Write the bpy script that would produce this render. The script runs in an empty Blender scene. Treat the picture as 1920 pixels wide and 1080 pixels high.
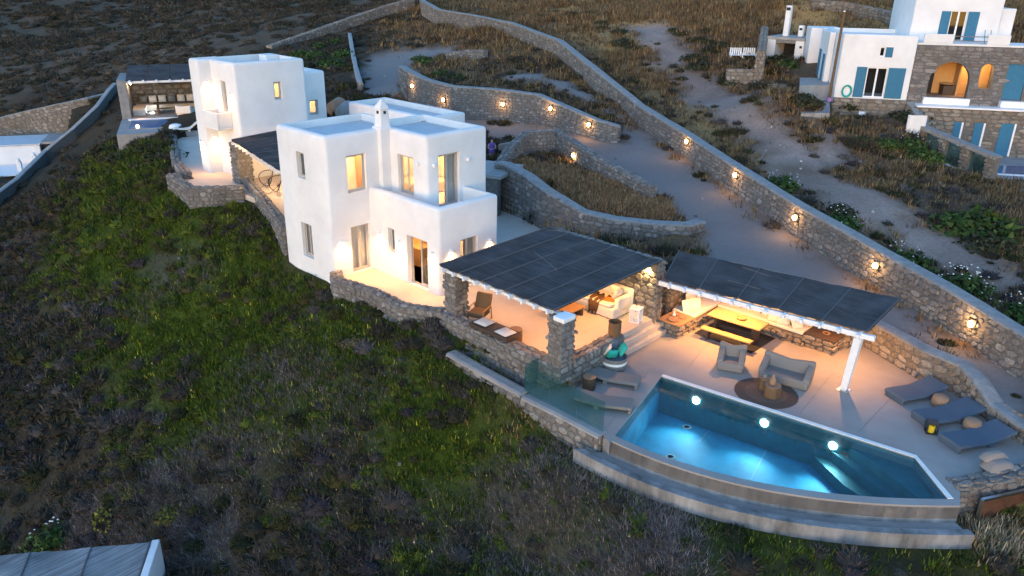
import bpy, bmesh, math, random
import numpy as np
from mathutils import Vector, Matrix
random.seed(7); RNG = np.random.default_rng(7)
SC = bpy.context.scene
COL = SC.collection
R = math.radians

# ------------------------------------------------------------------ camera, sky, light, exposure
CAM_Z, FPX = 13.0, 1468.5
PITCH, ROLL, YAW = R(22.28), R(1.0), R(46.25)
fw = Vector((math.sin(YAW)*math.cos(PITCH), math.cos(YAW)*math.cos(PITCH), -math.sin(PITCH)))
rt0 = Vector((math.cos(YAW), -math.sin(YAW), 0)); up0 = rt0.cross(fw)
c_, s_ = math.cos(ROLL), math.sin(ROLL)
RT = c_*rt0 + s_*up0; UP = -s_*rt0 + c_*up0; FW = fw
cam_d = bpy.data.cameras.new('camera'); cam = bpy.data.objects.new('camera', cam_d); COL.objects.link(cam)
cam_d.sensor_width = 36; cam_d.lens = FPX/1920*36; cam_d.clip_start = .2; cam_d.clip_end = 3000
cam.matrix_world = Matrix(((RT.x, UP.x, -FW.x, 0), (RT.y, UP.y, -FW.y, 0), (RT.z, UP.z, -FW.z, CAM_Z), (0, 0, 0, 1)))
SC.camera = cam

SUN_EL, SUN_AZ = 3.5, -112.0          # low evening sun to the left of the view, azimuth from +Y towards +X
world = bpy.data.worlds.new('World'); SC.world = world; world.use_nodes = True
wn = world.node_tree.nodes; wl = world.node_tree.links
bg = wn['Background']; sky = wn.new('ShaderNodeTexSky'); sky.sky_type = 'NISHITA'; sky.sun_disc = False
sky.sun_elevation = R(SUN_EL); sky.sun_rotation = R(SUN_AZ); sky.altitude = 50; sky.air_density = 1.0; sky.dust_density = .6; sky.ozone_density = 3.0
wl.new(sky.outputs[0], bg.inputs[0]); bg.inputs[1].default_value = .15
sun_d = bpy.data.lights.new('sun', 'SUN'); sun_d.energy = .10; sun_d.angle = R(40); sun_d.color = (.86, .92, 1)
sun = bpy.data.objects.new('sun', sun_d); COL.objects.link(sun)
sd = Vector((math.sin(R(SUN_AZ))*math.cos(R(SUN_EL+22)), math.cos(R(SUN_AZ))*math.cos(R(SUN_EL+22)), math.sin(R(SUN_EL+22))))
sun.rotation_euler = sd.to_track_quat('Z', 'Y').to_euler()
SC.view_settings.view_transform = 'Standard'; SC.view_settings.look = 'None'
SC.view_settings.exposure = 2.78; SC.view_settings.gamma = 1; SC.view_settings.use_curve_mapping = False
SC.render.engine = 'CYCLES'
cy = SC.cycles
cy.use_denoising = True; cy.max_bounces = 6; cy.diffuse_bounces = 3; cy.glossy_bounces = 2; cy.transmission_bounces = 4
cy.transparent_max_bounces = 8; cy.caustics_reflective = False; cy.caustics_refractive = False
cy.sample_clamp_indirect = 4.0

# ------------------------------------------------------------------ survey helpers (levels of the site -> world points)
def ray(px, py): return RT*((px-960)/FPX) - UP*((py-540)/FPX) + FW
def S(px, py, z=0.0):
    d = ray(px, py); t = (z-CAM_Z)/d.z; return Vector((d.x*t, d.y*t, z))
def SX(px, py, X):
    d = ray(px, py); t = X/d.x; return Vector((X, d.y*t, CAM_Z+d.z*t))
def SY(px, py, Y):
    d = ray(px, py); t = Y/d.y; return Vector((d.x*t, Y, CAM_Z+d.z*t))

# ------------------------------------------------------------------ object helpers
def link(o):
    COL.objects.link(o); return o
def tag(o, label=None, cat=None, group=None, kind=None):
    if label: o['label'] = label
    if cat: o['category'] = cat
    if group: o['group'] = group
    if kind: o['kind'] = kind
    return o
def thing(name, label, cat, loc=(0, 0, 0), rz=0.0, group=None):
    o = link(bpy.data.objects.new(name, None)); o.empty_display_size = .2
    o.location = loc; o.rotation_euler = (0, 0, rz)
    return tag(o, label, cat, group)
def minv(o):
    m = Matrix.LocRotScale(o.location, o.rotation_euler, o.scale)
    return m if o.parent is None else minv(o.parent) @ m
class MB:
    """collects shapes; build() links them as ONE mesh object"""
    def __init__(s): s.v = []; s.f = []
    def add(s, vs, fs):
        n = len(s.v); s.v += [tuple(v) for v in vs]; s.f += [tuple(i+n for i in f) for f in fs]; return s
    def box(s, x0, x1, y0, y1, z0, z1):
        return s.add([(x0,y0,z0),(x1,y0,z0),(x1,y1,z0),(x0,y1,z0),(x0,y0,z1),(x1,y0,z1),(x1,y1,z1),(x0,y1,z1)],
                     [(3,2,1,0),(4,5,6,7),(0,1,5,4),(1,2,6,5),(2,3,7,6),(3,0,4,7)])
    def obox(s, c, sx, sy, sz, rz=0.0, tilt=0.0):
        m = Matrix.Translation(c) @ Matrix.Rotation(rz, 4, 'Z') @ Matrix.Rotation(tilt, 4, 'Y')
        b = MB().box(-sx/2, sx/2, -sy/2, sy/2, -sz/2, sz/2)
        return s.add([m @ Vector(v) for v in b.v], b.f)
    def bar(s, a, b, w, h=None):
        a, b = Vector(a), Vector(b); h = h or w; d = (b-a).normalized()
        u = Vector((0,0,1)).cross(d)
        u = u.normalized() if u.length > 1e-4 else Vector((1,0,0)); n = d.cross(u)
        vs = [p + u*(i*w/2) + n*(j*h/2) for p in (a, b) for i, j in ((-1,-1),(1,-1),(1,1),(-1,1))]
        return s.add(vs, [(3,2,1,0),(4,5,6,7),(0,1,5,4),(1,2,6,5),(2,3,7,6),(3,0,4,7)])
    def prism(s, poly, z0, z1):
        n = len(poly); z0 = z0 if hasattr(z0, '__len__') else [z0]*n; z1 = z1 if hasattr(z1, '__len__') else [z1]*n
        vs = [(p[0],p[1],z) for p, z in zip(poly, z0)] + [(p[0],p[1],z) for p, z in zip(poly, z1)]
        return s.add(vs, [tuple(range(n-1,-1,-1)), tuple(range(n,2*n))] + [(i,(i+1)%n,n+(i+1)%n,n+i) for i in range(n)])
    def tube(s, pts, r, n=8, cap=True):
        pts = [Vector(p) for p in pts]; rs = r if hasattr(r, '__len__') else [r]*len(pts); rings = []
        for i, p in enumerate(pts):
            d = (pts[min(i+1,len(pts)-1)] - pts[max(i-1,0)]).normalized()
            u = d.orthogonal().normalized(); w = d.cross(u)
            if i and rings:
                pass
            rings.append([p + (u*math.cos(2*math.pi*k/n) + w*math.sin(2*math.pi*k/n))*rs[i] for k in range(n)])
        vs = [v for g in rings for v in g]; fs = []
        for i in range(len(pts)-1):
            # match start index of next ring to avoid twisting
            a, b = rings[i], rings[i+1]; off = min(range(n), key=lambda o: (a[0]-b[o]-(pts[i]-pts[i+1])).length)
            for k in range(n):
                fs.append((i*n+k, i*n+(k+1)%n, (i+1)*n+(k+1+off)%n, (i+1)*n+(k+off)%n))
        if cap: fs += [tuple(range(n-1,-1,-1)), tuple((len(pts)-1)*n+k for k in range(n))]
        return s.add(vs, fs)
    def lathe(s, prof, n=16, c=(0,0,0), sx=1, sy=1):
        vs = []; fs = []; m = len(prof)
        for r, z in prof:
            for k in range(n):
                a = 2*math.pi*k/n; vs.append((c[0]+r*math.cos(a)*sx, c[1]+r*math.sin(a)*sy, c[2]+z))
        for i in range(m-1):
            for k in range(n): fs.append((i*n+k, i*n+(k+1)%n, (i+1)*n+(k+1)%n, (i+1)*n+k))
        fs += [tuple(range(n-1,-1,-1)), tuple((m-1)*n+k for k in range(n))]
        return s.add(vs, fs)
    def ball(s, c, rx, ry=None, rz=None, n=10, m=6):
        ry = ry or rx; rz = rz or rx
        return s.lathe([(max(.02,math.sin(math.pi*i/m))*1.0*rx, -math.cos(math.pi*i/m)*rz) for i in range(m+1)], n, c, 1, ry/rx)
    def build(s, name, mat, parent=None, local=False, smooth=False, bevel=0.0, seg=2, subsurf=0):
        me = bpy.data.meshes.new(name); vs = s.v
        if parent is not None and not local:
            im = minv(parent).inverted(); vs = [im @ Vector(v) for v in vs]
        me.from_pydata(vs, [], s.f); me.update()
        if smooth: me.shade_smooth()
        me.materials.append(mat)
        o = link(bpy.data.objects.new(name, me)); o.parent = parent
        if bevel:
            b = o.modifiers.new('bevel', 'BEVEL'); b.width = bevel; b.segments = seg; b.limit_method = 'ANGLE'; b.angle_limit = R(40)
            b.harden_normals = False
            me.shade_smooth() if seg > 1 else None
            if seg > 1:
                e = o.modifiers.new('wn', 'WEIGHTED_NORMAL'); e.keep_sharp = False
        if subsurf:
            m = o.modifiers.new('sub', 'SUBSURF'); m.levels = m.render_levels = subsurf; me.shade_smooth()
        return o
def kids(o): return [c for c in o.children]
def dup(o, loc, rz=0.0, label=None, parent=None):
    def cp(a, p):
        b = link(a.copy()); b.parent = p
        for ch in list(a.children): cp(ch, b)
        return b
    r = cp(o, parent); r.location = loc; r.rotation_euler = (0, 0, rz)
    if label: r['label'] = label
    return r

# ------------------------------------------------------------------ materials
def mat(name, col, rough=.8, noise=0.0, scale=8.0, bump=0.0, spec=.3, col2=None, metal=0.0, detail=6.0, stretch=None, emit=0, emitcol=None):
    m = bpy.data.materials.new(name); m.use_nodes = True; nt = m.node_tree; b = nt.nodes['Principled BSDF']
    b.inputs['Roughness'].default_value = rough; b.inputs['Specular IOR Level'].default_value = spec; b.inputs['Metallic'].default_value = metal
    c = (*col, 1); b.inputs['Base Color'].default_value = c
    if emit:
        b.inputs['Emission Color'].default_value = (*(emitcol or col), 1); b.inputs['Emission Strength'].default_value = emit
    if noise or bump:
        tc = nt.nodes.new('ShaderNodeNewGeometry'); mp = nt.nodes.new('ShaderNodeMapping'); nt.links.new(tc.outputs['Position'], mp.inputs[0])
        if stretch: mp.inputs['Scale'].default_value = stretch
        n = nt.nodes.new('ShaderNodeTexNoise'); n.inputs['Scale'].default_value = scale; n.inputs['Detail'].default_value = detail; n.inputs['Roughness'].default_value = .65
        nt.links.new(mp.outputs[0], n.inputs['Vector'])
        if noise:
            r = nt.nodes.new('ShaderNodeValToRGB'); nt.links.new(n.outputs[0], r.inputs[0])
            k = col2 or tuple(x*(1-noise) for x in col)
            r.color_ramp.elements[0].position = .3; r.color_ramp.elements[1].position = .7
            r.color_ramp.elements[0].color = (*k, 1); r.color_ramp.elements[1].color = (*(min(1, x*(1+noise*.5)) for x in col), 1) if not col2 else c
            nt.links.new(r.outputs[0], b.inputs['Base Color'])
        if bump:
            bp = nt.nodes.new('ShaderNodeBump'); bp.inputs['Strength'].default_value = bump; bp.inputs['Distance'].default_value = .02
            nt.links.new(n.outputs[0], bp.inputs['Height']); nt.links.new(bp.outputs[0], b.inputs['Normal'])
    return m
def pieces_mat(name, cols, rough=.85, scale=14.0, bump=.5, dark=.35):
    """one colour per piece: random per object plus random per island, with grain on top"""
    m = bpy.data.materials.new(name); m.use_nodes = True; nt = m.node_tree; b = nt.nodes['Principled BSDF']; N = nt.nodes.new; L = nt.links.new
    b.inputs['Roughness'].default_value = rough; b.inputs['Specular IOR Level'].default_value = .25
    oi = N('ShaderNodeObjectInfo'); ge = N('ShaderNodeNewGeometry'); ad = N('ShaderNodeMath'); ad.operation = 'ADD'
    fr = N('ShaderNodeMath'); fr.operation = 'FRACT'; L(oi.outputs['Random'], ad.inputs[0]); L(ge.outputs['Random Per Island'], ad.inputs[1]); L(ad.outputs[0], fr.inputs[0])
    r = N('ShaderNodeValToRGB'); L(fr.outputs[0], r.inputs[0]); els = r.color_ramp.elements
    while len(els) < len(cols): els.new(.5)
    for i, c in enumerate(cols): els[i].position = i/(len(cols)-1); els[i].color = (*c, 1)
    n = N('ShaderNodeTexNoise'); n.inputs['Scale'].default_value = scale; n.inputs['Detail'].default_value = 6; n.inputs['Roughness'].default_value = .7; L(ge.outputs['Position'], n.inputs['Vector'])
    mx = N('ShaderNodeMix'); mx.data_type = 'RGBA'; mx.blend_type = 'MULTIPLY'; L(r.outputs[0], mx.inputs['A'])
    r2 = N('ShaderNodeValToRGB'); L(n.outputs[0], r2.inputs[0]); r2.color_ramp.elements[0].position = .3; r2.color_ramp.elements[0].color = (dark,)*3+(1,); r2.color_ramp.elements[1].position = .65
    mx.inputs['Factor'].default_value = 1; L(r2.outputs[0], mx.inputs['B']); L(mx.outputs['Result'], b.inputs['Base Color'])
    bp = N('ShaderNodeBump'); bp.inputs['Strength'].default_value = bump; bp.inputs['Distance'].default_value = .03; L(n.outputs[0], bp.inputs['Height']); L(bp.outputs[0], b.inputs['Normal'])
    return m
def emat(name, col, strength):
    m = bpy.data.materials.new(name); m.use_nodes = True; nt = m.node_tree; nt.nodes.clear()
    e = nt.nodes.new('ShaderNodeEmission'); e.inputs[0].default_value = (*col, 1); e.inputs[1].default_value = strength
    o = nt.nodes.new('ShaderNodeOutputMaterial'); nt.links.new(e.outputs[0], o.inputs[0]); return m
def clear_mat(name, tint, gloss=(.9,.95,1), ior=1.33, rough=.02, bump=0.0, bscale=3.0, body=None, bodyfac=0.0):
    """thin clear sheet: tinted transparency under a fresnel gloss"""
    m = bpy.data.materials.new(name); m.use_nodes = True; nt = m.node_tree; nt.nodes.clear(); N = nt.nodes.new; L = nt.links.new
    t = N('ShaderNodeBsdfTransparent'); t.inputs[0].default_value = (*tint, 1)
    g = N('ShaderNodeBsdfGlossy'); g.inputs['Color'].default_value = (*gloss, 1); g.inputs['Roughness'].default_value = rough
    f = N('ShaderNodeLayerWeight'); f.inputs['Blend'].default_value = .5; pw = N('ShaderNodeMath'); pw.operation = 'POWER'; pw.inputs[1].default_value = 5; L(f.outputs['Facing'], pw.inputs[0])
    f0 = ((ior-1)/(ior+1))**2; ma = N('ShaderNodeMath'); ma.operation = 'MULTIPLY_ADD'; ma.inputs[1].default_value = .9; ma.inputs[2].default_value = f0; L(pw.outputs[0], ma.inputs[0]); mx = N('ShaderNodeMixShader'); L(ma.outputs[0], mx.inputs[0])
    base = t.outputs[0]
    if body:
        d = N('ShaderNodeBsdfDiffuse'); d.inputs[0].default_value = (*body, 1); m2 = N('ShaderNodeMixShader'); m2.inputs[0].default_value = bodyfac
        L(t.outputs[0], m2.inputs[1]); L(d.outputs[0], m2.inputs[2]); base = m2.outputs[0]
    L(base, mx.inputs[1]); L(g.outputs[0], mx.inputs[2])
    if bump:
        ge = N('ShaderNodeNewGeometry'); n = N('ShaderNodeTexNoise'); n.inputs['Scale'].default_value = bscale; L(ge.outputs['Position'], n.inputs['Vector'])
        b = N('ShaderNodeBump'); b.inputs['Strength'].default_value = bump; b.inputs['Distance'].default_value = .05; L(n.outputs[0], b.inputs['Height']); L(b.outputs[0], g.inputs['Normal']); L(b.outputs[0], f.inputs['Normal'])
    o = N('ShaderNodeOutputMaterial'); L(mx.outputs[0], o.inputs[0]); return m
M = {}
M['plaster'] = mat('white_plaster', (.73,.73,.73), .85, .10, .7, .18)
M['roof'] = mat('roof_screed', (.50,.53,.56), .8, .12, 1.5, .15)
M['stone'] = pieces_mat('wall_stone', [(.165,.155,.147),(.225,.212,.20),(.27,.253,.24),(.19,.18,.175),(.23,.212,.195),(.38,.365,.345),(.21,.198,.19),(.30,.283,.268)])
M['darkstone'] = pieces_mat('slate_stone', [(.17,.165,.17),(.25,.24,.24),(.30,.28,.27),(.20,.17,.16),(.36,.33,.31),(.22,.21,.22)])
M['brownstone'] = pieces_mat('brown_stone', [(.20,.165,.13),(.28,.235,.19),(.33,.28,.23),(.23,.185,.15),(.42,.38,.33),(.26,.22,.18)])
M['mortar'] = mat('wall_mortar', (.15,.14,.13), .95, .35, 6, .6)
M['cap'] = mat('cement_cap', (.25,.25,.25), .9, .3, 3, .4)
M['concrete'] = mat('pale_concrete', (.30,.295,.29), .85, .22, 1.2, .2)
M['floor'] = mat('cement_floor', (.52,.45,.39), .65, .12, .9, .08)
M['white'] = mat('white_paint', (.78,.80,.82), .5, .04, 5)
M['frame'] = mat('grey_window_frame', (.42,.40,.38), .5)
M['glass'] = clear_mat('window_glass', (.92,.94,.95), ior=1.5)
M['curtain'] = mat('linen_curtain', (.62,.57,.50), .9, .15, 30, .2, stretch=(6,6,.3))
M['wood'] = mat('oiled_wood', (.38,.22,.10), .5, .35, 6, .2, stretch=(1,8,8))
M['tablewood'] = mat('honey_plank', (.50,.33,.13), .5, .3, 6, .2, stretch=(1,8,8))
M['darkwood'] = mat('dark_wood', (.075,.05,.038), .6, .35, 12, .3)
M['fabric'] = mat('ivory_canvas', (.70,.64,.57), .95, .1, 40, .3)
M['greyfab'] = mat('grey_canvas', (.20,.195,.19), .95, .2, 60, .4)
M['bluefab'] = mat('slate_blue_canvas', (.085,.115,.155), .95, .15, 60, .3)
M['taupe'] = mat('taupe_canvas', (.27,.235,.21), .95, .15, 50, .3)
M['brownfab'] = mat('brown_wool', (.10,.055,.03), 1, .3, 60, .6)
M['orange'] = mat('orange_cloth', (.55,.16,.03), .9)
M['wicker'] = mat('wicker', (.16,.10,.055), .8, .5, 50, .6, stretch=(1,1,5))
M['terracotta'] = mat('terracotta_weave', (.32,.20,.13), .85, .3, 30, .5, stretch=(1,1,4))
M['black'] = mat('black_metal', (.02,.02,.022), .5)
M['steel'] = mat('steel', (.5,.5,.5), .3, metal=1)
M['warm'] = emat('warm_bulb', (1,.62,.25), 30)
M['warmsoft'] = emat('warm_lens', (1,.70,.36), 12)
M['poolbulb'] = emat('pool_lens', (.85,.95,1), 25)
LAMPS = .56     # all lamp outputs, set against the dusk sky
def lamp(name, kind, loc, energy, col=(1,.58,.24), r=.08, parent=None, aim=None, angle=120, blend=1.0):
    d = bpy.data.lights.new(name, kind); d.energy = energy*LAMPS; d.color = col; d.shadow_soft_size = r
    if kind == 'SPOT': d.spot_size = R(angle); d.spot_blend = blend
    o = link(bpy.data.objects.new(name, d))
    p = Vector(loc)
    if parent is not None: o.parent = parent; p = minv(parent).inverted() @ p
    o.location = p
    if aim is not None: o.rotation_euler = (-Vector(aim)).to_track_quat('Z', 'Y').to_euler()
    return o
# ------------------------------------------------------------------ terrain
DECK, WATER, LIP, H2Z, PAVZ = -.65, -.70, -1.10, 1.2, 1.6
def VP_(x, y): a = R(-57.16); return (59.15+math.cos(a)*x-math.sin(a)*y, 23.95+math.sin(a)*x+math.cos(a)*y)   # far villa frame
CTRL = [  # photo sight line and surveyed level of the natural ground
 (1920,820,-.1),(1880,730,-.1),(1760,640,.2),(1660,560,.4),(1560,500,.6),(1400,420,.9),(1250,330,1.3),(1180,290,1.5),(1100,275,1.7),(980,240,2.0),(890,228,2.1),
 (800,235,1.8),(720,160,3.0),(700,110,4.0),(850,100,4.6),(1000,150,4.2),(1100,200,3.3),(1180,240,2.2),(900,60,6.3),(830,25,7.2),(780,5,8.0),
 (1000,40,7.4),(1100,20,8.2),(1300,15,9.0),(1500,15,9.6),(1700,20,9.5),(1900,40,9.3),(1250,80,6.6),(1400,110,5.8),(1480,150,5.0),
 (1300,190,3.3),(1400,250,2.7),(1520,260,3.0),(1600,215,3.7),(1680,240,3.2),(1560,380,1.8),(1700,420,1.4),(1800,360,1.3),(1920,380,1.0),(1800,500,.9),(1910,600,.3),
(1545,110,6.3),(1510,60,7.4),(1480,180,4.9),(1430,130,5.4),(1905,330,1.0),
 (720,622,-.75),(630,556,-.55),(540,500,-.35),(480,392,.6),(400,388,.65),(330,372,.7),(290,320,.8),(250,290,.7),(235,250,.6),
 (1100,862,-1.5),(1300,985,-1.75),(1500,1012,-1.85),(1800,1030,-1.95),(1900,1060,-2.2),(960,900,-2.6),(1100,1000,-3.0),(1400,1070,-3.0),(900,1070,-3.6),
 (600,700,-1.6),(400,600,-2.2),(250,480,-1.6),(200,420,-1.2),(400,800,-3.2),(600,900,-3.4),(500,1070,-4.8),(250,900,-5.0),(100,700,-4.6),(0,600,-5.4),(60,480,-4.6),(120,1060,-7.0),(0,900,-7.0),
 (20,390,-6.2),(150,290,-4.6),(215,215,-2.0),(40,320,-6.6),(0,270,-6.4),(120,205,-2.6),(0,190,-3.2),(220,160,-1.0),(350,110,2.0),(560,90,3.6),(660,60,5.0),
 (300,60,1.5),(0,100,-3.0),(150,60,-1.0),(500,30,4.6),(700,20,6.0),
]
cxy = []; cz = []
for px, py, z in CTRL:
    p = S(px, py, z); cxy.append((p.x, p.y)); cz.append(z)
for x, y, z in [(17.6,28.3,-.42),(17.2,25.8,-.35),(17.3,23.7,-.46),(17.4,22,-.15),(18.0,20.4,-.25),(17.0,19.8,-.60),(17.0,18.7,-.75),(17.0,15.8,-1.1),(17.0,13,-1.35),(17.9,31,-.3),(18.4,33.5,.55),(19.8,38.5,.7)]:
    cxy.append((x, y)); cz.append(z)
for x, y, z in [(*VP_(2,-1.4),3.25),(*VP_(5,-1.6),3.0),(*VP_(-.6,-1.2),3.5),(*VP_(3,3),4.3),(*VP_(1,-3.5),2.9)]:
    cxy.append((x, y)); cz.append(z)
for x, y, z in [(16.9,12.6,-1.4),(16.6,10.2,-1.45),(17.2,7.6,-1.5),(18.6,5.3,-1.55),(20.3,3.4,-1.6),(22.3,1.9,-1.8),(15.2,9.5,-1.9),(17.4,4.3,-2.0)]:
    cxy.append((x, y)); cz.append(z)
def polar(a, r): t = YAW + R(a); return (math.sin(t)*r, math.cos(t)*r)
for a, r, z in [(-70,60,-9),(-110,40,-10),(180,40,-9),(110,30,-6),(70,40,-2),(60,80,1),(50,140,6),(-50,140,-6),(-75,200,-8),(-40,260,2),(-20,280,7),(0,260,11),(20,260,13),(40,260,13),(70,260,8),(100,200,-2),(-120,200,-14),(160,200,-14),
                (-45,520,14),(-15,520,20),(15,520,24),(45,520,24),(90,520,10),(-90,520,-5),(140,520,-18),(-140,520,-18)]:
    cxy.append(polar(a, r)); cz.append(z)
cxy = np.array(cxy); cz = np.array(cz)
def phi(r2): return np.sqrt(r2 + 2.0)
NC = len(cz); n = NC; A = np.zeros((n+3, n+3)); d2 = ((cxy[:,None]-cxy[None])**2).sum(-1)
A[:n,:n] = phi(d2) - np.eye(n)*.12; A[:n,n] = 1; A[:n,n+1:] = cxy; A[n,:n] = 1; A[n+1:,:n] = cxy.T
wts = np.linalg.solve(A, np.concatenate([cz, [0,0,0]]))
def nat(xy):
    xy = np.asarray(xy, float).reshape(-1, 2); out = np.empty(len(xy))
    for i in range(0, len(xy), 20000):
        q = xy[i:i+20000]; out[i:i+20000] = phi(((q[:,None]-cxy[None])**2).sum(-1)) @ wts[:NC] + wts[NC] + q @ wts[NC+1:]
    return out
def inpoly(xy, poly):
    x, y = xy[:,0], xy[:,1]; c = np.zeros(len(xy), bool); P = [(p[0], p[1]) for p in poly]; j = len(P)-1
    for i in range(len(P)):
        (xi, yi), (xj, yj) = P[i], P[j]
        if yi != yj:
            k = ((yi > y) != (yj > y)) & (x < (xj-xi)*(y-yi)/(yj-yi) + xi); c ^= k
        j = i
    return c
def pdist(xy, poly, closed=True):
    P = np.array([(p[0], p[1]) for p in poly]); d = np.full(len(xy), 1e9)
    for i in range(len(P) if closed else len(P)-1):
        a, b = P[i], P[(i+1) % len(P)]; ab = b-a; t = np.clip(((xy-a) @ ab)/max(1e-9, ab @ ab), 0, 1)
        d = np.minimum(d, np.hypot(*(xy - a - t[:,None]*ab).T))
    return d
CUTS = []      # (polygon, level) the built platforms cut into the hill
def cut(poly, z, mode='min'): CUTS.append(([(p[0], p[1]) for p in poly], z, mode))
def ground_z(xy):
    xy = np.asarray(xy, float).reshape(-1, 2); z = nat(xy)
    for poly, lv, mode in CUTS:
        P = np.array(poly); lo, hi = P.min(0), P.max(0); k = np.where((xy[:,0] > lo[0]) & (xy[:,0] < hi[0]) & (xy[:,1] > lo[1]) & (xy[:,1] < hi[1]))[0]
        if len(k):
            k = k[inpoly(xy[k], poly)]; z[k] = np.minimum(z[k], lv) if mode == 'min' else lv
    return z
TS = np.geomspace(9, 500, 700)
def G(px, py, f=None):
    """where the sight line meets the ground"""
    d = ray(px, py); h = math.hypot(d.x, d.y); q = np.stack([d.x/h*TS, d.y/h*TS], 1); zz = (f or nat)(q); r = CAM_Z + d.z/h*TS
    k = np.argmax(r <= zz) if (r <= zz).any() else len(TS)-1
    if k > 0:
        a, b = r[k-1]-zz[k-1], zz[k]-r[k]; t = TS[k-1] + (TS[k]-TS[k-1])*a/max(1e-6, a+b)
    else: t = TS[0]
    x, y = d.x/h*t, d.y/h*t; return Vector((x, y, float((f or nat)([(x, y)])[0])))
def gz(x, y): return float(ground_z([(x, y)])[0])

# -- platform outlines
PD, PA, PB, PC = S(1152,819,WATER), S(1240,708,WATER), S(1714,861,WATER), S(1776,938,WATER)
def spline(pts, n=6):
    P = [Vector(p) for p in pts]; P = [2*P[0]-P[1]] + P + [2*P[-1]-P[-2]]; out = []
    for i in range(1, len(P)-2):
        for k in range(n):
            t = k/n; a, b, c, d = P[i-1], P[i], P[i+1], P[i+2]
            out.append(.5*((2*b) + (c-a)*t + (2*a-5*b+4*c-d)*t*t + (3*b-3*c+d-a)*t**3))
    out.append(P[-2]); return out
def bow(s): return (PD.lerp(PC, s))
nb_ = Vector((-(PC-PD).y, (PC-PD).x, 0)).normalized(); nb_ = nb_ if nb_.dot(PA-PD) < 0 else -nb_
SAG = [(p-PD).dot(nb_) for p in (S(1225,850,WATER), S(1300,877,WATER), S(1420,906,WATER), S(1556,927,WATER), S(1667,936,WATER))]
SAT = [(p-PD).dot((PC-PD).normalized())/(PC-PD).length for p in (S(1225,850,WATER), S(1300,877,WATER), S(1420,906,WATER), S(1556,927,WATER), S(1667,936,WATER))]
Am = np.array([[t*(1-t), t*t*(1-t)] for t in SAT]); ca, cb = np.linalg.lstsq(Am, np.array(SAG), rcond=None)[0]
def edge(off, s0=0.0, s1=1.0, n=36):
    out = []
    for k in range(n+1):
        t = s0+(s1-s0)*k/n; f = lambda t: PD.lerp(PC, t) + nb_*(t*(1-t)*(ca+cb*t)); p = f(t); d = (f(t+.01)-f(t-.01)).normalized(); q = Vector((-d.y, d.x, 0)); q = q if q.dot(nb_) > 0 else -q
        out.append(p + q*off)
    return out
curve_in = edge(0); curve_out = edge(.30, -.02, 1.02); lip_out = edge(.98, -.075, 1.03)
RDW = [S(1640,600,.5), S(1740,655,.5), S(1808,682,.45), S(1837,712,.3), S(1868,757,-.05), S(1925,797,-.1), S(2060,870,-.1)]   # back wall of the pool deck
deck_out = [Vector((17.55,16.3,0)), Vector((17.55,12.75,0)), S(1143,831,DECK)] + [p for p in curve_out[1:]] + [S(1800,945,DECK), S(1800,915,DECK), S(2010,868,DECK)] + [Vector((p.x+.15, p.y, 0)) for p in RDW[::-1]] + [Vector((29.9,10.5,0)), Vector((29.4,17.2,0)), Vector((24.8,16.0,0)), Vector((22,16.0,0))]
T1 = [Vector(p+(0,)) for p in ((18.0,28.6),(17.75,27.4),(18.05,25.0),(17.9,23.2),(18.45,22.1),(19.0,21.3),(18.75,18.5),(18.75,15.3),(22,15.3),(22,15.75),(24.9,15.75),(25.2,21.4))] + [S(1308,455,0), S(1270,463,0), S(1150,458,0), S(1090,450,0), S(1020,432,0), S(985,412,0), S(945,396,0), Vector((32,32,0)), Vector((24,33,0))]
H2T = [S(320,324,H2Z+.5), S(340,338,H2Z+.5), S(360,350,H2Z+.5), S(400,350,H2Z+.5), S(455,347,H2Z+.5), Vector((20.0,36.9,0)), Vector((18.1,32.0,0)), Vector((22,31,0)), Vector((30,33,0)), Vector((33,46,0)), Vector((30,56,0)), Vector((24.2,56.6,0)), S(322,252,H2Z+.45), S(330,300,H2Z+.45), S(345,318,H2Z+.45)]
cut(deck_out, DECK-.5); cut([PA+(PA-PC).normalized()*.5, PB+Vector((.6,0,0)), PC+Vector((.3,-.3,0))] + curve_out[::-1], -3.2); cut(edge(.4, -.02, 1.01) + curve_in[::-1], -2.0)
cut([VP_(x, y) for x, y in ((5.0,-9.5),(17,-9.5),(17,1.2),(5.5,1.2),(5.5,-1.2))], .75)
cut([VP_(x, y) for x, y in ((-.9,-5),(5.5,-5),(5.5,-.1),(-.9,-.1))], 3.25)
LO = S(80,300,-6.8); LE = S(-40,306,-6.8); _l = LE-LO; LR_ = math.atan2(_l.y, _l.x)+math.pi
cut([S(*q, -6.6) for q in ((-60,345),(60,345),(100,296),(150,262),(178,243),(120,253),(60,257),(0,261),(-60,268))], -6.7)
cut([(LO.x+math.cos(LR_)*x-math.sin(LR_)*y, LO.y+math.sin(LR_)*x+math.cos(LR_)*y) for x, y in ((-14,-9),(2.5,-9),(2.6,6.5),(-14,6.5))], -7.2)
cut(T1, -.45, 'set'); cut(H2T, H2Z-.25, 'set')
trench = [Vector(p+(0,)) for p in ((18.2,19.8),(18.4,15.2),(17.7,15.2),(17.75,19.8))]; cut(trench, -1.5)

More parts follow.
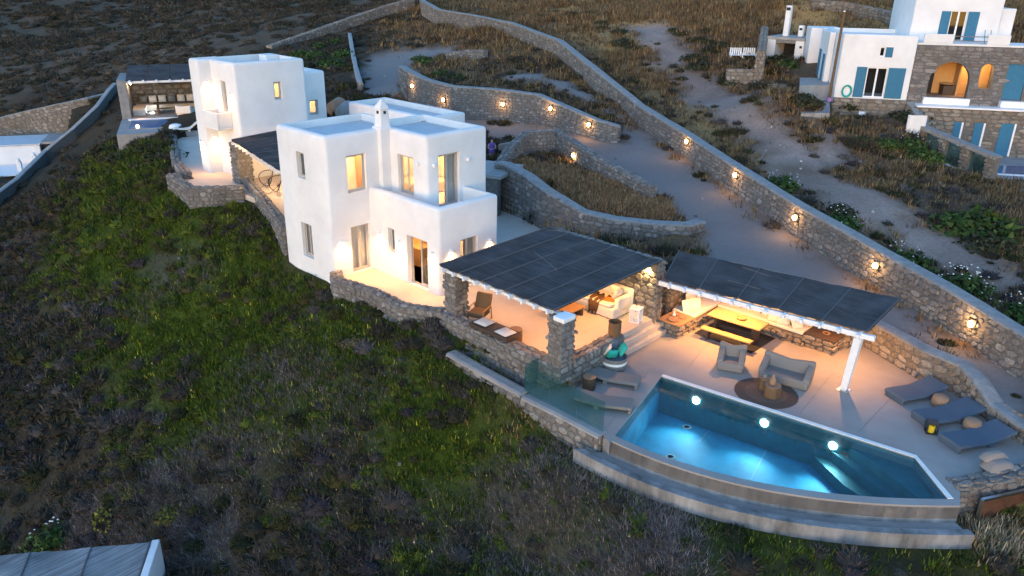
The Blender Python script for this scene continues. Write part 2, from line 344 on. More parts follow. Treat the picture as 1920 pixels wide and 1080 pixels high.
# -- ground cover zones, outlined on the ground
def zone(pts): return [G(*p) for p in pts]
Z_ROAD = [zone(z) for z in (
 [(1925,840),(1860,775),(1800,700),(1690,640),(1500,570),(1255,492),(1312,474),(1316,432),(1290,416),(1232,374),(1135,322),(1050,268),(930,262),(860,240),(862,218),(1000,238),(1100,262),(1165,268),(1168,238),(1200,250),(1250,278),(1300,306),(1420,396),(1560,486),(1700,575),(1925,716)],
 [(1168,240),(1168,225),(1090,186),(1010,152),(930,146),(990,132),(1060,150),(1150,205),(1225,258),(1210,262)],
 [(672,180),(684,115),(750,97),(850,90),(870,100),(810,112),(772,126),(752,182)])]
Z_TRACK = [zone(z) for z in (
 [(1185,55),(1250,48),(1300,110),(1370,165),(1440,210),(1510,280),(1580,340),(1710,400),(1850,480),(1925,530),(1925,610),(1830,545),(1720,475),(1600,415),(1480,345),(1400,275),(1330,212),(1260,150),(1212,100)],
 [(1525,215),(1565,250),(1585,300),(1560,310),(1525,270)])]
Z_GREEN = [zone(z) for z in (
 [(235,255),(300,285),(318,310),(322,372),(455,385),(532,425),(545,505),(625,560),(740,622),(850,625),(950,700),(1060,810),(1085,880),(1200,940),(1300,985),(1500,1020),(1900,1045),(1925,1095),(760,1095),(620,960),(500,840),(350,850),(310,730),(200,650),(140,560),(105,470),(118,350),(180,290)],)]
Z_GOLD = [zone(z) for z in (
 [(960,300),(1040,312),(1230,370),(1285,425),(1260,425),(1100,400),(1060,375),(1030,350),(950,325)],
 [(1000,0),(1925,0),(1925,50),(1720,60),(1530,90),(1440,70),(1300,60),(1180,55),(1060,60)],
 [(1020,60),(1185,60),(1230,140),(1320,215),(1420,300),(1350,280),(1200,170),(1060,90)], [(1840,1000),(1925,985),(1925,1080),(1860,1060)])]
Z_DARK = [zone([(-40,-30),(800,-6),(700,45),(560,80),(500,95),(350,130),(225,150),(0,205),(-60,215)])]
Z_MAUVE = [zone(z) for z in ([(905,900),(1010,850),(1080,880),(1060,940),(1030,1010),(950,1040),(920,960)], [(1190,990),(1260,970),(1295,1040),(1200,1070)], [(580,850),(660,800),(720,815),(700,880),(650,960),(560,930)], [(130,980),(300,900),(420,850),(450,880),(300,930),(200,1000)],
 [(400,930),(440,920),(420,980),(360,1020),(340,1000)], [(600,730),(690,700),(720,740),(640,765)], [(300,480),(370,470),(390,510),(330,520)], [(480,690),(560,660),(640,680),(600,720),(500,720)], [(720,930),(800,920),(840,1000),(740,1010)])]
C_ROAD, C_TRACK, C_GREEN, C_GOLD, C_DARK = (.20,.185,.18), (.27,.20,.168), (.050,.072,.006), (.30,.195,.085), (.095,.070,.048)
C_SCRUB, C_BROWN, C_MAUVE = (.048,.038,.025), (.125,.082,.052), (.085,.070,.066)
def vnoise(xy, s, seed=0):
    q = xy/s; i = np.floor(q).astype(np.int64); f = q-i; f = f*f*(3-2*f)
    def h(a, b): return (np.sin(a*127.1+b*311.7+seed*74.7)*43758.5453) % 1.0
    a, b = i[:,0], i[:,1]
    return (h(a,b)*(1-f[:,0])+h(a+1,b)*f[:,0])*(1-f[:,1]) + (h(a,b+1)*(1-f[:,0])+h(a+1,b+1)*f[:,0])*f[:,1]
def fbm(xy, s, seed=0, o=4):
    return sum(vnoise(xy, s/2**k, seed+k)*.5**k for k in range(o))/sum(.5**k for k in range(o))
def weight(xy, polys, soft):
    w = np.zeros(len(xy))
    for P in polys:
        A_ = np.array([(p.x, p.y) for p in P]); lo, hi = A_.min(0)-soft*2, A_.max(0)+soft*2
        k = np.where((xy[:,0] > lo[0]) & (xy[:,0] < hi[0]) & (xy[:,1] > lo[1]) & (xy[:,1] < hi[1]))[0]
        if not len(k): continue
        d = pdist(xy[k], P); s = np.where(inpoly(xy[k], P), d, -d) + (fbm(xy[k], soft*2.2, 3)-.5)*soft*3
        w[k] = np.maximum(w[k], np.clip(s/soft*.5+.5, 0, 1))
    return w
def zone_weights(xy):
    r = np.hypot(xy[:,0], xy[:,1]); soft = 1.0
    return dict(road=weight(xy, Z_ROAD, .7), track=weight(xy, Z_TRACK, 1.1), green=weight(xy, Z_GREEN, 2.2), gold=weight(xy, Z_GOLD, 2.0), dark=weight(xy, Z_DARK, 4.0), mauve=weight(xy, Z_MAUVE, 1.6))
def uphill(xy):   # right of the boundary wall and up the slope: the paler, browner hillside
    d = np.array([RT.x, RT.y]); d /= np.hypot(*d); f = np.array([FW.x, FW.y]); f /= np.hypot(*f)
    lat = xy @ d; fwd = xy @ f; return np.clip((lat/np.maximum(fwd, 1)*1.0 + .02 + .10*(fwd > 60))/.12+.5, 0, 1)
def surface_colour(xy, w):
    c = np.tile(np.array(C_SCRUB), (len(xy), 1)); mix = lambda c, k, t: c*(1-t[:,None]) + np.array(k)*t[:,None]
    near = np.hypot(xy[:,0], xy[:,1])
    c = mix(c, C_BROWN, uphill(xy)*(near > 22)); c = mix(c, C_DARK, w['dark']); c = mix(c, C_GOLD, w['gold']); c = mix(c, C_GREEN, w['green']*.9)
    c = mix(c, C_MAUVE, w['mauve']*.8)
    c = mix(c, C_TRACK, w['track']*np.clip(fbm(xy, 5, 9)*2.6+.15, 0, 1)); c = mix(c, C_ROAD, w['road'])
    v = .55 + .9*fbm(xy, 3.0, 21, 5); v = np.where(w['road'] > .5, .8+.4*fbm(xy, 6, 5, 4), v)
    return c*v[:,None]
ang = np.concatenate([np.arange(-180,-50,4.0), np.linspace(-50,-37,40)[:-1], np.linspace(-37,37,620), np.linspace(37,50,40)[1:], np.arange(54,180,4.0)])
rad = np.concatenate([[0.01,3,6,9], np.geomspace(12, 130, 480), np.geomspace(132, 900, 90)])
na, nr = len(ang), len(rad); th = YAW + np.radians(ang)
xy = np.stack([(np.sin(th)[None]*rad[:,None]).ravel(), (np.cos(th)[None]*rad[:,None]).ravel()], 1)
def surface_z(xy, W=None):
    """ground level with its small relief; smooth on the roads and against the pool wall"""
    xy = np.asarray(xy, float).reshape(-1, 2); W = W or zone_weights(xy)
    z = ground_z(xy); keep = np.abs(z-nat(xy)) > 1e-6; rough = 1-np.maximum(W['road'], W['track']*.6); r = np.hypot(*xy.T)
    k = np.where(np.hypot(xy[:,0]-19, xy[:,1]-9) < 14)[0]
    if len(k): rough[k] *= np.clip((pdist(xy[k], lip_out, False)-.3)/2.5, .08, 1)
    z = z + np.where(keep, 0, rough*((fbm(xy, 2.4, 31, 4)-.5)*.40 + (fbm(xy, 14, 41, 3)-.5)*np.clip((r-45)/60, 0, 1)*2.5) + (1-rough)*(fbm(xy, 2, 77, 3)-.5)*.10)
    if len(k):
        o = k; d = np.clip(1.3-pdist(xy[o], lip_out, False)/2.2, 0, 1); z[o] = np.where(keep[o], z[o], z[o]*(1-d) + (-1.58)*d)
    return z
W = zone_weights(xy); zn = surface_z(xy, W)
colr = surface_colour(xy, W)
ii = np.arange(nr-1)[:,None]*na; kk = np.arange(na)[None]; k2 = (kk+1) % na
quads = np.stack([(ii+kk), (ii+k2), (ii+na+k2), (ii+na+kk)], -1).reshape(-1, 4)
def np_mesh(name, V, Fq, mat_, colours=None, smooth=True, grain=None):
    me = bpy.data.meshes.new(name); k = Fq.shape[1]
    me.vertices.add(len(V)); me.vertices.foreach_set('co', np.ascontiguousarray(V, np.float32).ravel())
    me.loops.add(Fq.size); me.loops.foreach_set('vertex_index', np.ascontiguousarray(Fq, np.int32).ravel())
    me.polygons.add(len(Fq)); me.polygons.foreach_set('loop_start', np.arange(0, Fq.size, k, dtype=np.int32)); me.polygons.foreach_set('loop_total', np.full(len(Fq), k, np.int32))
    me.polygons.foreach_set('use_smooth', np.full(len(Fq), smooth, bool)); me.update(calc_edges=True)
    if colours is not None:
        a = me.attributes.new('tone', 'FLOAT_COLOR', 'POINT'); a.data.foreach_set('color', np.concatenate([colours, (np.ones(len(colours)) if grain is None else grain)[:,None]], 1).astype(np.float32).ravel())
    me.materials.append(mat_); return link(bpy.data.objects.new(name, me))
def tone_mat(name, bump=.6, scale=5.0, lo=.55, hi=1.45, rough=.95, fine=40.0):
    m = bpy.data.materials.new(name); m.use_nodes = True; nt = m.node_tree; b = nt.nodes['Principled BSDF']; N = nt.nodes.new; L = nt.links.new
    b.inputs['Roughness'].default_value = rough; b.inputs['Specular IOR Level'].default_value = .1
    at = N('ShaderNodeAttribute'); at.attribute_name = 'tone'; ge = N('ShaderNodeNewGeometry')
    n1 = N('ShaderNodeTexNoise'); n1.inputs['Scale'].default_value = scale; n1.inputs['Detail'].default_value = 8; n1.inputs['Roughness'].default_value = .7; L(ge.outputs['Position'], n1.inputs['Vector'])
    mr = N('ShaderNodeMapRange'); mr.inputs['From Min'].default_value = .3; mr.inputs['From Max'].default_value = .7; mr.inputs['To Min'].default_value = lo; mr.inputs['To Max'].default_value = hi; L(n1.outputs[0], mr.inputs[0])
    gm = N('ShaderNodeMix'); gm.data_type = 'FLOAT'; gm.inputs['A'].default_value = 1; L(at.outputs['Alpha'], gm.inputs['Factor']); L(mr.outputs[0], gm.inputs['B'])
    vm = N('ShaderNodeVectorMath'); vm.operation = 'SCALE'; L(at.outputs['Color'], vm.inputs[0]); L(gm.outputs['Result'], vm.inputs['Scale']); L(vm.outputs[0], b.inputs['Base Color'])
    bp = N('ShaderNodeBump'); bp.inputs['Strength'].default_value = bump; bp.inputs['Distance'].default_value = .15; L(n1.outputs[0], bp.inputs['Height']); L(bp.outputs[0], b.inputs['Normal'])
    if bump:
        bs = N('ShaderNodeMath'); bs.operation = 'MULTIPLY'; bs.inputs[1].default_value = bump; L(at.outputs['Alpha'], bs.inputs[0]); L(bs.outputs[0], bp.inputs['Strength'])
    return m
M['ground'] = tone_mat('hillside_ground')
ter = np_mesh('hillside', np.concatenate([xy, zn[:,None]], 1), quads[:, ::-1], M['ground'], colr, grain=1-.78*np.maximum(W['road'], W['track']*.6))
tag(ter, 'dry Aegean hillside falling towards the lower left', kind='structure')

# ------------------------------------------------------------------ rubble masonry
def stone_template(seed):
    r = random.Random(seed); n = r.choice((5,6,6,7,8)); pts = []
    for k in range(n):
        a = 2*math.pi*(k+r.uniform(-.28,.28))/n + .4; q = max(abs(math.cos(a)), abs(math.sin(a)))**.75
        pts.append((.5*math.cos(a)/q*r.uniform(.86,1.03), .5*math.sin(a)/q*r.uniform(.86,1.03)))
    V = [(x*1.0, y*1.0, -.25) for x, y in pts] + [(x, y, .55+r.uniform(-.1,.1)) for x, y in pts] + [(x*.82, y*.80, 1.0+r.uniform(-.18,.1)) for x, y in pts]
    F = [(i, (i+1)%n, n+(i+1)%n, n+i) for i in range(n)] + [(n+i, n+(i+1)%n, 2*n+(i+1)%n, 2*n+i) for i in range(n)] + [tuple(range(2*n, 3*n))]
    return V, F
TPL = [stone_template(k) for k in range(16)]; TPLM = {}
def tpl_mesh(k, m):
    if (k, m.name) not in TPLM:
        me = bpy.data.meshes.new('stone'); me.from_pydata(TPL[k][0], [], TPL[k][1]); me.materials.append(m); TPLM[(k, m.name)] = me
    return TPLM[(k, m.name)]
CAMP = Vector((0, 0, CAM_Z))
def lay_stones(parent, cells, m, nobj=300, minpx=9.5, far_name='small_stones', proud=1.0):
    """cells: (centre, tangent, up, normal, width, height). the largest in view become objects, the rest one joined part"""
    def vis(c): return (CAMP-c[0]).dot(c[3]) > 0
    def size(c): return (c[4]*c[5])**.5*FPX/(CAMP-c[0]).length * (1 if vis(c) else .2)
    cells = sorted(cells, key=size, reverse=True); single = [c for c in cells[:nobj] if size(c) > minpx]; rest = cells[len(single):]
    inv = minv(parent).inverted() if parent is not None else Matrix()
    def mtx(c):
        a = random.uniform(-.09, .09); t = c[1]*math.cos(a)+c[2]*math.sin(a); u = -c[1]*math.sin(a)+c[2]*math.cos(a)
        fx = random.choice((-1, 1)); dp = random.uniform(.035, .075)*proud; t = t*(c[4]*fx*.99); u = u*(c[5]*fx*.99); nn = c[3]*dp
        return inv @ Matrix(((t.x,u.x,nn.x,c[0].x),(t.y,u.y,nn.y,c[0].y),(t.z,u.z,nn.z,c[0].z),(0,0,0,1)))
    for c in single:
        o = bpy.data.objects.new('stone', tpl_mesh(random.randrange(16), m)); COL.objects.link(o); o.parent = parent; o.matrix_basis = mtx(c)
    if rest:
        vs = []; fs = []
        for c in rest:
            V, F = TPL[random.randrange(16)]; mm = mtx(c); n0 = len(vs); vs += [tuple(mm @ Vector(v)) for v in V]; fs += [tuple(i+n0 for i in f) for f in F]
        me = bpy.data.meshes.new(far_name); me.from_pydata(vs, [], fs); me.materials.append(m)
        o = link(bpy.data.objects.new(far_name, me)); o.parent = parent; o['kind'] = 'stuff'
def face_cells(p, q, zb0, zb1, zt0, zt1, nrm, sw=.40, sh=.24, skip=None):
    """stone cells on the vertical face from p to q (bottom and top levels at both ends)"""
    p, q = Vector((p[0],p[1],0)), Vector((q[0],q[1],0)); L = (q-p).length; t = (q-p)/L; out = []
    hm = max(zt0-zb0, zt1-zb1); z = 0.0
    while z < hm-.05:
        h = min(sh*random.uniform(.7,1.35), hm-z)
        if hm-z-h < sh*.45: h = hm-z
        s = -random.uniform(0,.15)
        while s < L-.04:
            w = sw*random.uniform(.55,1.5); w = min(w, L-s) if L-s-w > .12 else L-s
            k = min(1,max(0,(s+w/2)/L)); zb = zb0+(zb1-zb0)*k; zt = zt0+(zt1-zt0)*k; f = (zt-zb)/hm
            c = p + t*(s+w/2); c.z = zb + (z+h/2)*f + random.uniform(-.02,.02)
            if not (skip and skip(c)): out.append((c, t, Vector((0,0,1)), nrm, w*random.uniform(.9,1.0)-.012, h*f*random.uniform(.92,1.06)-.012))
            s += w
        z += h
    return out
def resample(pts, step):
    out = []; 
    for a, b in zip(pts[:-1], pts[1:]):
        n_ = max(1, int(round((Vector(b[:2])-Vector(a[:2])).length/step)))
        for k in range(n_): out.append(tuple(a[i]+(b[i]-a[i])*k/n_ for i in range(4)))
    out.append(tuple(pts[-1])); return out
def stone_wall(name, label, pts, thick=.5, sides='LR', cap='stone', sw=.33, sh=.20, m='stone', capm='cap', nobj=300, step=2.0, group=None, ends=True, cat='stone wall', minpx=9.5):
    """pts: (x, y, base level, top level) along the wall; the core is mortar and the stones stand proud of it"""
    P = resample(pts, step); N_ = len(P); nor = []
    for i in range(N_):
        a = Vector(P[max(0,i-1)][:2]); b = Vector(P[min(N_-1,i+1)][:2]); d = (b-a).normalized(); nor.append(Vector((-d.y, d.x)))
    L_ = [Vector(P[i][:2])+nor[i]*thick/2 for i in range(N_)]; R_ = [Vector(P[i][:2])-nor[i]*thick/2 for i in range(N_)]
    root = thing(name, label, cat, (P[0][0], P[0][1], P[0][2]), group=group)
    mb = MB(); vs = []
    for i in range(N_):
        zb, zt = P[i][2], P[i][3]-.05
        vs += [(*L_[i], zb), (*L_[i], zt), (*R_[i], zt), (*R_[i], zb)]
    fs = []
    for i in range(N_-1):
        a, b = i*4, i*4+4; fs += [(a, a+1, b+1, b), (a+1, a+2, b+2, b+1), (a+2, a+3, b+3, b+2)]
    fs += [(0,3,2,1), (N_*4-4, N_*4-3, N_*4-2, N_*4-1)]
    mb.add(vs, fs).build('mortar_core', M['mortar'], root)
    cells = []
    for i in range(N_-1):
        zb0, zt0, zb1, zt1 = P[i][2], P[i][3]-.03, P[i+1][2], P[i+1][3]-.03; d = (Vector(P[i+1][:2])-Vector(P[i][:2])).normalized(); n2 = Vector((-d.y, d.x, 0))
        if 'L' in sides: cells += face_cells(L_[i], L_[i+1], zb0, zb1, zt0, zt1, n2, sw, sh)
        if 'R' in sides: cells += face_cells(R_[i], R_[i+1], zb0, zb1, zt0, zt1, -n2, sw, sh)
    if ends:
        for i, j in ((0, 1), (N_-1, N_-2)):
            d = (Vector(P[i][:2])-Vector(P[j][:2])).normalized(); cells += face_cells(L_[i], R_[i], P[i][2], P[i][2], P[i][3]-.03, P[i][3]-.03, Vector((d.x, d.y, 0)), sw*.7, sh)
    if cap == 'stone':
        for i in range(N_-1):
            a, b = Vector((*P[i][:2], P[i][3]-.05)), Vector((*P[i+1][:2], P[i+1][3]-.05)); L = (b-a).length; t = (b-a)/L; n2 = Vector((*nor[i], 0)); up = t.cross(n2).normalized(); up = up if up.z > 0 else -up
            s = 0
            while s < L-.05:
                w = min(sw*random.uniform(.7,1.5), L-s)
                k = random.uniform(.38,.62)
                for o0, wd in ((-thick/2, k*thick), (-thick/2+k*thick, (1-k)*thick)):
                    cells.append((a + t*(s+w/2) + n2*(o0+wd/2) , t, n2, up, w*.97, wd*.97))
                s += w
    lay_stones(root, cells, M[m], nobj, minpx)
    if cap == 'cement':
        vs = []; fs = []; jit = lambda: random.uniform(-.02,.02)
        for i in range(N_):
            o = thick/2+.05; zt = P[i][3]+jit()
            l = Vector(P[i][:2])+nor[i]*(o+jit()); r = Vector(P[i][:2])-nor[i]*(o+jit())
            vs += [(*l, zt-.10), (*l, zt-.02), (*(l*.8+r*.2), zt+.015), (*(r*.8+l*.2), zt+.015), (*r, zt-.02), (*r, zt-.10)]
        for i in range(N_-1):
            a = i*6; fs += [(a+k, a+k+1, a+7+k, a+6+k) for k in range(5)]
        fs += [tuple(range(5,-1,-1)), tuple((N_-1)*6+k for k in range(6))]
        MB().add(vs, fs).build('coping', M[capm], root, smooth=False)
    return root
def along(pts, top=None, z=None, h=None, sink=.4):
    """wall line from (px, py of its foot) over the ground: base below ground, top h above it"""
    out = []
    for p in pts:
        g = G(p[0], p[1]); out.append((g.x, g.y, g.z-sink, g.z+(p[2] if len(p) > 2 else h)))
    return out
# ------------------------------------------------------------------ walls of the estate
bw = along([(2250,930,1.4),(1985,745,1.5),(1880,680,1.5),(1760,600,1.5),(1640,527,1.5),(1500,440,1.45),(1380,358,1.45),(1290,292,1.4),(1200,232,1.4),(1120,165,1.4),(1050,105,1.4),(960,70,1.5),(880,52,1.5),(825,42,1.5),(796,24,1.5),(783,2,1.5)])
stone_wall('boundary_wall', 'long grey rubble boundary wall with pale coping climbing beside the dirt road', bw, .55, 'LR', 'cement', .38, .23, group=None, minpx=9)
uw = along([(756,165,1.9),(768,182,2.2),(800,205,2.4),(850,220,2.4),(930,224,2.3),(1010,230,2.1),(1075,250,1.7),(1120,262,1.4),(1160,268,1.2)])
stone_wall('retaining_wall', 'curved rubble retaining wall with five wall lamps above the turning circle', uw, .55, 'R', 'cement', .36, .20, minpx=8.5, ends=True)
stone_wall('garden_wall', 'curved low rubble wall with one lit lamp between road and dry grass bed', along([(938,322,.7),(955,306,1.1),(985,288,1.5),(1040,284,1.5),(1075,300,1.3),(1120,328,1.15),(1170,352,1.0),(1222,374,.8)]), .5, 'LR', 'stone', .34, .21)
cwl = [(p.x, p.y, -.5, t) for p, t in ((S(930,392,0),2.7),(S(945,396,0),2.75),(S(985,412,0),2.5),(S(1020,432,0),2.2),(S(1090,451,0),1.5),(S(1150,459,0),1.35),(S(1230,468,0),1.3),(S(1285,470,0),1.3),(S(1308,462,0),1.3))]
cwl = [(x+.35, y+.2, a, b) for x, y, a, b in cwl]
stone_wall('courtyard_wall', 'rubble retaining wall curving round the back courtyard below the dry grass', cwl, .6, 'LR', 'cement', .42, .25, capm='cap')
TE = [(17.95,28.0),(17.5,27.2),(17.85,25.0),(17.75,23.1),(18.3,22.0),(18.75,21.3)]
stone_wall('terrace_wall', 'low pale rubble wall curving round the lit terrace below the white house', [(x-.0, y, -1.7, .45) for x, y in TE], .45, 'LR', 'stone', .34, .21, step=1.0)
stone_wall('terrace_wall', 'straight pale rubble wall under the big pergola carrying a cushioned bench', [(18.5,21.25,-2.2,.45),(18.45,15.65,-2.4,.45)], .5, 'LR', 'stone', .34, .21)
stone_wall('terrace_wall', 'short shaded rubble wall beside the steps down to the pool', [(18.95,15.35,-1.2,.42),(21.95,15.45,-1.2,.42)], .5, 'LR', 'stone', .36, .22)
def column(label, x, y, z0, z1, w=.66):
    root = thing('stone_column', label, 'column', (x, y, z0)); h = w/2
    MB().box(x-h+.03, x+h-.03, y-h+.03, y+h-.03, z0, z1).build('mortar_core', M['mortar'], root)
    cs = [(x-h,y-h),(x+h,y-h),(x+h,y+h),(x-h,y+h)]; cells = []
    for i in range(4):
        a, b = Vector(cs[i]), Vector(cs[(i+1)%4]); d = (b-a).normalized(); n3 = Vector((d.y, -d.x, 0)); cells += face_cells(a+Vector(n3[:2])*-.02, b+Vector(n3[:2])*-.02, z0, z0, z1, z1, n3, .34, .20)
    lay_stones(root, cells, M['stone'], 300, proud=.5); return root
column('square rubble column at the house end of the big pergola', 18.85, 21.05, -.2, 2.2)
column('square rubble column at the pool corner of the big pergola', 18.5, 15.35, -.2, 2.2)
stone_wall('pergola_wall', 'tall warm-lit rubble wall behind the daybed closing the big pergola', [(24.95,15.75,-.8,2.42),(25.0,21.5,-.3,2.42)], .5, 'LR', 'stone', .38, .24)
stone_wall('path_wall', 'low rubble wall with smooth top running out from the glass balustrade over the slope', [(17.4,19.75,-2.4,-.36),(17.38,15.95,-2.7,-.56)], .42, 'LR', 'cement', .36, .22, capm='concrete')
stone_wall('deck_wall', 'rubble retaining wall under the glass balustrade', [(17.45,15.9,-3.0,-.64),(17.42,12.55,-3.0,-.66)], .45, 'LR', 'cement', .36, .24, capm='concrete')
stone_wall('pool_back_wall', 'sloping rubble wall with blue-grey coping behind the three loungers', [(RDW[0].x+.6, RDW[0].y+2.2, -1.0, .65)] + [(p.x+.05, p.y, -1.0, p.z) for p in RDW], .5, 'LR', 'cement', .44, .28, capm='cap', m='brownstone')
stone_wall('bench_back_wall', 'rubble wall behind the built-in corner sofa under the long pergola', [(29.3,9.6,-.9,.9),(29.3,15.6,-.9,1.0),(28.8,16.3,-.9,1.0),(26.4,16.3,-.9,1.0)], .4, 'LR', 'stone', .38, .24, m='brownstone')
stone_wall('pool_end_wall', 'short rubble wall at the right end of the pool', [(22.55,3.75,-3.2,-.55),(23.6,2.9,-3.0,-.35),(25.2,2.0,-3.0,-.25)], .5, 'LR', 'stone', .38, .24)
H2W = [(S(322,252,H2Z+.45),.45),(S(330,300,H2Z+.45),.45),(S(350,322,H2Z+.45),.45)]
stone_wall('walkway_wall', 'low rubble wall edging the walkway left of the rear house', [(p.x, p.y, -.6, H2Z+h) for p, h in H2W], .45, 'LR', 'stone', .36, .22)
stone_wall('forecourt_wall', 'angled low rubble wall round the lit forecourt of the rear house', [(*S(x, y, H2Z+.5)[:2], -.9, H2Z+.5) for x, y in ((320,324),(340,338),(360,350),(400,350),(455,347))], .45, 'LR', 'stone', .36, .22)
stone_wall('covered_terrace_wall', 'low rubble wall along the covered terrace between the two white houses', [(21.1,41.5,-.9,1.6),(19.75,37.0,-1.0,1.5),(18.15,32.3,-1.0,1.45)], .45, 'LR', 'stone', .36, .22)
stone_wall('stub_wall', 'pale ruined length of rubble wall on the scrub above the turning circle', along([(838,117,.9),(872,113,1.0),(910,116,1.1)]), .6, 'R', 'stone', .45, .26)
stone_wall('field_wall', 'tumbledown dry-stone field wall crossing the hill behind the rear house', along([(505,98,.8),(580,72,.8),(650,48,.9),(720,24,.9),(775,8,.9)]), .8, 'R', 'stone', .55, .30, m='brownstone', nobj=120)
stone_wall('field_wall', 'ruined dry-stone field wall along the golden slope above the far villa', along([(1520,14,.8),(1590,22,.9),(1650,38,1.0),(1706,52,.9)]), .8, 'R', 'stone', .6, .32, m='brownstone', nobj=120)
stone_wall('low_drive_wall', 'narrow whitish wall running up the slope behind the rear house', along([(656,70,.5),(662,110,.6),(668,140,.7),(676,172,.8)]), .35, '', 'cement', .4, .25, capm='concrete')
sh = S(940,402,0); shd = thing('store_shed', 'small dark store with slab roof between the front house and the courtyard wall', 'shed', sh, R(20))
MB().box(-.6,2.6,-.2,2.2,2.15,2.35).build('roof_slab', M['concrete'], shd, local=True, bevel=.02); MB().box(-.5,-.1,0,2,-.3,2.148).build('side_wall', M['mortar'], shd, local=True); MB().box(1.2,1.5,0,.3,-.3,2.148).build('post', M['mortar'], shd, local=True); MB().box(-.09,2.5,1.8,2.0,-.3,2.148).build('back_wall', M['darkwood'], shd, local=True); MB().box(.2,1.1,.3,1.0,.0,.85).build('crate', M['darkwood'], shd, local=True, bevel=.02)
# valley walls on the left
def rise(p, px, py): d = ray(px, py); return CAM_Z + d.z/math.hypot(d.x, d.y)*math.hypot(p.x, p.y)
vz = [(S(x, y, z), rise(S(x, y, z), x, t)) for x, y, z, t in ((-40,272,-6.6,232),(0,266,-6.5,222),(60,262,-6.3,207),(120,258,-5.7,194),(175,246,-5.0,182),(216,205,-3.0,172))]
stone_wall('valley_wall', 'tall brown rubble retaining wall behind the low white house on the left', [(p.x, p.y, p.z-2.0, t) for p, t in vz], .6, 'LR', 'cement', .60, .34, m='brownstone', minpx=8.5)
vw = [G(-25,400), G(35,355), G(88,300), G(140,258), G(185,215), G(206,185), G(218,172)]
stone_wall('lane_wall', 'thin grey concrete wall snaking down the slope to the low white house', [(p.x, p.y, p.z-1.5, p.z+1.0) for p in vw], .35, '', 'cement', .4, .3, capm='concrete')

# ------------------------------------------------------------------ paved platforms and pool
def slab(name, poly, z, th, m, label=None, hole=None):
    bm = bmesh.new(); loops = [poly] + ([hole] if hole else []); es = []
    for P in loops:
        vs = [bm.verts.new((p[0], p[1], z)) for p in P]; es += [bm.edges.new((vs[i], vs[(i+1)%len(vs)])) for i in range(len(vs))]
    bmesh.ops.triangle_fill(bm, edges=es, use_beauty=True)
    for f in bm.faces:
        if f.normal.z < 0: f.normal_flip()
    r = bmesh.ops.extrude_face_region(bm, geom=list(bm.faces)); bmesh.ops.translate(bm, verts=[v for v in r['geom'] if isinstance(v, bmesh.types.BMVert)], vec=(0,0,0))
    for v in [v for v in bm.verts if v not in [g for g in r['geom'] if isinstance(g, bmesh.types.BMVert)]]: v.co.z -= th
    bmesh.ops.recalc_face_normals(bm, faces=bm.faces)
    me = bpy.data.meshes.new(name); bm.to_mesh(me); me.materials.append(m); o = link(bpy.data.objects.new(name, me)); tag(o, label, kind='structure'); return o
slab('terrace_floor', T1, 0, .4, M['floor'], 'smooth beige cement terrace and courtyard floor')
POOL = [PA, PB, PC] + curve_in[::-1][1:-1] + [PD]
slab('pool_deck', deck_out, DECK, .45, mat('deck_floor', (.31,.285,.27), .6, .16, .7, .06), 'grey cement pool deck', hole=[PA, PB, PC] + curve_in[::-1][1:-1] + [PD])
slab('forecourt_floor', H2T, H2Z, .3, M['floor'], 'smooth cement forecourt of the rear house')
st = thing('terrace_steps', 'three wide cement steps from the lit terrace down to the pool deck', 'steps', (22, 15.7, DECK))
for k, (y, z) in enumerate(((15.52,-.22),(15.28,-.44))):
    MB().box(22.15, 25.0, y, 16.0, DECK-.1, z).build('step', M['floor'], st, bevel=.012)
# pool
pool = thing('swimming_pool', 'lit turquoise infinity pool with curved outer edge', 'swimming pool', (PA.x, PA.y, WATER))
M['basinshade'] = mat('shaded_basin_plaster', (.012,.085,.092), .7, .3, 2.0, .05)  # darker basin colour, painting the shade on the lamp-side wall and steps
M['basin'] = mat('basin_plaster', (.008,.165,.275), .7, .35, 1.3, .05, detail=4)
M['coping'] = mat('white_pool_rim', (.80,.78,.74), .6, .1, 4)
FLOOR = -2.15
bm_ = MB(); n_ = len(POOL); lo = [Vector((p.x, p.y, FLOOR)) for p in POOL]; hi = [Vector((p.x, p.y, WATER-.004)) for p in POOL]
bm_.add(lo + hi, [tuple(range(n_))] + [((i+1)%n_, i, n_+i, n_+(i+1)%n_) for i in range(n_)])
basin = bm_.build('basin', M['basin'], pool)
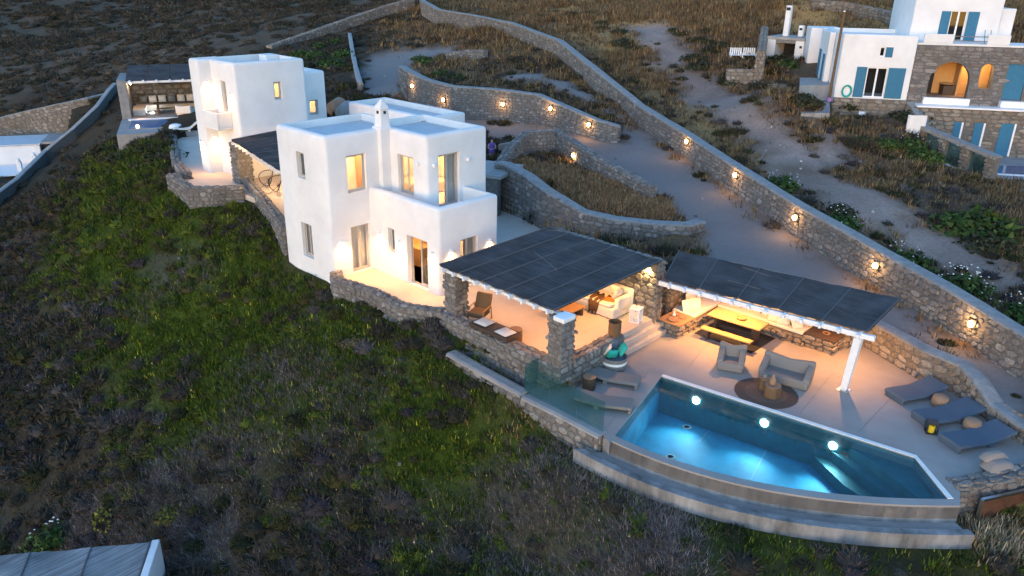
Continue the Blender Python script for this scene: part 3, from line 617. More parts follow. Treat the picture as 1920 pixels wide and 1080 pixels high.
# keep the basin facing inwards
me = basin.data; b_ = bmesh.new(); b_.from_mesh(me); bmesh.ops.recalc_face_normals(b_, faces=b_.faces)
for f in b_.faces: f.normal_flip()
me.materials.append(M['basinshade'])
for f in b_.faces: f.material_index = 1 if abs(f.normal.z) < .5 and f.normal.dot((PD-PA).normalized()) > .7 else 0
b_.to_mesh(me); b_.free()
M['water'] = clear_mat('pool_water', (.55,.89,.98), ior=1.30, rough=.03, bump=.12, bscale=2.2)
MB().add([(p.x, p.y, WATER+.012) for p in POOL], [tuple(range(n_))[::-1]]).build('water', M['water'], pool)
rim = MB()
def band(P, w, z0, z1, side=1):
    P = [Vector((p.x, p.y)) for p in P]; q = []
    for i in range(len(P)):
        a = P[max(0,i-1)]; b = P[min(len(P)-1,i+1)]; d = (b-a).normalized(); q.append(P[i]+Vector((d.y,-d.x))*w*side)
    n = len(P); vs = [(*p, z0) for p in P]+[(*p, z0) for p in q]+[(*p, z1) for p in P]+[(*p, z1) for p in q]; fs = []
    for i in range(n-1):
        fs += [(i,i+1,n+i+1,n+i),(2*n+i,3*n+i,3*n+i+1,2*n+i+1),(i,2*n+i,2*n+i+1,i+1),(n+i,n+i+1,3*n+i+1,3*n+i)]
    fs += [(0,n,3*n,2*n),(n-1,3*n-1,4*n-1,2*n-1)][:2] if False else [(0,n,3*n,2*n),(n-1,2*n+n-1,3*n+n-1,n+n-1)]
    return vs, fs
rim.add(*band([PA, PB, PC], .16, WATER-.10, DECK+.022, -1)); rim.build('rim', M['coping'], pool)
# curved weir wall and catch channel
M['weir'] = mat('stained_weir_concrete', (.33,.33,.335), .85, .75, 1.7, .3, col2=(.085,.085,.085), stretch=(1,1,.32), detail=9)
ow = MB(); ci = curve_in; co = curve_out; k = min(len(ci), len(co)); ci = [ci[round(i*(len(ci)-1)/(k-1))] for i in range(k)]; co = [co[round(i*(len(co)-1)/(k-1))] for i in range(k)]
def ring(a, b, z0, z1):
    n = len(a); vs = [(p.x,p.y,z0) for p in a]+[(p.x,p.y,z0) for p in b]+[(p.x,p.y,z1) for p in a]+[(p.x,p.y,z1) for p in b]; fs = []
    for i in range(n-1): fs += [(i,n+i,n+i+1,i+1),(2*n+i,2*n+i+1,3*n+i+1,3*n+i),(i,i+1,2*n+i+1,2*n+i),(n+i,3*n+i,3*n+i+1,n+i+1)]
    fs += [(0,2*n,3*n,n),(n-1,2*n-1,4*n-1,3*n-1)]; return vs, fs
MB().add(*ring([p+(q-p)*.004 for p, q in zip(ci, co)], co, -3.4, WATER-.012)).build('weir_wall', M['weir'], pool)
lo_ = [lip_out[round(i*(len(lip_out)-1)/(k-1))] for i in range(k)]
inner = [Vector((p.x+(q.x-p.x)*.36, p.y+(q.y-p.y)*.36, p.z)) for p, q in zip(lo_, co)]
MB().add(*ring(co, inner, -3.4, LIP-.14)).build('channel_floor', M['concrete'], pool)
MB().add(*ring(inner, lo_, -3.4, LIP)).build('channel_lip', M['weir'], pool)
e1 = [lo_[0], inner[0]]
# steps inside the shallow end
d1 = (PB-PA).normalized(); d2_ = (PC-PB).normalized()
for i, (off, z) in enumerate(((.45,-1.0),(.95,-1.35),(1.5,-1.72))):
    q = [PB, PC, PC - d1*off*1.1, PB - d1*(off+1.0) + d2_*.02, ]
    q = [PB+d2_*.03-d1*.03, PC-d1*.05+Vector((-.05,.05,0)), PC - d1*off + Vector((-.06,.06,0)), PB - d1*(off+.9) + d2_*(off*.9), PB - d1*(off+1.4)+d2_*.03]
    MB().prism([(p.x,p.y) for p in q], FLOOR-.01+i*.002, z).build('pool_step', M['basinshade'], pool)  # steps carry the same painted shade as the back wall
for i, (x, y) in enumerate(((1311,745),(1438,787),(1566,829))):
    nrm = Vector((PB.y-PA.y, -(PB.x-PA.x), 0)).normalized(); nrm = nrm if nrm.dot(PD-PA) > 0 else -nrm
    t = (S(x, y, WATER-.55)-PA).dot(d1); t = max(.5, min(7.5, (S(x,y,-1.15)-PA).dot(d1)))
    c = PA + d1*t; c.z = -1.15
    l = MB(); u = d1; w = Vector((0,0,1)); rr = .13
    l.add([c+nrm*.03] + [c+nrm*.02+u*math.cos(a)*rr+w*math.sin(a)*rr for a in [2*math.pi*j/14 for j in range(14)]], [(0, 1+j, 1+(j+1)%14) for j in range(14)])
    bulb = l.build('pool_light', M['poolbulb'], pool)
    lamp('pool_spot', 'SPOT', c+nrm*.12, 125, (.80,.95,1), .12, pool, nrm+Vector((0,0,-.40)), 104, .9)
for x, y in ((1288,801),(1257,857)):
    c = S(x, y, FLOOR); d_ = MB(); d_.lathe([(.16,.004),(.16,.02),(.10,.02),(.10,.004)], 16, c); d_.build('floor_drain', M['concrete'], pool)
# inlet line markings on the floor of the basin
for a, b in (((1341,793),(1310,830)),((1460,800),(1405,905)),((1592,840),(1556,926))):
    p, q = S(*a, FLOOR), S(*b, FLOOR); MB().bar(p+Vector((0,0,.008)), q+Vector((0,0,.008)), .016, .006).build('floor_joint', M['concrete'], pool)
# screed joints in the deck
for a, b in (((1128,860-45),(1220,690)),((1222,694),(1745,865)),((1290,690),(1330,640)),((1500,775),(1560,700)),((1610,810),(1680,735))):
    p, q = S(*a, DECK), S(*b, DECK); o = MB().bar(p+Vector((0,0,.002)), q+Vector((0,0,.002)), .018, .006).build('floor_joint', M['cap'], None); tag(o, 'thin screed joint in the grey pool deck', kind='structure')
# glass balustrade
gb = thing('glass_balustrade', 'frameless green-tinted glass balustrade on the pool deck edge', 'balustrade', (17.5, 16.1, DECK))
M['balglass'] = clear_mat('balustrade_glass', (.70,.84,.84), ior=1.5, body=(.10,.22,.24), bodyfac=.10)
gy = [16.05, 14.9, 13.72, 12.6]
for a, b in zip(gy[:-1], gy[1:]): MB().box(17.47, 17.49, b+.015, a-.015, DECK, DECK+1.1).build('glass_panel', M['balglass'], gb)
MB().box(17.50, 18.2, 16.06, 16.08, DECK, DECK+1.1).build('glass_panel', M['balglass'], gb)
# corten panel
ct = thing('steel_panel', 'rust-brown steel panel with pale frame below the pool end wall', 'panel', (22.1, 2.8, -2.5))
a, b = S(1842,938,-.75), S(1990,905,-.75); a.z = b.z = 0; d = (b-a).normalized()
MB().add([a+Vector((0,0,-2.6)), b+Vector((0,0,-2.6)), b+Vector((0,0,-.78)), a+Vector((0,0,-.78))] + [p+Vector((d.y,-d.x,0))*-.05 for p in (a+Vector((0,0,-2.6)), b+Vector((0,0,-2.6)), b+Vector((0,0,-.78)), a+Vector((0,0,-.78)))], [(0,1,2,3),(7,6,5,4),(0,4,5,1),(1,5,6,2),(2,6,7,3),(3,7,4,0)]).build('panel', mat('rusted_steel', (.10,.045,.025), .8, .4, 5, .2), ct)
f_ = MB(); f_.bar(a+Vector((0,0,-.74)), b+Vector((0,0,-.74)), .09); f_.bar(a+Vector((0,0,-2.6)), a+Vector((0,0,-.72)), .09); f_.build('frame', M['steel'], ct)
# ------------------------------------------------------------------ white houses
def bm_box(x0, x1, y0, y1, z0, z1, bev=0.0, seg=3, vert=True):
    bm = bmesh.new(); bmesh.ops.create_cube(bm, size=1)
    for v in bm.verts: v.co = ((x0+x1)/2+v.co.x*(x1-x0), (y0+y1)/2+v.co.y*(y1-y0), (z0+z1)/2+v.co.z*(z1-z0))
    if bev:
        es = [e for e in bm.edges if max(v.co.z for v in e.verts) > z1-.01]
        bmesh.ops.bevel(bm, geom=es, offset=bev, segments=seg, affect='EDGES', profile=.5)
    return bm
def tmp(bm, name='tmp'):
    me = bpy.data.meshes.new(name); bm.to_mesh(me); bm.free(); return link(bpy.data.objects.new(name, me))
def boolean(base, others, op):
    for o in others:
        m = base.modifiers.new('b', 'BOOLEAN'); m.operation = op; m.object = o; m.solver = 'EXACT'
    bpy.context.view_layer.update(); dg = bpy.context.evaluated_depsgraph_get()
    me = bpy.data.meshes.new_from_object(base.evaluated_get(dg)); base.modifiers.clear(); old = base.data; base.data = me
    for o in others: bpy.data.objects.remove(o)
def finish(o, name, parent, m, ang=50):
    o.name = name; o.data.materials.clear(); o.data.materials.append(m); im = minv(parent).inverted(); o.data.transform(im); o.parent = parent
    for p in o.data.polygons: p.use_smooth = False
    b = bmesh.new(); b.from_mesh(o.data); bmesh.ops.remove_doubles(b, verts=b.verts, dist=.0008)
    for f in b.faces: f.smooth = True
    for e in b.edges:
        if len(e.link_faces) == 2: e.smooth = e.calc_face_angle(0) < R(32)
    b.to_mesh(o.data); b.free(); return o
def house_shell(name, label, vols, unions_cut, recess, rooms, holes, loc):
    """vols: outer boxes; recess: roof pans; rooms: interiors; holes: window and door openings (all x0,x1,y0,y1,z0,z1)"""
    root = thing(name, label, 'house', loc)
    parts = []
    for v, c in zip(vols, unions_cut):
        o = tmp(bm_box(*v[:6], v[6] if len(v) > 6 else .16))
        if c: boolean(o, [tmp(bm_box(*k)) for k in c], 'DIFFERENCE')
        parts.append(o)
    base = parts[0]
    if len(parts) > 1: boolean(base, parts[1:], 'UNION')
    boolean(base, [tmp(bm_box(*k)) for k in recess+rooms+holes], 'DIFFERENCE')
    finish(base, 'walls', root, M['plaster']); return root
def rectX(X, tl, br): a, b = SX(*tl, X), SX(*br, X); return (min(a.y,b.y), max(a.y,b.y), min(a.z,b.z), max(a.z,b.z))
def rectY(Y, tl, br): a, b = SY(*tl, Y), SY(*br, Y); return (min(a.x,b.x), max(a.x,b.x), min(a.z,b.z), max(a.z,b.z))
def opening(root, axis, P, a0, a1, z0, z1, leaves=1, deep=.14, kind='window', curtain=None, ajar=0, m='frame', glassm='glass'):
    """joinery set into an opening whose outer wall face is plane P (normal -axis)"""
    def mp(a, d, z): return (P+d, a, z) if axis == 'X' else (a, P+d, z)
    def bx(mb, a, b, d0, d1, z, zz):
        vs = [mp(*q) for q in ((a,d0,z),(b,d0,z),(b,d1,z),(a,d1,z),(a,d0,zz),(b,d0,zz),(b,d1,zz),(a,d1,zz))]; return mb.add(vs, [(3,2,1,0),(4,5,6,7),(0,1,5,4),(1,2,6,5),(2,3,7,6),(3,0,4,7)])
    t = .055; f = MB(); g = .004
    bx(f, a0+g, a0+t, deep, deep+.07, z0+g, z1-g); bx(f, a1-t, a1-g, deep, deep+.07, z0+g, z1-g); bx(f, a0+t, a1-t, deep, deep+.07, z0+g, z0+t); bx(f, a0+t, a1-t, deep, deep+.07, z1-t, z1-g)
    fr = f.build(kind, M[m], root)
    w = (a1-a0-2*t)/leaves
    for k in range(leaves):
        x0, x1 = a0+t+w*k, a0+t+w*(k+1); dd = deep+.012+.03*(k % 2); q = .06
        if ajar and k == leaves-1: x1 = x0 + w; x0 = x0 - w*.92; x1 = x1 - w*.92
        l = MB(); bx(l, x0, x0+q, dd, dd+.035, z0+t, z1-t); bx(l, x1-q, x1, dd, dd+.035, z0+t, z1-t); bx(l, x0+q, x1-q, dd, dd+.035, z0+t, z0+t+.08); bx(l, x0+q, x1-q, dd, dd+.035, z1-t-q, z1-t)
        l.build('leaf', M[m], fr)
        p = MB(); bx(p, x0+q, x1-q, dd+.012, dd+.02, z0+t+.08, z1-t-q); p.build('pane', M[glassm], fr)
    if curtain:
        for lo, hi in curtain:
            c = MB(); n = 24; vs = []; 
            for i in range(n+1):
                a = a0+(a1-a0)*(lo+(hi-lo)*i/n); dd = deep+.2+.035*math.sin(i*2.4)
                vs += [mp(a, dd, z0+.02), mp(a, dd, z1-.02)]
            c.add(vs, [(2*i, 2*i+2, 2*i+3, 2*i+1) for i in range(n)]).build('curtain', M['curtain'], fr, smooth=True)
    return fr
# --- front house
FX, FY, BX_, BY_, RX, RY = 17.9, 28.1, 20.02, 23.39, 21.14, 25.4
TOP1 = 6.35
w1 = rectX(FX, (554.5,283), (573,337)); w2 = rectX(FX, (564,415), (589,487)); w3 = rectY(FY, (648.5,293), (688.5,356)); d1_ = rectY(FY, (657.5,427), (698,508)); d1_ = (d1_[0], d1_[1], .02, 2.2)
w4 = rectX(BX_, (727,426), (741,477)); d2r = rectX(BX_, (762.5,439), (803.5,548)); d2r = (d2r[0], d2r[1], .02, 2.25); d3 = rectY(BY_, (863,449), (896,440)); d3 = (d3[0], d3[1], .02, 2.25)
w5 = rectX(RX, (745,286), (776,362)); w5 = (w5[0], w5[1], 3.55, 5.30); d4 = rectY(RY, (822,294), (861,286)); d4 = (d4[0], d4[1], 3.07, 5.45)
cutX = lambda P, r: (P-.6, P+.42, r[0], r[1], r[2], r[3]); cutY = lambda P, r: (r[0], r[1], P-.6, P+.42, r[2], r[3])
h1 = house_shell('white_house', 'large front white cubic house with balcony, square chimney and glowing windows',
    [(FX,22.7,FY,32.0,-1.6,TOP1,.17), (RX,24.75,RY,29.8,-.5,TOP1,.17), (BX_,23.5,BY_,28.7,-.4,3.83,.16)],
    [None, None, [(BX_+.27,23.23,BY_+.27,29.5,3.05,5.0)]],
    [(FX+.3,22.4,FY+.3,31.7,6.02,7), (RX+.3,24.45,RY+.3,29.5,6.02,7)],
    [(FX+.35,20.0,FY+.35,31.6,.0,2.75), (FX+.35,22.3,FY+.35,31.6,3.12,5.7), (RX+.35,24.4,RY+.35,29.4,3.07,5.7), (BX_+.35,23.15,BY_+.35,29.3,.0,2.75)],
    [cutX(FX,w1), cutX(FX,w2), cutY(FY,w3), cutY(FY,d1_), cutX(BX_,w4), cutX(BX_,d2r), cutY(BY_,d3), cutX(RX,w5), cutY(RY,d4)], (20, 26, 0))
MB().box(FX+.31,22.39,FY+.31,31.69,6.0,6.03).build('roof', M['roof'], h1); MB().box(22.41,24.44,RY+.31,29.49,6.0,6.03).build('roof', M['roof'], h1); MB().box(RX+.31,22.405,RY+.31,FY-.0,6.0,6.028).build('roof', M['roof'], h1)
opening(h1,'X',FX,*w1, curtain=[(0,.8)]); opening(h1,'X',FX,*w2,leaves=2, curtain=[(0,1)]); opening(h1,'Y',FY,*w3)
opening(h1,'Y',FY,*d1_,leaves=2,kind='door',curtain=[(0,1)]); opening(h1,'X',BX_,*w4,curtain=[(0,1)]); opening(h1,'X',BX_,*d2r,leaves=2,kind='door',ajar=1,deep=.2); opening(h1,'Y',BY_,*d3,leaves=2,kind='door',curtain=[(.45,1)])
opening(h1,'X',RX,*w5,leaves=2); opening(h1,'Y',RY,*d4,leaves=2,kind='door',ajar=0,curtain=[(.5,1)])
cq = SY(716, 190, FY); ch = MB(); cxx, cyy = 20.98, 28.18
ch.box(cxx-.34,cxx+.30,cyy-.30,cyy+.34,3.0,6.42); chm = ch.build('chimney', M['plaster'], h1, bevel=.05)
def sq(h, z): return [(cxx+a*h, cyy+b*h, z) for a, b in ((-1,-1),(1,-1),(1,1),(-1,1))]
s = MB(); s.add(sq(.25,6.42)+sq(.20,7.12)+sq(.23,7.16)+sq(.21,7.30)+[(cxx,cyy,7.62)],
      [(0,1,5,4),(1,2,6,5),(2,3,7,6),(3,0,4,7)]+[(4,5,9,8),(5,6,10,9),(6,7,11,10),(7,4,8,11),(8,9,13,12),(9,10,14,13),(10,11,15,14),(11,8,12,15),(12,13,16),(13,14,16),(14,15,16),(15,12,16)]).build('stack', M['plaster'], chm, bevel=.025)
v = MB()
v.box(cxx-.235,cxx-.19,cyy-.06,cyy+.06,6.98,7.10); v.build('vent', M['black'], chm); MB().box(cxx-.06,cxx+.06,cyy-.235,cyy-.19,6.98,7.10).build('vent', M['black'], chm)
for x, y in ((22.62,29.72),(24.6,29.6)): MB().tube([(x-.3,y,6.12),(x-.3,y-.3,6.12)], .05).build('spout', M['white'], h1)
# interiors: warm ceiling lamps seen through the windows
def room_lamp(root, x, y, z, e, col=(1,.43,.11)):
    e *= .42
    b = MB(); b.ball((x,y,z), .13); b.build('ceiling_lamp', M['warm'], root); lamp('room_light', 'POINT', (x,y,z-.18), e, col, .12, root)
room_lamp(h1, 19.0,30.0,2.35,55); room_lamp(h1, 21.6,26.6,2.35,110); room_lamp(h1, 19.6,29.1,5.3,75); room_lamp(h1, 23.0,27.2,5.3,110)
MB().box(FX+.36,22.29,29.9,30.0,3.13,5.69).build('partition', M['plaster'], h1)
# wardrobe and bed inside the lit rooms
MB().box(20.6,22.2,28.9,29.85,3.13,5.3).build('wardrobe', M['wood'], h1); MB().box(22.3,24.2,27.4,29.2,3.08,3.6).build('bed', M['fabric'], h1, bevel=.05)
MB().box(21.6,23.0,26.6,29.2,.02,.9).build('kitchen_counter', M['wood'], h1)
def sconce(axis, P, a, z, label, e=26, group='wall lights on the white houses', col=(1,.50,.15)):
    loc = (P-.07, a, z) if axis == 'X' else (a, P-.07, z)
    t = thing('wall_light', label, 'wall light', loc, group=group)
    b = MB(); b.obox(Vector(loc), .13 if axis == 'X' else .12, .12 if axis == 'X' else .13, .16); b.build('housing', M['white'], t, bevel=.015)
    if e:
        l = MB(); l.obox(Vector(loc)-Vector((0,0,.085)), .10, .10, .008); l.build('lens', M['warmsoft'], t)
        off = Vector((-.16,0,-.13)) if axis == 'X' else Vector((0,-.16,-.13))
        lamp('wall_glow', 'SPOT', Vector(loc)+off, e*1.15, col, .09, t, off*Vector((-.2,-.2,1))+Vector((0,0,-1)), 150, .9)
    return t
q = SY(640,452,FY); sconce('Y',FY,q.x,q.z,'lit wall light left of the ground floor terrace door of the front house',42)
q = SX(713,436,BX_); sconce('X',BX_,q.y,q.z,'lit wall light in the corner beside the terrace door of the front house',42)
q = SX(750,452,BX_); sconce('X',BX_,q.y,q.z,'lit wall light between narrow window and sliding door of the front house',42)
q = SX(812,474,BX_); sconce('X',BX_,q.y,q.z,'lit wall light at the corner right of the open sliding door',42)
q = SY(845,470,BY_); sconce('Y',BY_,q.x,q.z,'lit wall light just left of the door above the big pergola edge',26)
q = SY(917,450,BY_); sconce('Y',BY_,q.x,q.z,'lit wall light at the right end of the front house near the pergola',26)
q = SX(785,307,RX); sconce('X',RX,q.y,q.z,'unlit round wall light on the upper wall right of the slim balcony window',0)
q = SY(812,310,RY); sconce('Y',RY,q.x,q.z,'unlit wall light left of the upper balcony door',0)
q = SY(876,298,RY); sconce('Y',RY,q.x,q.z,'unlit wall light right of the upper balcony door',0)
# --- annex behind
az = 4.6; aA, aB, aC = S(652,190,az), S(746,183,az), S(847,213,az)
ax0, ay1, ax1 = aA.x, aA.y, (aB.x+aC.x)/2+.3; ay0 = aC.y-.2
an = house_shell('white_annex', 'low flat-roofed white annex behind the chimney of the front house', [(ax0,ax1,ay0,ay1,.5,az,.16)], [None], [(ax0+.35,ax1-.35,ay0+.35,ay1-.35,az-.35,az+1)], [], [], ((ax0+ax1)/2,(ay0+ay1)/2,1.5))
MB().box(ax0+.36,ax1-.36,ay0+.36,ay1-.36,az-.36,az-.33).build('roof', M['roof'], an)
p = S(765,190,az-.3); t = thing('roof_aerial', 'thin dark aerial standing on the roof of the low annex', 'aerial', p); a = MB(); a.tube([p, p+Vector((0,0,1.1))], .02); a.tube([p+Vector((0,0,1.0)), p+Vector((.5,.2,.8)), p+Vector((.9,.3,.85))], .015); a.build('mast', M['black'], t)
e_ = MB(); [e_.bar(p+Vector((-.3+.1*k,0,.55)), p+Vector((-.3+.1*k,0,.95)), .02) for k in range(5)]; e_.bar(p+Vector((-.35,0,.75)), p+Vector((.2,0,.75)), .02); e_.build('element', M['black'], t)
# --- rear house
XM, YM, XF, YF = 21.5, 42.35, 20.72, 45.1; Z2 = H2Z; TOP2 = 7.80
ww = rectX(XM, (413,151), (428.5,211)); dd = rectX(XM, (434,263), (446,329)); dd = (dd[0], dd[1], Z2+.02, Z2+2.15); wr = rectY(YM, (512.5,154), (530,186)); XR = 26.05
YRc = 45.2; wc = rectY(YRc, (580,188), (598,214))
h2 = house_shell('white_house', 'rear white cubic house with small box balcony and two orange-lit square windows',
    [(XM,XR,YM,46.2,-.8,TOP2,.17), (XF,XM+1.0,YF,46.23,-.85,TOP2+.03,.17), (XR-1.2,29.25,YRc,49.2,-.5,6.6,.17)], [None,None,None],
    [(XM+.32,XR-.32,YM+.32,45.9,TOP2-.4,9), (XF+.3,XM+.6,YF+.3,45.95,TOP2-.36,9), (XR+.02,28.95,YRc+.3,48.9,6.25,9)],
    [(XM+.35,XR-.35,YM+.35,45.85,Z2,Z2+2.7), (XM+.35,XR-.35,YM+.35,45.85,Z2+3.1,TOP2-.7), (XR+.05,28.9,YRc+.35,48.8,3.2,5.9)],
    [cutX(XM,ww), cutX(XM,dd), cutY(YM,wr), cutY(YRc,wc)], (23.5, 46, Z2))
MB().box(XM+.33,XR-.33,YM+.33,45.89,TOP2-.42,TOP2-.39).build('roof', M['roof'], h2)
MB().box(XR-1.2,XR-.33,44.6,45.5,TOP2-.39,TOP2+.05).build('roof_box', M['plaster'], h2, bevel=.04)
opening(h2,'X',XM,*ww,leaves=1); opening(h2,'X',XM,*dd,leaves=1,kind='door',curtain=[(0,1)]); opening(h2,'Y',YM,*wr); opening(h2,'Y',YRc,*wc)
q0, q1 = SX(388,209,XF), SX(405,214,XM); bz = 4.05
MB().box(XF-.15,XM-.01,43.15,44.9,bz,bz+.14).build('balcony', M['plaster'], h2, bevel=.03)
bl = MB(); bl.box(XF-.15,XF-.03,43.15,44.9,bz+.142,bz+.98); bl.box(XF-.028,XM-.012,43.15,43.27,bz+.142,bz+.98); bl.box(XF-.028,XM-.012,44.78,44.9,bz+.142,bz+.98); bl.build('balcony_parapet', M['plaster'], h2, bevel=.03)
room_lamp(h2, 24.2,44.5,6.2,60); room_lamp(h2, 23.2,44.8,Z2+2.3,60); room_lamp(h2, 27.8,47,5.5,45)
q = SY(395,150,YF); sconce('Y',YF,21.15,6.6,'lit wall light high on the recessed end wall of the rear house',40)
sconce('X',XM,42.85,6.1,'lit wall light between balcony door and corner of the rear house',22)
sconce('Y',YF,21.2,3.4,'lit wall light low on the recessed end wall of the rear house',48)
sconce('X',XF,45.7,3.1,'lit wall light on the walkway side of the rear house',30)
# --- pergolas
M['batten'] = mat('dark_batten', (.095,.095,.10), .8)
M['reed'] = mat('dark_reed_mat', (.045,.048,.058), .95, .45, 3.0, .5, stretch=(14,14,14), spec=.1)
def reed_mat(name, seedc, dirv, base=(.060,.056,.058)):
    """reed screen: stalk lines across dirv, patchy weathering"""
    m = bpy.data.materials.new(name); m.use_nodes = True; nt = m.node_tree; b = nt.nodes['Principled BSDF']; N = nt.nodes.new; L = nt.links.new
    b.inputs['Roughness'].default_value = .95; b.inputs['Specular IOR Level'].default_value = .1
    ge = N('ShaderNodeNewGeometry'); mp = N('ShaderNodeMapping'); L(ge.outputs['Position'], mp.inputs[0]); mp.inputs['Rotation'].default_value = (0,0,-math.atan2(dirv[1],dirv[0])); 
    mp.inputs['Scale'].default_value = (55,.8,1)
    n = N('ShaderNodeTexNoise'); n.inputs['Scale'].default_value = 1; n.inputs['Detail'].default_value = 3; L(mp.outputs[0], n.inputs['Vector'])
    n2 = N('ShaderNodeTexNoise'); n2.inputs['Scale'].default_value = .9; n2.inputs['Detail'].default_value = 5; L(ge.outputs['Position'], n2.inputs['Vector'])
    r = N('ShaderNodeValToRGB'); L(n.outputs[0], r.inputs[0]); r.color_ramp.elements[0].position = .3; r.color_ramp.elements[1].position = .75
    r.color_ramp.elements[0].color = (*(x*.55 for x in base),1); r.color_ramp.elements[1].color = (*(x*1.7 for x in base),1)
    mx = N('ShaderNodeMix'); mx.data_type = 'RGBA'; mx.blend_type = 'MULTIPLY'; mx.inputs['Factor'].default_value = 1; L(r.outputs[0], mx.inputs['A'])
    mr = N('ShaderNodeMapRange'); mr.inputs['From Min'].default_value = .3; mr.inputs['From Max'].default_value = .7; mr.inputs['To Min'].default_value = .7; mr.inputs['To Max'].default_value = 1.35; L(n2.outputs[0], mr.inputs[0]); L(mr.outputs[0], mx.inputs['B'])
    L(mx.outputs['Result'], b.inputs['Base Color']); bp = N('ShaderNodeBump'); bp.inputs['Strength'].default_value = .6; bp.inputs['Distance'].default_value = .02; L(n.outputs[0], bp.inputs['Height']); L(bp.outputs[0], b.inputs['Normal'])
    return m
def pergola(name, label, A, B, C, D, mats, battens, rafters, sheets, beam=True, th=.04, rw=.11, over=.22, raf_m='white', group=None):
    """A-B front edge, D-C back edge (world points at mat level)"""
    A, B, C, D = [Vector(p) for p in (A, B, C, D)]
    root = thing(name, label, 'pergola', (A+B+C+D)/4)
    up = Vector((0,0,1)); pt = lambda s, t: (A.lerp(B, s)).lerp(D.lerp(C, s), t)
    nx, ny = 14, 6
    for k in range(sheets):
        s0, s1 = k/sheets, (k+1)/sheets; vs = []; mb = MB(); n = 8
        dz = random.uniform(0,.012)
        for j in range(ny+1):
            for i in range(n+1):
                s = s0+(s1-s0)*i/n; edge = random.uniform(-.004,.010) if j in (0, ny) else 0
                p = pt(s, j/ny+edge); sag = -.03*math.sin(math.pi*((s*battens) % 1))+random.uniform(-.008,.008)
                vs.append(p+up*(sag+dz+.002*k))
        m_ = len(vs); vs += [v-up*th for v in vs]
        fs = [(j*(n+1)+i, j*(n+1)+i+1, (j+1)*(n+1)+i+1, (j+1)*(n+1)+i) for j in range(ny) for i in range(n)]
        fs += [(m_+f[3], m_+f[2], m_+f[1], m_+f[0]) for f in fs]
        for i in range(n): fs += [(i+1, i, m_+i, m_+i+1), (ny*(n+1)+i, ny*(n+1)+i+1, m_+ny*(n+1)+i+1, m_+ny*(n+1)+i)]
        for j in range(ny): fs += [(j*(n+1), (j+1)*(n+1), m_+(j+1)*(n+1), m_+j*(n+1)), ((j+1)*(n+1)+n, j*(n+1)+n, m_+j*(n+1)+n, m_+(j+1)*(n+1)+n)]
        mb.add(vs, fs).build('reed_sheet', mats, root, smooth=False)
    for k in range(battens+1):
        s = min(.995, max(.005, k/battens)); b = MB(); b.bar(pt(s, .0)+up*.02, pt(s, 1.0)+up*.02, .04, .035); b.build('batten', M['batten'], root)
    fd = (A-D).normalized()
    for k in range(rafters):
        s = (k+.5)/rafters; b = MB(); p = pt(s, 0)-up*(th+.10)+fd*over*(.6); q_ = pt(s, 1)-up*(th+.10); b.bar(p, q_, rw*.75, rw*1.3); b.build('rafter', M[raf_m], root, bevel=.01)
    return root, pt
Zp = 2.38
M['reed1'] = reed_mat('reed_roof', 0, (0,1)); M['reed2'] = reed_mat('reed_roof_long', 0, (0,1), (.066,.062,.064))
pg, pt = pergola('pergola', 'big square dark reed pergola on two rubble columns over the lit terrace', (18.38,21.5,Zp),(18.38,15.55,Zp),(24.75,15.62,Zp+.12),(24.72,21.5,Zp+.12), M['reed1'], 5, 10, 5)
MB().bar((18.6,21.5,2.16),(18.6,15.1,2.16),.2,.12).build('beam', M['white'], pg, bevel=.01)
MB().bar((18.42,15.42,2.22),(18.42,14.95,2.22),.0+.62,.16).build('beam_end', M['white'], pg, bevel=.02)
for a, b in (((.30,.55),(.62,.42)),((.62,.42),(.62,.40)),((.95,.75),(.93,1.0)),((.05,.93),(.24,.995))):
    p, q = pt(*a), pt(*b); MB().tube([p+Vector((0,0,.05)), (p+q)/2+Vector((0.02,.03,.07)), q+Vector((0,0,.05))], .007, 5).build('cable', M['greyfab'], pg)
lp = S(1243,523,1.82); rp = S(1628,622,1.82)
pg2, pt2 = pergola('pergola', 'long dark reed pergola on a white beam and post over the dining corner', lp, rp, S(1690,560,2.0), S(1272,470,2.0), M['reed2'], 5, 12, 5, over=.5, raf_m='white')
bd = (rp-lp).normalized(); b0 = lp-bd*.15-Vector((0,0,.2)); b1 = rp+bd*.25-Vector((0,0,.2))
fr_ = Vector((-bd.y*-1, bd.x*-1, 0)); fr_ = Vector((bd.y, -bd.x, 0)); fr_ = fr_ if fr_.x < 0 else -fr_
MB().bar(b0+fr_*-.02, b1+fr_*-.02, .14, .18).build('beam', M['white'], pg2, bevel=.01)
pp = S(1582,731,DECK); MB().add([(pp.x+dx*.11, pp.y+dy*.11, DECK+.02) for dx, dy in ((-1,-1),(1,-1),(1,1),(-1,1))]+[(b1.x-bd.x*.5+dx*.13, b1.y-bd.y*.5+dy*.13, b1.z-.09) for dx, dy in ((-1,-1),(1,-1),(1,1),(-1,1))], [(3,2,1,0),(4,5,6,7),(0,1,5,4),(1,2,6,5),(2,3,7,6),(3,0,4,7)]).build('post', M['white'], pg2, bevel=.012)
MB().box(pp.x-.2,pp.x+.2,pp.y-.2,pp.y+.2,DECK,DECK+.02).build('foot_plate', M['steel'], pg2)
for a, b in (((.30,.40),(.47,.36)),((.25,.98),(.99,.985)),((.33,.88),(.47,.80))):
    p, q = pt2(*a), pt2(*b); MB().tube([p+Vector((0,0,.04)), q+Vector((0,0,.04))], .006, 5).build('cable', M['greyfab'], pg2)
pa, pb, pc, pd = S(434,262,3.75), S(524,319,3.7), Vector((22.0,32.4,3.75)), Vector((24.6,42.2,3.85))
pg3, pt3 = pergola('pergola', 'narrow dark reed pergola over the covered terrace between the two white houses', pa, pb, pc, pd, M['reed1'], 6, 12, 4, over=.2)
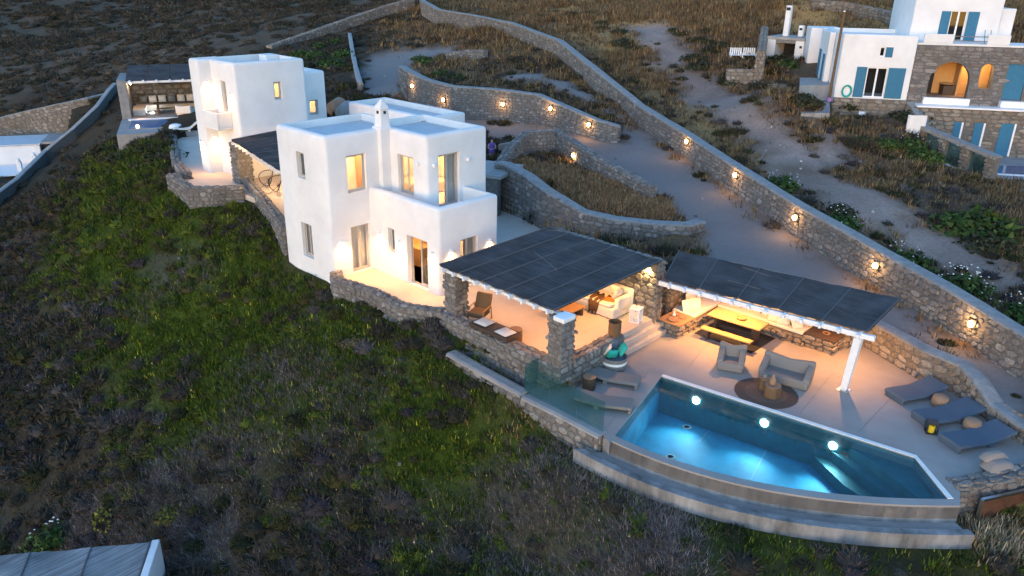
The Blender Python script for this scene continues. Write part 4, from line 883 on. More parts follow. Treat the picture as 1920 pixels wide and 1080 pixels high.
column('rubble column between the rear house and the covered terrace', 21.15, 41.9, -.6, 3.55, .85)
# inner wall of the covered terrace
t = thing('terrace_back_wall', 'plain warm-lit plaster wall behind the two round wire chairs', 'wall', (23.5,37,1.2)); MB().add([(24.6,42.3,-.5),(22.2,32.05,-.5),(22.4,32.05,-.5),(24.8,42.3,-.5),(24.6,42.3,3.6),(22.2,32.05,3.6),(22.4,32.05,3.6),(24.8,42.3,3.6)], [(3,2,1,0),(4,5,6,7),(0,1,5,4),(1,2,6,5),(2,3,7,6),(3,0,4,7)]).build('wall', M['plaster'], t)
t = thing('ceiling_light', 'warm light under the narrow reed pergola by the wire chairs', 'ceiling light', (22.0,38.5,3.5)); MB().ball((22.0,38.5,3.42), .06).build('bulb', M['warm'], t); lamp('terrace_glow', 'POINT', (21.9,38.5,3.3), 120, (1,.60,.28), .1, t)
# terrace lights under the big pergola
for x, y, e, lab in ((19.9,16.6,62,'small warm downlight under the pool-side rafters of the big pergola'),(22.9,17.2,62,'small warm downlight under the big pergola near the daybed'),(20.6,20.2,40,'small warm downlight under the house-side rafters of the big pergola')):
    t = thing('downlight', lab, 'downlight', (x,y,2.2)); MB().lathe([(.05,0),(.05,.12)], 10, (x,y,2.02)).build('can', M['white'], t); MB().lathe([(.04,0),(.04,.006)], 10, (x,y,2.01)).build('lens', M['warmsoft'], t)
    lamp('down_glow', 'SPOT', (x,y,1.98), e*1.5, (1,.42,.11), .06, t, (0,0,-1), 150, .7)
x, y = 24.55, 16.15; t = thing('wall_light', 'bright warm spotlight grazing the rubble wall at the end of the big pergola', 'wall light', (x,y,2.3)); MB().lathe([(.04,0),(.04,.12)], 10, (x,y,2.2)).build('can', M['black'], t); MB().lathe([(.035,0),(.035,.006)], 10, (x,y,2.19)).build('lens', M['warmsoft'], t); lamp('graze', 'SPOT', (x-.0,y,2.16), 70, (1,.62,.22), .03, t, (.35,.05,-1), 110, .8)
for s, tt, e, lab in ((.20,.45,62,'small warm downlight under the long pergola above the corner seat'),(.36,.42,150,'small warm downlight under the long pergola above the dining table'),(.85,.6,120,'small warm downlight under the long pergola near the white post')):
    p = pt2(s, tt)-Vector((0,0,.28)); t = thing('downlight', lab, 'downlight', p); MB().lathe([(.05,0),(.05,.12)], 10, p-Vector((0,0,.1))).build('can', M['black'], t); MB().lathe([(.04,0),(.04,.006)], 10, p-Vector((0,0,.112))).build('lens', M['warmsoft'], t)
    lamp('down_glow', 'SPOT', p-Vector((0,0,.14)), e*1.5, (1,.42,.11), .06, t, (0,0,-1), 150, .7)
# --- lamps set in the estate walls
def wall_lamp(px, py, Dz, label, e=22, group='lamps along the estate walls'):
    """bulkhead lamp on a wall face at the surveyed point; shines on the road in front"""
    f = lambda q: nat(q)+Dz; p = G(px, py, f); toward = (Vector((0,0,p.z))-p); toward.z = 0; toward.normalize()
    return p, toward
# each lamp is set on the wall core it belongs to: nearest point of the wall line, on the road side
WALLS = {'b': (bw, .275), 'u': (uw, .275)}
def wall_lamp(px, py, wall, label, e=20, r=.11):
    pts, half = wall; best = None
    d = ray(px, py)
    for a, b in zip(pts[:-1], pts[1:]):
        A2, B2 = Vector(a[:2]), Vector(b[:2]); t_ = (B2-A2).normalized(); n2 = Vector((-t_.y, t_.x)); 
        if n2.dot(-A2) < 0: n2 = -n2
        o = A2 + n2*(half+.07); den = d.x*n2.x + d.y*n2.y
        if abs(den) < 1e-6: continue
        k = o.dot(n2)/den; p = Vector((d.x*k, d.y*k, CAM_Z+d.z*k)); s = (Vector(p[:2])-A2).dot(t_)/(B2-A2).length
        if -.02 <= s <= 1.02 and k > 0:
            best = (p, n2); break
    if best is None: return
    p, n2 = best; n3 = Vector((*n2, 0))
    t = thing('wall_lamp', label, 'wall lamp', p, group='lamps along the estate walls')
    b = MB(); rz = math.atan2(n2.y, n2.x); b.obox(p - n3*.02, .10, .34, .38, rz); b.build('housing', M['black'], t, bevel=.01)
    l = MB(); l.ball(p + n3*.06, .115, .115, .13, 12, 8); l.build('lens', M['lampglow'], t, smooth=True)
    lamp('lamp_glow', 'POINT', p + n3*.24, e*.24, (1,.50,.17), .08, t)
M['lampglow'] = emat('amber_lens', (1,.58,.20), 9)
for px, py, lab in ((1289,265,'amber wall lamp on the boundary wall, highest lit one up the drive'),(1380,328,'second amber lamp down the boundary wall, above the bend of the drive'),(1492,408,'amber lamp midway along the boundary wall'),(1643,498,'amber lamp on the boundary wall behind the long pergola'),(1823,607,'amber lamp on the boundary wall nearest the right edge')):
    wall_lamp(px, py, WALLS['b'], lab, 60)
for px, py, lab in ((774,161,'small amber lamp at the far left end of the curved retaining wall'),(832,187,'amber lamp on the curved retaining wall just right of the annex roof'),(943,195,'amber lamp in the middle of the curved retaining wall'),(1033,203,'amber lamp right of the middle of the curved retaining wall'),(1104,234,'amber lamp near the right end of the curved retaining wall')):
    wall_lamp(px, py, WALLS['u'], lab, 60)
p = G(1075, 300); k_ = 1-.42/math.hypot(p.x, p.y); p = Vector((p.x*k_, p.y*k_, 0)); p.z = rise(p, 1075, 290); t = thing('wall_lamp', 'amber lamp over the top of the low garden wall beside dry grass', 'wall lamp', p, group='lamps along the estate walls')
MB().box(p.x-.12,p.x+.12,p.y-.12,p.y+.12,p.z-.2,p.z+.12).build('housing', M['black'], t); MB().ball(p+Vector((-.14,-.1,0)), .13).build('lens', M['lampglow'], t); lamp('lamp_glow', 'POINT', p+Vector((-.3,-.25,.0)), 14, (1,.50,.17), .08, t)

# ------------------------------------------------------------------ furniture of the lit terrace
def cushion(mb, c, sx, sy, sz, rz=0, tilt=0, n=6):
    """puffed pillow: thick centre, pinched edges"""
    m = Matrix.Translation(c) @ Matrix.Rotation(rz, 4, 'Z') @ Matrix.Rotation(tilt, 4, 'Y'); vs = []; k = n+1
    for s in (1, -1):
        for j in range(k):
            for i in range(k):
                u, v = i/n*2-1, j/n*2-1; h = ((1-u**4)*(1-v**4))**.5; pin = 1-.06*(u*u*v*v)
                vs.append(m @ Vector((u*sx/2*pin*(1-.05*(1-abs(v))), v*sy/2*pin*(1-.05*(1-abs(u))), s*sz/2*h)))
    fs = []
    for q in (0, 1):
        o = q*k*k
        for j in range(n):
            for i in range(n):
                f = (o+j*k+i, o+j*k+i+1, o+(j+1)*k+i+1, o+(j+1)*k+i); fs.append(f if q == 0 else f[::-1])
    return mb.add(vs, fs)
def pillow(name, label, c, sx, sy, sz, rz=0, tilt=0, m='fabric', group=None, cat='cushion'):
    t = cushion(MB(), Vector((0,0,0)), sx, sy, sz, 0, tilt).build(name, M[m], None, smooth=True); t.location = c; t.rotation_euler = (0,0,rz); tag(t, label, cat, group); return t
def softbox(mb, x0, x1, y0, y1, z0, z1): return mb.box(x0, x1, y0, y1, z0, z1)
# daybed: back against the stone wall, right arm towards the steps
db = thing('daybed', 'ivory upholstered daybed with high back against the rubble wall', 'daybed', (23.9,17.7,0))
MB().box(23.35,24.62,16.75,18.95,.03,.46).build('base', M['fabric'], db, bevel=.05, seg=3)
MB().box(23.34,24.4,16.95,18.93,.462,.62).build('seat_cushion', M['fabric'], db, bevel=.06, seg=3)
MB().box(24.42,24.68,16.73,18.97,.2,1.02).build('backrest', M['fabric'], db, bevel=.07, seg=3)
MB().box(23.6,24.41,16.72,16.94,.3,.84).build('armrest', M['fabric'], db, bevel=.06, seg=3)
pillow('cushion', 'large ivory cushion leaning on the back of the daybed', (24.28,17.35,.88), .6,.55,.2, .1, 1.1)
pillow('cushion', 'ivory cushion by the arm of the daybed', (24.0,17.08,.86), .5,.5,.18, 1.5, 1.2)
th = MB(); n = 12; vs = []
prof = [(24.05,.64),(23.8,.66),(23.5,.65),(23.3,.60),(23.27,.4),(23.24,.12)]
for i, (x, z) in enumerate(prof):
    for j in range(8): vs.append((x+random.uniform(-.02,.02), 17.75+.55*(j/7-.5)*(1.2-.1*i)+random.uniform(-.02,.02), z+.06*math.sin(j*1.9+i)))
th.add(vs, [(i*8+j, i*8+j+1, (i+1)*8+j+1, (i+1)*8+j) for i in range(5) for j in range(7)])
o = th.build('throw', M['brownfab'], None, smooth=True); so = o.modifiers.new('s','SOLIDIFY'); so.thickness = .05; tag(o, 'dark brown fur throw hanging over the front of the daybed', 'throw')
o = MB().obox(Vector((23.75,17.25,.67)), .34,.42,.06,.4).build('book', M['orange'], None, bevel=.015); tag(o, 'orange folded cloth lying on the daybed seat', 'cloth')
# lantern
t = thing('lantern', 'white latticed wooden lantern on the terrace between daybed and steps', 'lantern', (23.98,16.1,0), .25); b = MB()
for sx in (-1,1):
    for sy in (-1,1): b.box(sx*.19-.02,sx*.19+.02,sy*.19-.02,sy*.19+.02,0,.58)
b.box(-.2,.2,-.2,.2,0,.04); b.box(-.22,.22,-.22,.22,.56,.60); b.build('frame', M['white'], t, local=True)
for k in range(4):
    l = MB(); a = k*math.pi/2
    for i in range(-2,3): l.obox(Vector((math.cos(a)*.19, math.sin(a)*.19, .3))+Vector((-math.sin(a), math.cos(a),0))*(i*.065), .012,.025,.52, a)
    for i in range(4): l.obox(Vector((math.cos(a)*.19, math.sin(a)*.19, .12+.12*i)), .012,.33,.02, a)
    l.build('lattice', M['white'], t, local=True)['kind'] = 'stuff'
h_ = MB(); h_.tube([(-.1,0,.6),(-.08,0,.70),(.08,0,.70),(.1,0,.6)], .012, 6); h_.build('handle', M['wood'], t, local=True)
def pot(name, label, c, r, h, m, rim=True, cat='pot'):
    t = thing(name, label, cat, c); MB().lathe([(r*.86,0),(r*.97,h*.15),(r,h*.6),(r*.97,h*.94),(r*1.04,h*.96),(r*1.04,h),(r*.86,h),(r*.84,h*.55)], 20).build('body', M[m], t, local=True, smooth=False); return t
pot('wicker_basket', 'dark wicker basket standing on the end of the short rubble wall', (21.62,15.4,.43), .24, .55, 'wicker', cat='basket')
ct_ = thing('coffee_table', 'low brown wooden block table under the edge of the big pergola', 'coffee table', (22.4,18.4,0)); MB().box(-.55,.55,-.5,.5,.32,.40).build('top', M['wood'], ct_, local=True, bevel=.01); [MB().box(x-.05,x+.05,-.48,.48,0,.318).build('side', M['darkwood'], ct_, local=True) for x in (-.45,.45)]
# armchair by the left column
def lounge_chair(label, loc, rz, m1='greyfab', m2='wood'):
    t = thing('armchair', label, 'armchair', loc, rz)
    for sx in (-1,1):
        MB().tube([(sx*.36,-.36,0),(sx*.36,-.34,.56),(sx*.36,.34,.58),(sx*.36,.40,0)], .03, 6).build('side_frame', M[m2], t, local=True)
    MB().box(-.33,.33,-.36,.34,.24,.44).build('seat', M[m1], t, local=True, bevel=.05, seg=3); MB().add([(-.33,.26,.42),(.33,.26,.42),(.33,.48,1.0),(-.33,.48,1.0),(-.33,.40,.40),(.33,.40,.40),(.33,.60,.98),(-.33,.60,.98)], [(0,1,2,3),(7,6,5,4),(0,4,5,1),(1,5,6,2),(2,6,7,3),(3,7,4,0)]).build('back', M[m1], t, local=True, bevel=.04, seg=3); return t
lounge_chair('brown low armchair half hidden behind the house-side column', (19.55,20.5,0), R(-70), 'wicker')
t = thing('bench', 'long dark wooden bench seat along the terrace wall', 'bench', (18.52,18.6,.45)); MB().box(-.36,.40,-1.0,1.0,.06,.20).build('seat', M['darkwood'], t, local=True, bevel=.01); MB().box(-.30,.34,-.94,.94,0,.058).build('plinth', M['black'], t, local=True)
pillow('seat_pad', 'white square pad on the house end of the dark bench', (18.55,19.15,.69), .62,.66,.13, .05); pillow('seat_pad', 'white square pad on the pool end of the dark bench', (18.5,18.0,.69), .62,.66,.13, -.06)
def stump(label, c, r, h, m='darkwood', cat='side table'):
    t = thing('stump_table', label, cat, c); n = 14; vs = []; mb = MB()
    rr = [r*random.uniform(.93,1.05) for _ in range(n)]
    mb.add([(math.cos(2*math.pi*k/n)*rr[k]*q, math.sin(2*math.pi*k/n)*rr[k]*q, z) for z, q in ((0,.96),(h*.5,1.0),(h-.02,.99)) for k in range(n)], [(i*n+k, i*n+(k+1)%n, (i+1)*n+(k+1)%n, (i+1)*n+k) for i in range(2) for k in range(n)]); mb.build('trunk', M[m], t, local=True)
    MB().lathe([(r*.96,0),(r*.96,.02)], n, (0,0,h-.018)).build('top', M['terracotta'], t, local=True); return t
stump('brown wooden stump stool at the inner side of the cushioned bench', (19.25,18.2,0), .26, .5, 'wicker')
stump('dark slatted stump table between the two poolside loungers', (19.35,14.7,DECK), .24, .48)
# basket chair with turquoise cushions
t = thing('basket_chair', 'round dark wicker chair with white band holding turquoise cushions by the steps', 'armchair', (21.15,15.0,DECK))
MB().lathe([(.40,0),(.47,.12),(.48,.30)], 20).build('base', M['greyfab'], t, local=True, smooth=False); MB().lathe([(.485,0),(.49,.1)], 20, (0,0,.30)).build('band', M['white'], t, local=True); MB().lathe([(.48,.40),(.50,.52),(.46,.54),(.42,.44),(.40,.40)], 20).build('rim', M['greyfab'], t, local=True)
MB().lathe([(.41,.0),(.38,.1)], 20, (0,0,.41)).build('seat', M['bluefab'], t, local=True)
M['turq'] = mat('turquoise_cloth', (.02,.36,.34), .9, .15, 40)
pillow('cushion', 'turquoise cushion on the right of the round wicker chair', (21.35,14.80,.14), .48,.48,.18, -.6, -1.0, 'turq'); pillow('cushion', 'turquoise cushion on the left of the round wicker chair', (20.90,14.90,.08), .46,.42,.18, .9, 1.0, 'turq'); pillow('cushion', 'pale pink and white cushion tucked in the round wicker chair', (20.92,15.16,.16), .46,.44,.16, 2.2, .9, 'fabric'); pillow('cushion', 'dark navy cushion standing at the back of the round wicker chair', (21.28,15.18,.18), .50,.46,.16, .8, -1.2, 'bluefab')
# loungers
def lounger(label, a, b, w, m, raise_=.42, group=None):
    """foam sun lounger from foot point a to head point b; the head end bends up"""
    a, b = Vector(a), Vector(b); d = (b-a); L = d.length; rz = math.atan2(d.y, d.x)
    t = thing('sun_lounger', label, 'sun lounger', a, rz, group)
    prof = [(0,.24),(.05,.27),(L*.5,.23),(L*.62,.26),(L,.27+raise_)]; th_ = .12; vs = []; n = len(prof)
    for y in (-w/2, w/2): vs += [(x, y, z) for x, z in prof] + [(x, y, z-th_) for x, z in prof]
    fs = [(i, i+1, 2*n+i+1, 2*n+i) for i in range(n-1)] + [(n+i+1, n+i, 3*n+i, 3*n+i+1) for i in range(n-1)] + [(i+1, i, n+i, n+i+1) for i in range(n-1)] + [(2*n+i, 2*n+i+1, 3*n+i+1, 3*n+i) for i in range(n-1)] + [(0, 2*n, 3*n, n), (2*n-1, 4*n-1, 3*n-1, n-1)]
    MB().add(vs, [f[::-1] for f in fs]).build('mattress', M[m], t, local=True, bevel=.035, seg=3)
    MB().box(.02,.12,-w/2+.03,w/2-.03,0,.13).build('foot', M[m], t, local=True, bevel=.02); MB().box(L*.55,L*.64,-w/2+.03,w/2-.03,0,.125).build('support', M[m], t, local=True, bevel=.02)
    MB().bar((L*.64,0,.06),(L*.93,0,.30),w*.8,.04).build('prop', M['black'], t, local=True); return t
lounger('grey foam lounger beside the pool nearer the terrace wall', (20.75,13.55,DECK), (19.95,15.35,DECK), .72, 'greyfab', .10)
lounger('grey foam lounger beside the pool seen through the glass balustrade', (19.25,12.75,DECK), (18.3,14.5,DECK), .72, 'greyfab', .10)
for lab, f1, h1_ in (('slate-blue lounger nearest the white post of the long pergola',(26.25,6.82,DECK),(28.05,5.95,DECK)),('slate-blue lounger in the middle of the right-hand row',(25.35,5.65,DECK),(27.35,4.55,DECK)),('slate-blue lounger furthest right by the beanbag',(24.5,4.52,DECK),(26.45,3.45,DECK))):
    lounger(lab, f1, h1_, .86, 'bluefab', .17, 'loungers in the right-hand row')
def pouf(label, c, r):
    t = thing('pouf', label, 'pouf', c); MB().lathe([(r*.78,0),(r*.98,.10),(r,.22),(r*.95,.34),(r*.8,.40),(r*.3,.42)], 18).build('body', M['terracotta'], t, local=True, smooth=True); return t
pouf('round tan woven pouf between the two loungers nearest the post', (27.0,5.55,DECK), .27); pouf('round tan woven pouf between the two loungers nearest the pool corner', (26.1,4.30,DECK), .28)
t = thing('lantern', 'yellow candle lantern in a black frame at the foot of the middle lounger', 'lantern', (25.05,5.2,DECK), .5); b = MB()
for sx in (-1,1):
    for sy in (-1,1): b.box(sx*.15-.015,sx*.15+.015,sy*.15-.015,sy*.15+.015,0,.36)
b.box(-.17,.17,-.17,.17,0,.03); b.box(-.17,.17,-.17,.17,.36,.40); b.build('frame', M['black'], t, local=True); M['yellow'] = mat('yellow_wax', (.62,.46,.02), .5); MB().lathe([(.11,0),(.11,.24)], 12, (0,0,.03)).build('candle', M['yellow'], t, local=True)
def beanbag(name, label, loc, rz, w, d, m='greyfab', arms=True):
    t = thing(name, label, 'beanbag sofa' if w > 1.3 else 'beanbag', loc, rz); h = w/2
    MB().box(-h,h,-d/2,d/2,0,.36).build('seat', M[m], t, local=True, bevel=.10, seg=4, subsurf=0)
    MB().add([(-h,d*.22,.2),(h,d*.22,.2),(h,d*.62,.2),(-h,d*.62,.2),(-h-.04,d*.36,.86),(h+.04,d*.36,.86),(h,d*.58,.84),(-h,d*.58,.84),(0,d*.38,.74),(0,d*.56,.73)], [(3,2,1,0),(0,1,5,8,4),(2,3,7,9,6),(1,2,6,5),(3,0,4,7),(4,8,9,7),(8,5,6,9)]).build('back', M[m], t, local=True, bevel=.07, seg=3)
    if arms:
        for s in (-1,1):
            x0, x1 = (s*h-.22*s, s*h+.02*s); x0, x1 = min(x0,x1), max(x0,x1); MB().add([(x0,-d/2+.02,.2),(x1,-d/2+.02,.2),(x1,d*.4,.2),(x0,d*.4,.2),(x0,-d/2+.05,.46),(x1,-d/2+.05,.46),(x1,d*.42,.74),(x0,d*.42,.74)], [(3,2,1,0),(4,5,6,7),(0,1,5,4),(1,2,6,5),(2,3,7,6),(3,0,4,7)]).build('arm', M[m], t, local=True, bevel=.06, seg=3)
    return t
beanbag('beanbag_chair', 'charcoal beanbag armchair facing the pool in front of the dining table', (24.35,12.0,DECK), R(-66), .95, .85)
beanbag('beanbag_sofa', 'charcoal two-seat beanbag sofa beside the round rug', (24.85,10.1,DECK), R(-78), 1.75, .85)
t = thing('beanbag', 'slumped pale taupe beanbag at the right end of the pool deck', 'beanbag', (24.0,3.05,DECK), R(60)); cushion(MB(), Vector((0,0,.24)), .62,.95,.50).build('seat', M['taupe'], t, local=True, smooth=True); cushion(MB(), Vector((.22,0,.45)), .34,.9,.36).build('back', M['taupe'], t, local=True, smooth=True)
c = (S(1383,720,DECK)+S(1507,745,DECK))/2; rc = (23.55,10.15,DECK)
rg = thing('round_rug', 'round brown woven rug on the grey pool deck', 'rug', rc); M['rug'] = mat('brown_jute', (.11,.075,.06), 1, .35, 25, .6); M['rug2'] = mat('brown_jute_inner', (.15,.10,.075), 1, .35, 25, .6)
MB().lathe([(1.08,.004),(1.08,.016),(.72,.016)], 40).build('outer_ring', M['rug'], rg, local=True); MB().lathe([(.72,.006),(.72,.0165)], 36).build('centre', M['rug2'], rg, local=True)
stump('taller slim wooden drum table with grey pots on the round rug', (23.75,10.35,DECK+.017), .19, .44, 'wicker'); stump('wider wooden drum table carrying a tan vase on the round rug', (23.5,9.92,DECK+.017), .29, .42, 'wicker')
t = thing('vase', 'tan tapering vase on the wider drum table', 'vase', (23.5,9.95,DECK+.46)); MB().lathe([(.10,0),(.13,.06),(.11,.18),(.06,.28),(.04,.36),(.05,.38)], 14).build('body', M['terracotta'], t, local=True, smooth=True)
for i, (dx, dy, lab) in enumerate(((.05,.06,'small grey pot at the back of the slim drum table'),(-.07,-.03,'small grey pot at the front of the slim drum table'))):
    t = thing('small_pot', lab, 'pot', (23.75+dx,10.35+dy,DECK+.46)); MB().lathe([(.05,0),(.08,.06),(.07,.14),(.05,.17)], 12).build('body', M['greyfab'], t, local=True, smooth=True)
# dining corner
rug = thing('rug', 'dark flat rectangular rug under the dining table', 'rug', (27,13.3,DECK)); MB().box(-1.05,.9,-1.3,1.25,.003,.014).build('weave', M['black'], rug, local=True)
dn = thing('dining_table', 'long honey-coloured plank dining table lit from above', 'dining table', (26.95,13.25,DECK), R(4))
for k in range(5): MB().box(-.46+.186*k,-.46+.186*k+.182,-1.12,1.12,.72,.775).build('plank', M['tablewood'], dn, local=True, bevel=.006)
for y in (-.8,.8): MB().box(-.32,.32,y-.06,y+.06,.0,.718).build('leg', M['darkwood'], dn, local=True, bevel=.01)
MB().box(-.05,.05,-.739,.739,.2,.3).build('stretcher', M['darkwood'], dn, local=True)
bn = thing('bench', 'narrow honey-coloured plank bench on the pool side of the dining table', 'bench', (25.95,13.15,DECK), R(4))
for k in range(2): MB().box(-.17+.175*k,-.17+.175*k+.17,-1.05,1.05,.40,.45).build('plank', M['tablewood'], bn, local=True, bevel=.006)
for y in (-.75,.75): MB().box(-.13,.13,y-.05,y+.05,0,.398).build('leg', M['darkwood'], bn, local=True)
MB().bar((0,-.7,.12),(0,.7,.12),.05).build('stretcher', M['darkwood'], bn, local=True)
t = thing('bowl', 'shallow wooden bowl in the middle of the dining table', 'bowl', (26.95,13.1,DECK+.777)); MB().lathe([(.08,0),(.17,.05),(.2,.09),(.18,.09),(.14,.05),(.05,.03)], 18).build('body', M['wood'], t, local=True, smooth=True)
# built-in corner sofa: stone bases
def stone_block(name, label, x0, x1, y0, y1, z0, z1, top=None, m='brownstone', cat='stone bench'):
    t = thing(name, label, cat, ((x0+x1)/2,(y0+y1)/2,z0)); MB().box(x0+.02,x1-.02,y0+.02,y1-.02,z0,z1-.02).build('mortar_core', M['mortar'], t); cells = []
    for a, b, n in (((x0,y1),(x0,y0),(-1,0,0)),((x0,y0),(x1,y0),(0,-1,0)),((x1,y0),(x1,y1),(1,0,0)),((x1,y1),(x0,y1),(0,1,0))): cells += face_cells(a, b, z0, z0, z1-.03, z1-.03, Vector(n), .36, .2)
    lay_stones(t, cells, M[m], 120)
    if top: MB().box(x0-.04,x1+.04,y0-.04,y1+.04,z1-.02,z1+.04).build('top', M[top], t, bevel=.01)
    return t
stone_block('side_block', 'rubble block with wooden top holding plates beside the steps', 25.05,26.15,14.75,15.7,DECK-.1,-.12,'wood')
stone_block('stone_bench', 'rubble base of the built-in corner sofa along the house side', 26.2,29.0,14.75,15.9,DECK-.1,-.22)
stone_block('stone_bench', 'rubble base of the built-in corner sofa along the road side', 28.0,29.05,10.95,14.7,DECK-.1,-.22)
stone_block('side_block', 'rubble block with dark wooden top at the right end of the corner sofa', 28.1,29.1,9.75,10.9,DECK-.1,-.10,'darkwood')
csofa = thing('corner_sofa', 'ivory built-in corner sofa under the long pergola', 'sofa', (28,13.5,-.2))
for lab, b in (('ivory seat mattress on the house side of the corner sofa',(26.22,28.95,14.82,15.85)),('long ivory seat mattress on the road side of the corner sofa',(28.02,29.0,11.0,14.78))):
    o = MB().box(b[0],b[1],b[2],b[3],-.218,-.06).build('seat_mattress', M['fabric'], csofa, bevel=.05, seg=3)
for i in range(4):
    y = 14.35-i*.9; pillow('back_cushion', ('corner','second','third','fourth')[i]+' large ivory back cushion along the road side of the corner sofa', (28.82,y,.20), .84,.5,.2, R(90), 0, 'fabric') if False else None
    o = cushion(MB(), Vector((0,0,0)), .62, .88, .3, 0, R(-80)).build('back_cushion', M['fabric'], None, smooth=True); o.location = (28.48,y,.22); tag(o, ('corner','second','third','fourth')[i]+' large ivory back cushion along the road side of the corner sofa', 'cushion', 'back cushions of the corner sofa')
o = MB().box(28.64,29.02,10.95,14.8,-.055,.42).build('backrest', M['fabric'], csofa, bevel=.05)
for i, (x, lab) in enumerate(((28.2,'ivory back cushion nearest the corner on the house side of the sofa'),(27.4,'middle ivory back cushion on the house side of the sofa'))):
    o = cushion(MB(), Vector((0,0,0)), .5, .8, .2, 0, R(-78)).build('back_cushion', M['fabric'], None, smooth=True); o.location = (x,15.7,.18); o.rotation_euler = (0,0,R(90)); tag(o, lab, 'cushion', 'back cushions of the corner sofa')
for c, rz, tl, lab in (((26.55,15.35,.16),R(70),-70,'loose white cushion leaning at the steps end of the corner sofa'),((26.95,15.25,.14),R(40),-62,'loose ivory cushion beside the white one at the steps end of the corner sofa'),((28.2,12.3,.16),R(10),-60,'square ivory scatter cushion on the road side of the corner sofa'),((28.2,11.9,.16),R(30),-65,'narrow ivory scatter cushion on the road side of the corner sofa'),((28.3,11.4,.14),R(60),-55,'tilted white cushion at the right end of the corner sofa')):
    o = cushion(MB(), Vector((0,0,0)), .5, .52, .18, 0, R(tl)).build('cushion', M['fabric'], None, smooth=True); o.location = c; o.rotation_euler = (0,0,rz); tag(o, lab, 'cushion')
for x, y, r, lab in ((25.35,15.2,.25,'wide tan plate at the front of the block by the steps'),(25.8,15.05,.17,'small tan plate right of the wide plate on the block by the steps'),(25.9,15.4,.13,'small tan dish at the back of the block by the steps'),(28.6,10.3,.16,'small pale ring-shaped bowl on the dark block at the sofa end')):
    t = thing('plate', lab, 'plate', (x,y,-.075)); MB().lathe([(r*.5,0),(r*.9,.012),(r,.03),(r*.92,.03),(r*.5,.014)], 20).build('dish', M['terracotta'], t, local=True, smooth=True)
t = thing('carafe', 'little white carafe behind the plates on the block by the steps', 'carafe', (25.7,15.42,-.075)); MB().lathe([(.06,0),(.07,.06),(.03,.14),(.035,.2)], 12).build('body', M['white'], t, local=True, smooth=True)
# covered terrace: two wire chairs
def wire_chair(label, loc, rz):
    t = thing('wire_chair', label, 'wire chair', loc, rz); m = Matrix.Translation((0,.1,.62)) @ Matrix.Rotation(R(58), 4, 'X'); n = 24
    ring_ = [m @ Vector((math.cos(2*math.pi*k/n)*.42, math.sin(2*math.pi*k/n)*.47, .16*math.cos(4*math.pi*k/n))) for k in range(n)]
    MB().tube(ring_+[ring_[0]], .022, 6, cap=False).build('hoop', M['black'], t, local=True); ctr = m @ Vector((0,-.1,-.26)); w = MB()
    for k in range(n): w.tube([ring_[k], (ring_[k]+ctr)/2+(m.to_3x3() @ Vector((0,0,-.09))), ctr], .007, 4)
    w.build('strings', M['black'], t, local=True)['kind'] = 'stuff'
    for sx, sy in ((-1,-1),(1,-1),(0,1)): MB().tube([ctr, (sx*.3, sy*.3, 0)], .012, 5).build('leg', M['black'], t, local=True)
    return t
wire_chair('round black wire chair fully in view under the narrow pergola', (21.45,39.85,H2Z), R(-62)); wire_chair('round black wire chair half hidden by the front house corner', (21.2,38.45,H2Z), R(-70))
# person in a violet top on the steps behind the front house
def person(loc, rz):
    t = thing('person', 'person in violet top with long dark hair standing beside the lit stone', 'person', loc, rz)
    V = [(0,0,.93),(0,.01,1.12),(0,.02,1.36),(0,.0,1.46),(0,-.02,1.60), (.10,0,.90),(.11,-.03,.50),(.11,.02,.09),(.11,-.12,.04), (-.10,0,.90),(-.10,-.02,.50),(-.11,.02,.09),(-.11,-.12,.04), (.19,.02,1.38),(.25,-.02,1.12),(.10,-.22,1.10), (-.19,.02,1.38),(-.25,-.02,1.12),(-.06,-.23,1.05),(.03,-.26,1.12),(.02,-.28,1.06)]
    E_ = [(0,1),(1,2),(2,3),(3,4),(0,5),(5,6),(6,7),(7,8),(0,9),(9,10),(10,11),(11,12),(2,13),(13,14),(14,15),(2,16),(16,17),(17,18),(15,19),(18,20)]
    rad_ = [.15,.13,.15,.055,.10,.09,.065,.042,.035,.09,.065,.042,.035,.055,.045,.03,.055,.045,.03,.03,.03]
    me = bpy.data.meshes.new('body'); me.from_pydata(V, E_, []); o = link(bpy.data.objects.new('body', me)); o.parent = t; sk = o.modifiers.new('skin','SKIN'); ss = o.modifiers.new('sub','SUBSURF'); ss.levels = ss.render_levels = 1
    for i, r in enumerate(rad_): me.skin_vertices[0].data[i].radius = (r, r*.85)
    me.skin_vertices[0].data[0].use_root = True; me.materials.append(mat('skin', (.45,.28,.20), .6))
    hd = MB(); hd.ball((0,-.015,1.62), .085,.10,.115, 14, 9); hd.build('head', bpy.data.materials['skin'], t, local=True, smooth=True)
    hr = MB(); hr.ball((0,.012,1.665), .112,.115,.12, 14, 8); hr.lathe([(.10,-.34),(.115,-.15),(.10,0)], 12, (0,.05,1.63), 1, .6); hr.build('hair', mat('dark_hair', (.012,.009,.008), .6), t, local=True, smooth=True)
    MB().lathe([(.22,.80),(.20,.95),(.165,1.12),(.18,1.3),(.20,1.40),(.10,1.47)], 16, (0,.005,0), 1, .78).build('top', mat('violet_cloth', (.10,.07,.34), .9), t, local=True, smooth=True)
    MB().lathe([(.20,.72),(.20,.86)], 14, (0,.005,0), 1, .8).build('shorts', mat('pale_shorts', (.25,.2,.3), .9), t, local=True, smooth=True)
    return t
pq = S(922,309,.95); person((pq.x, pq.y, .95), R(-40))
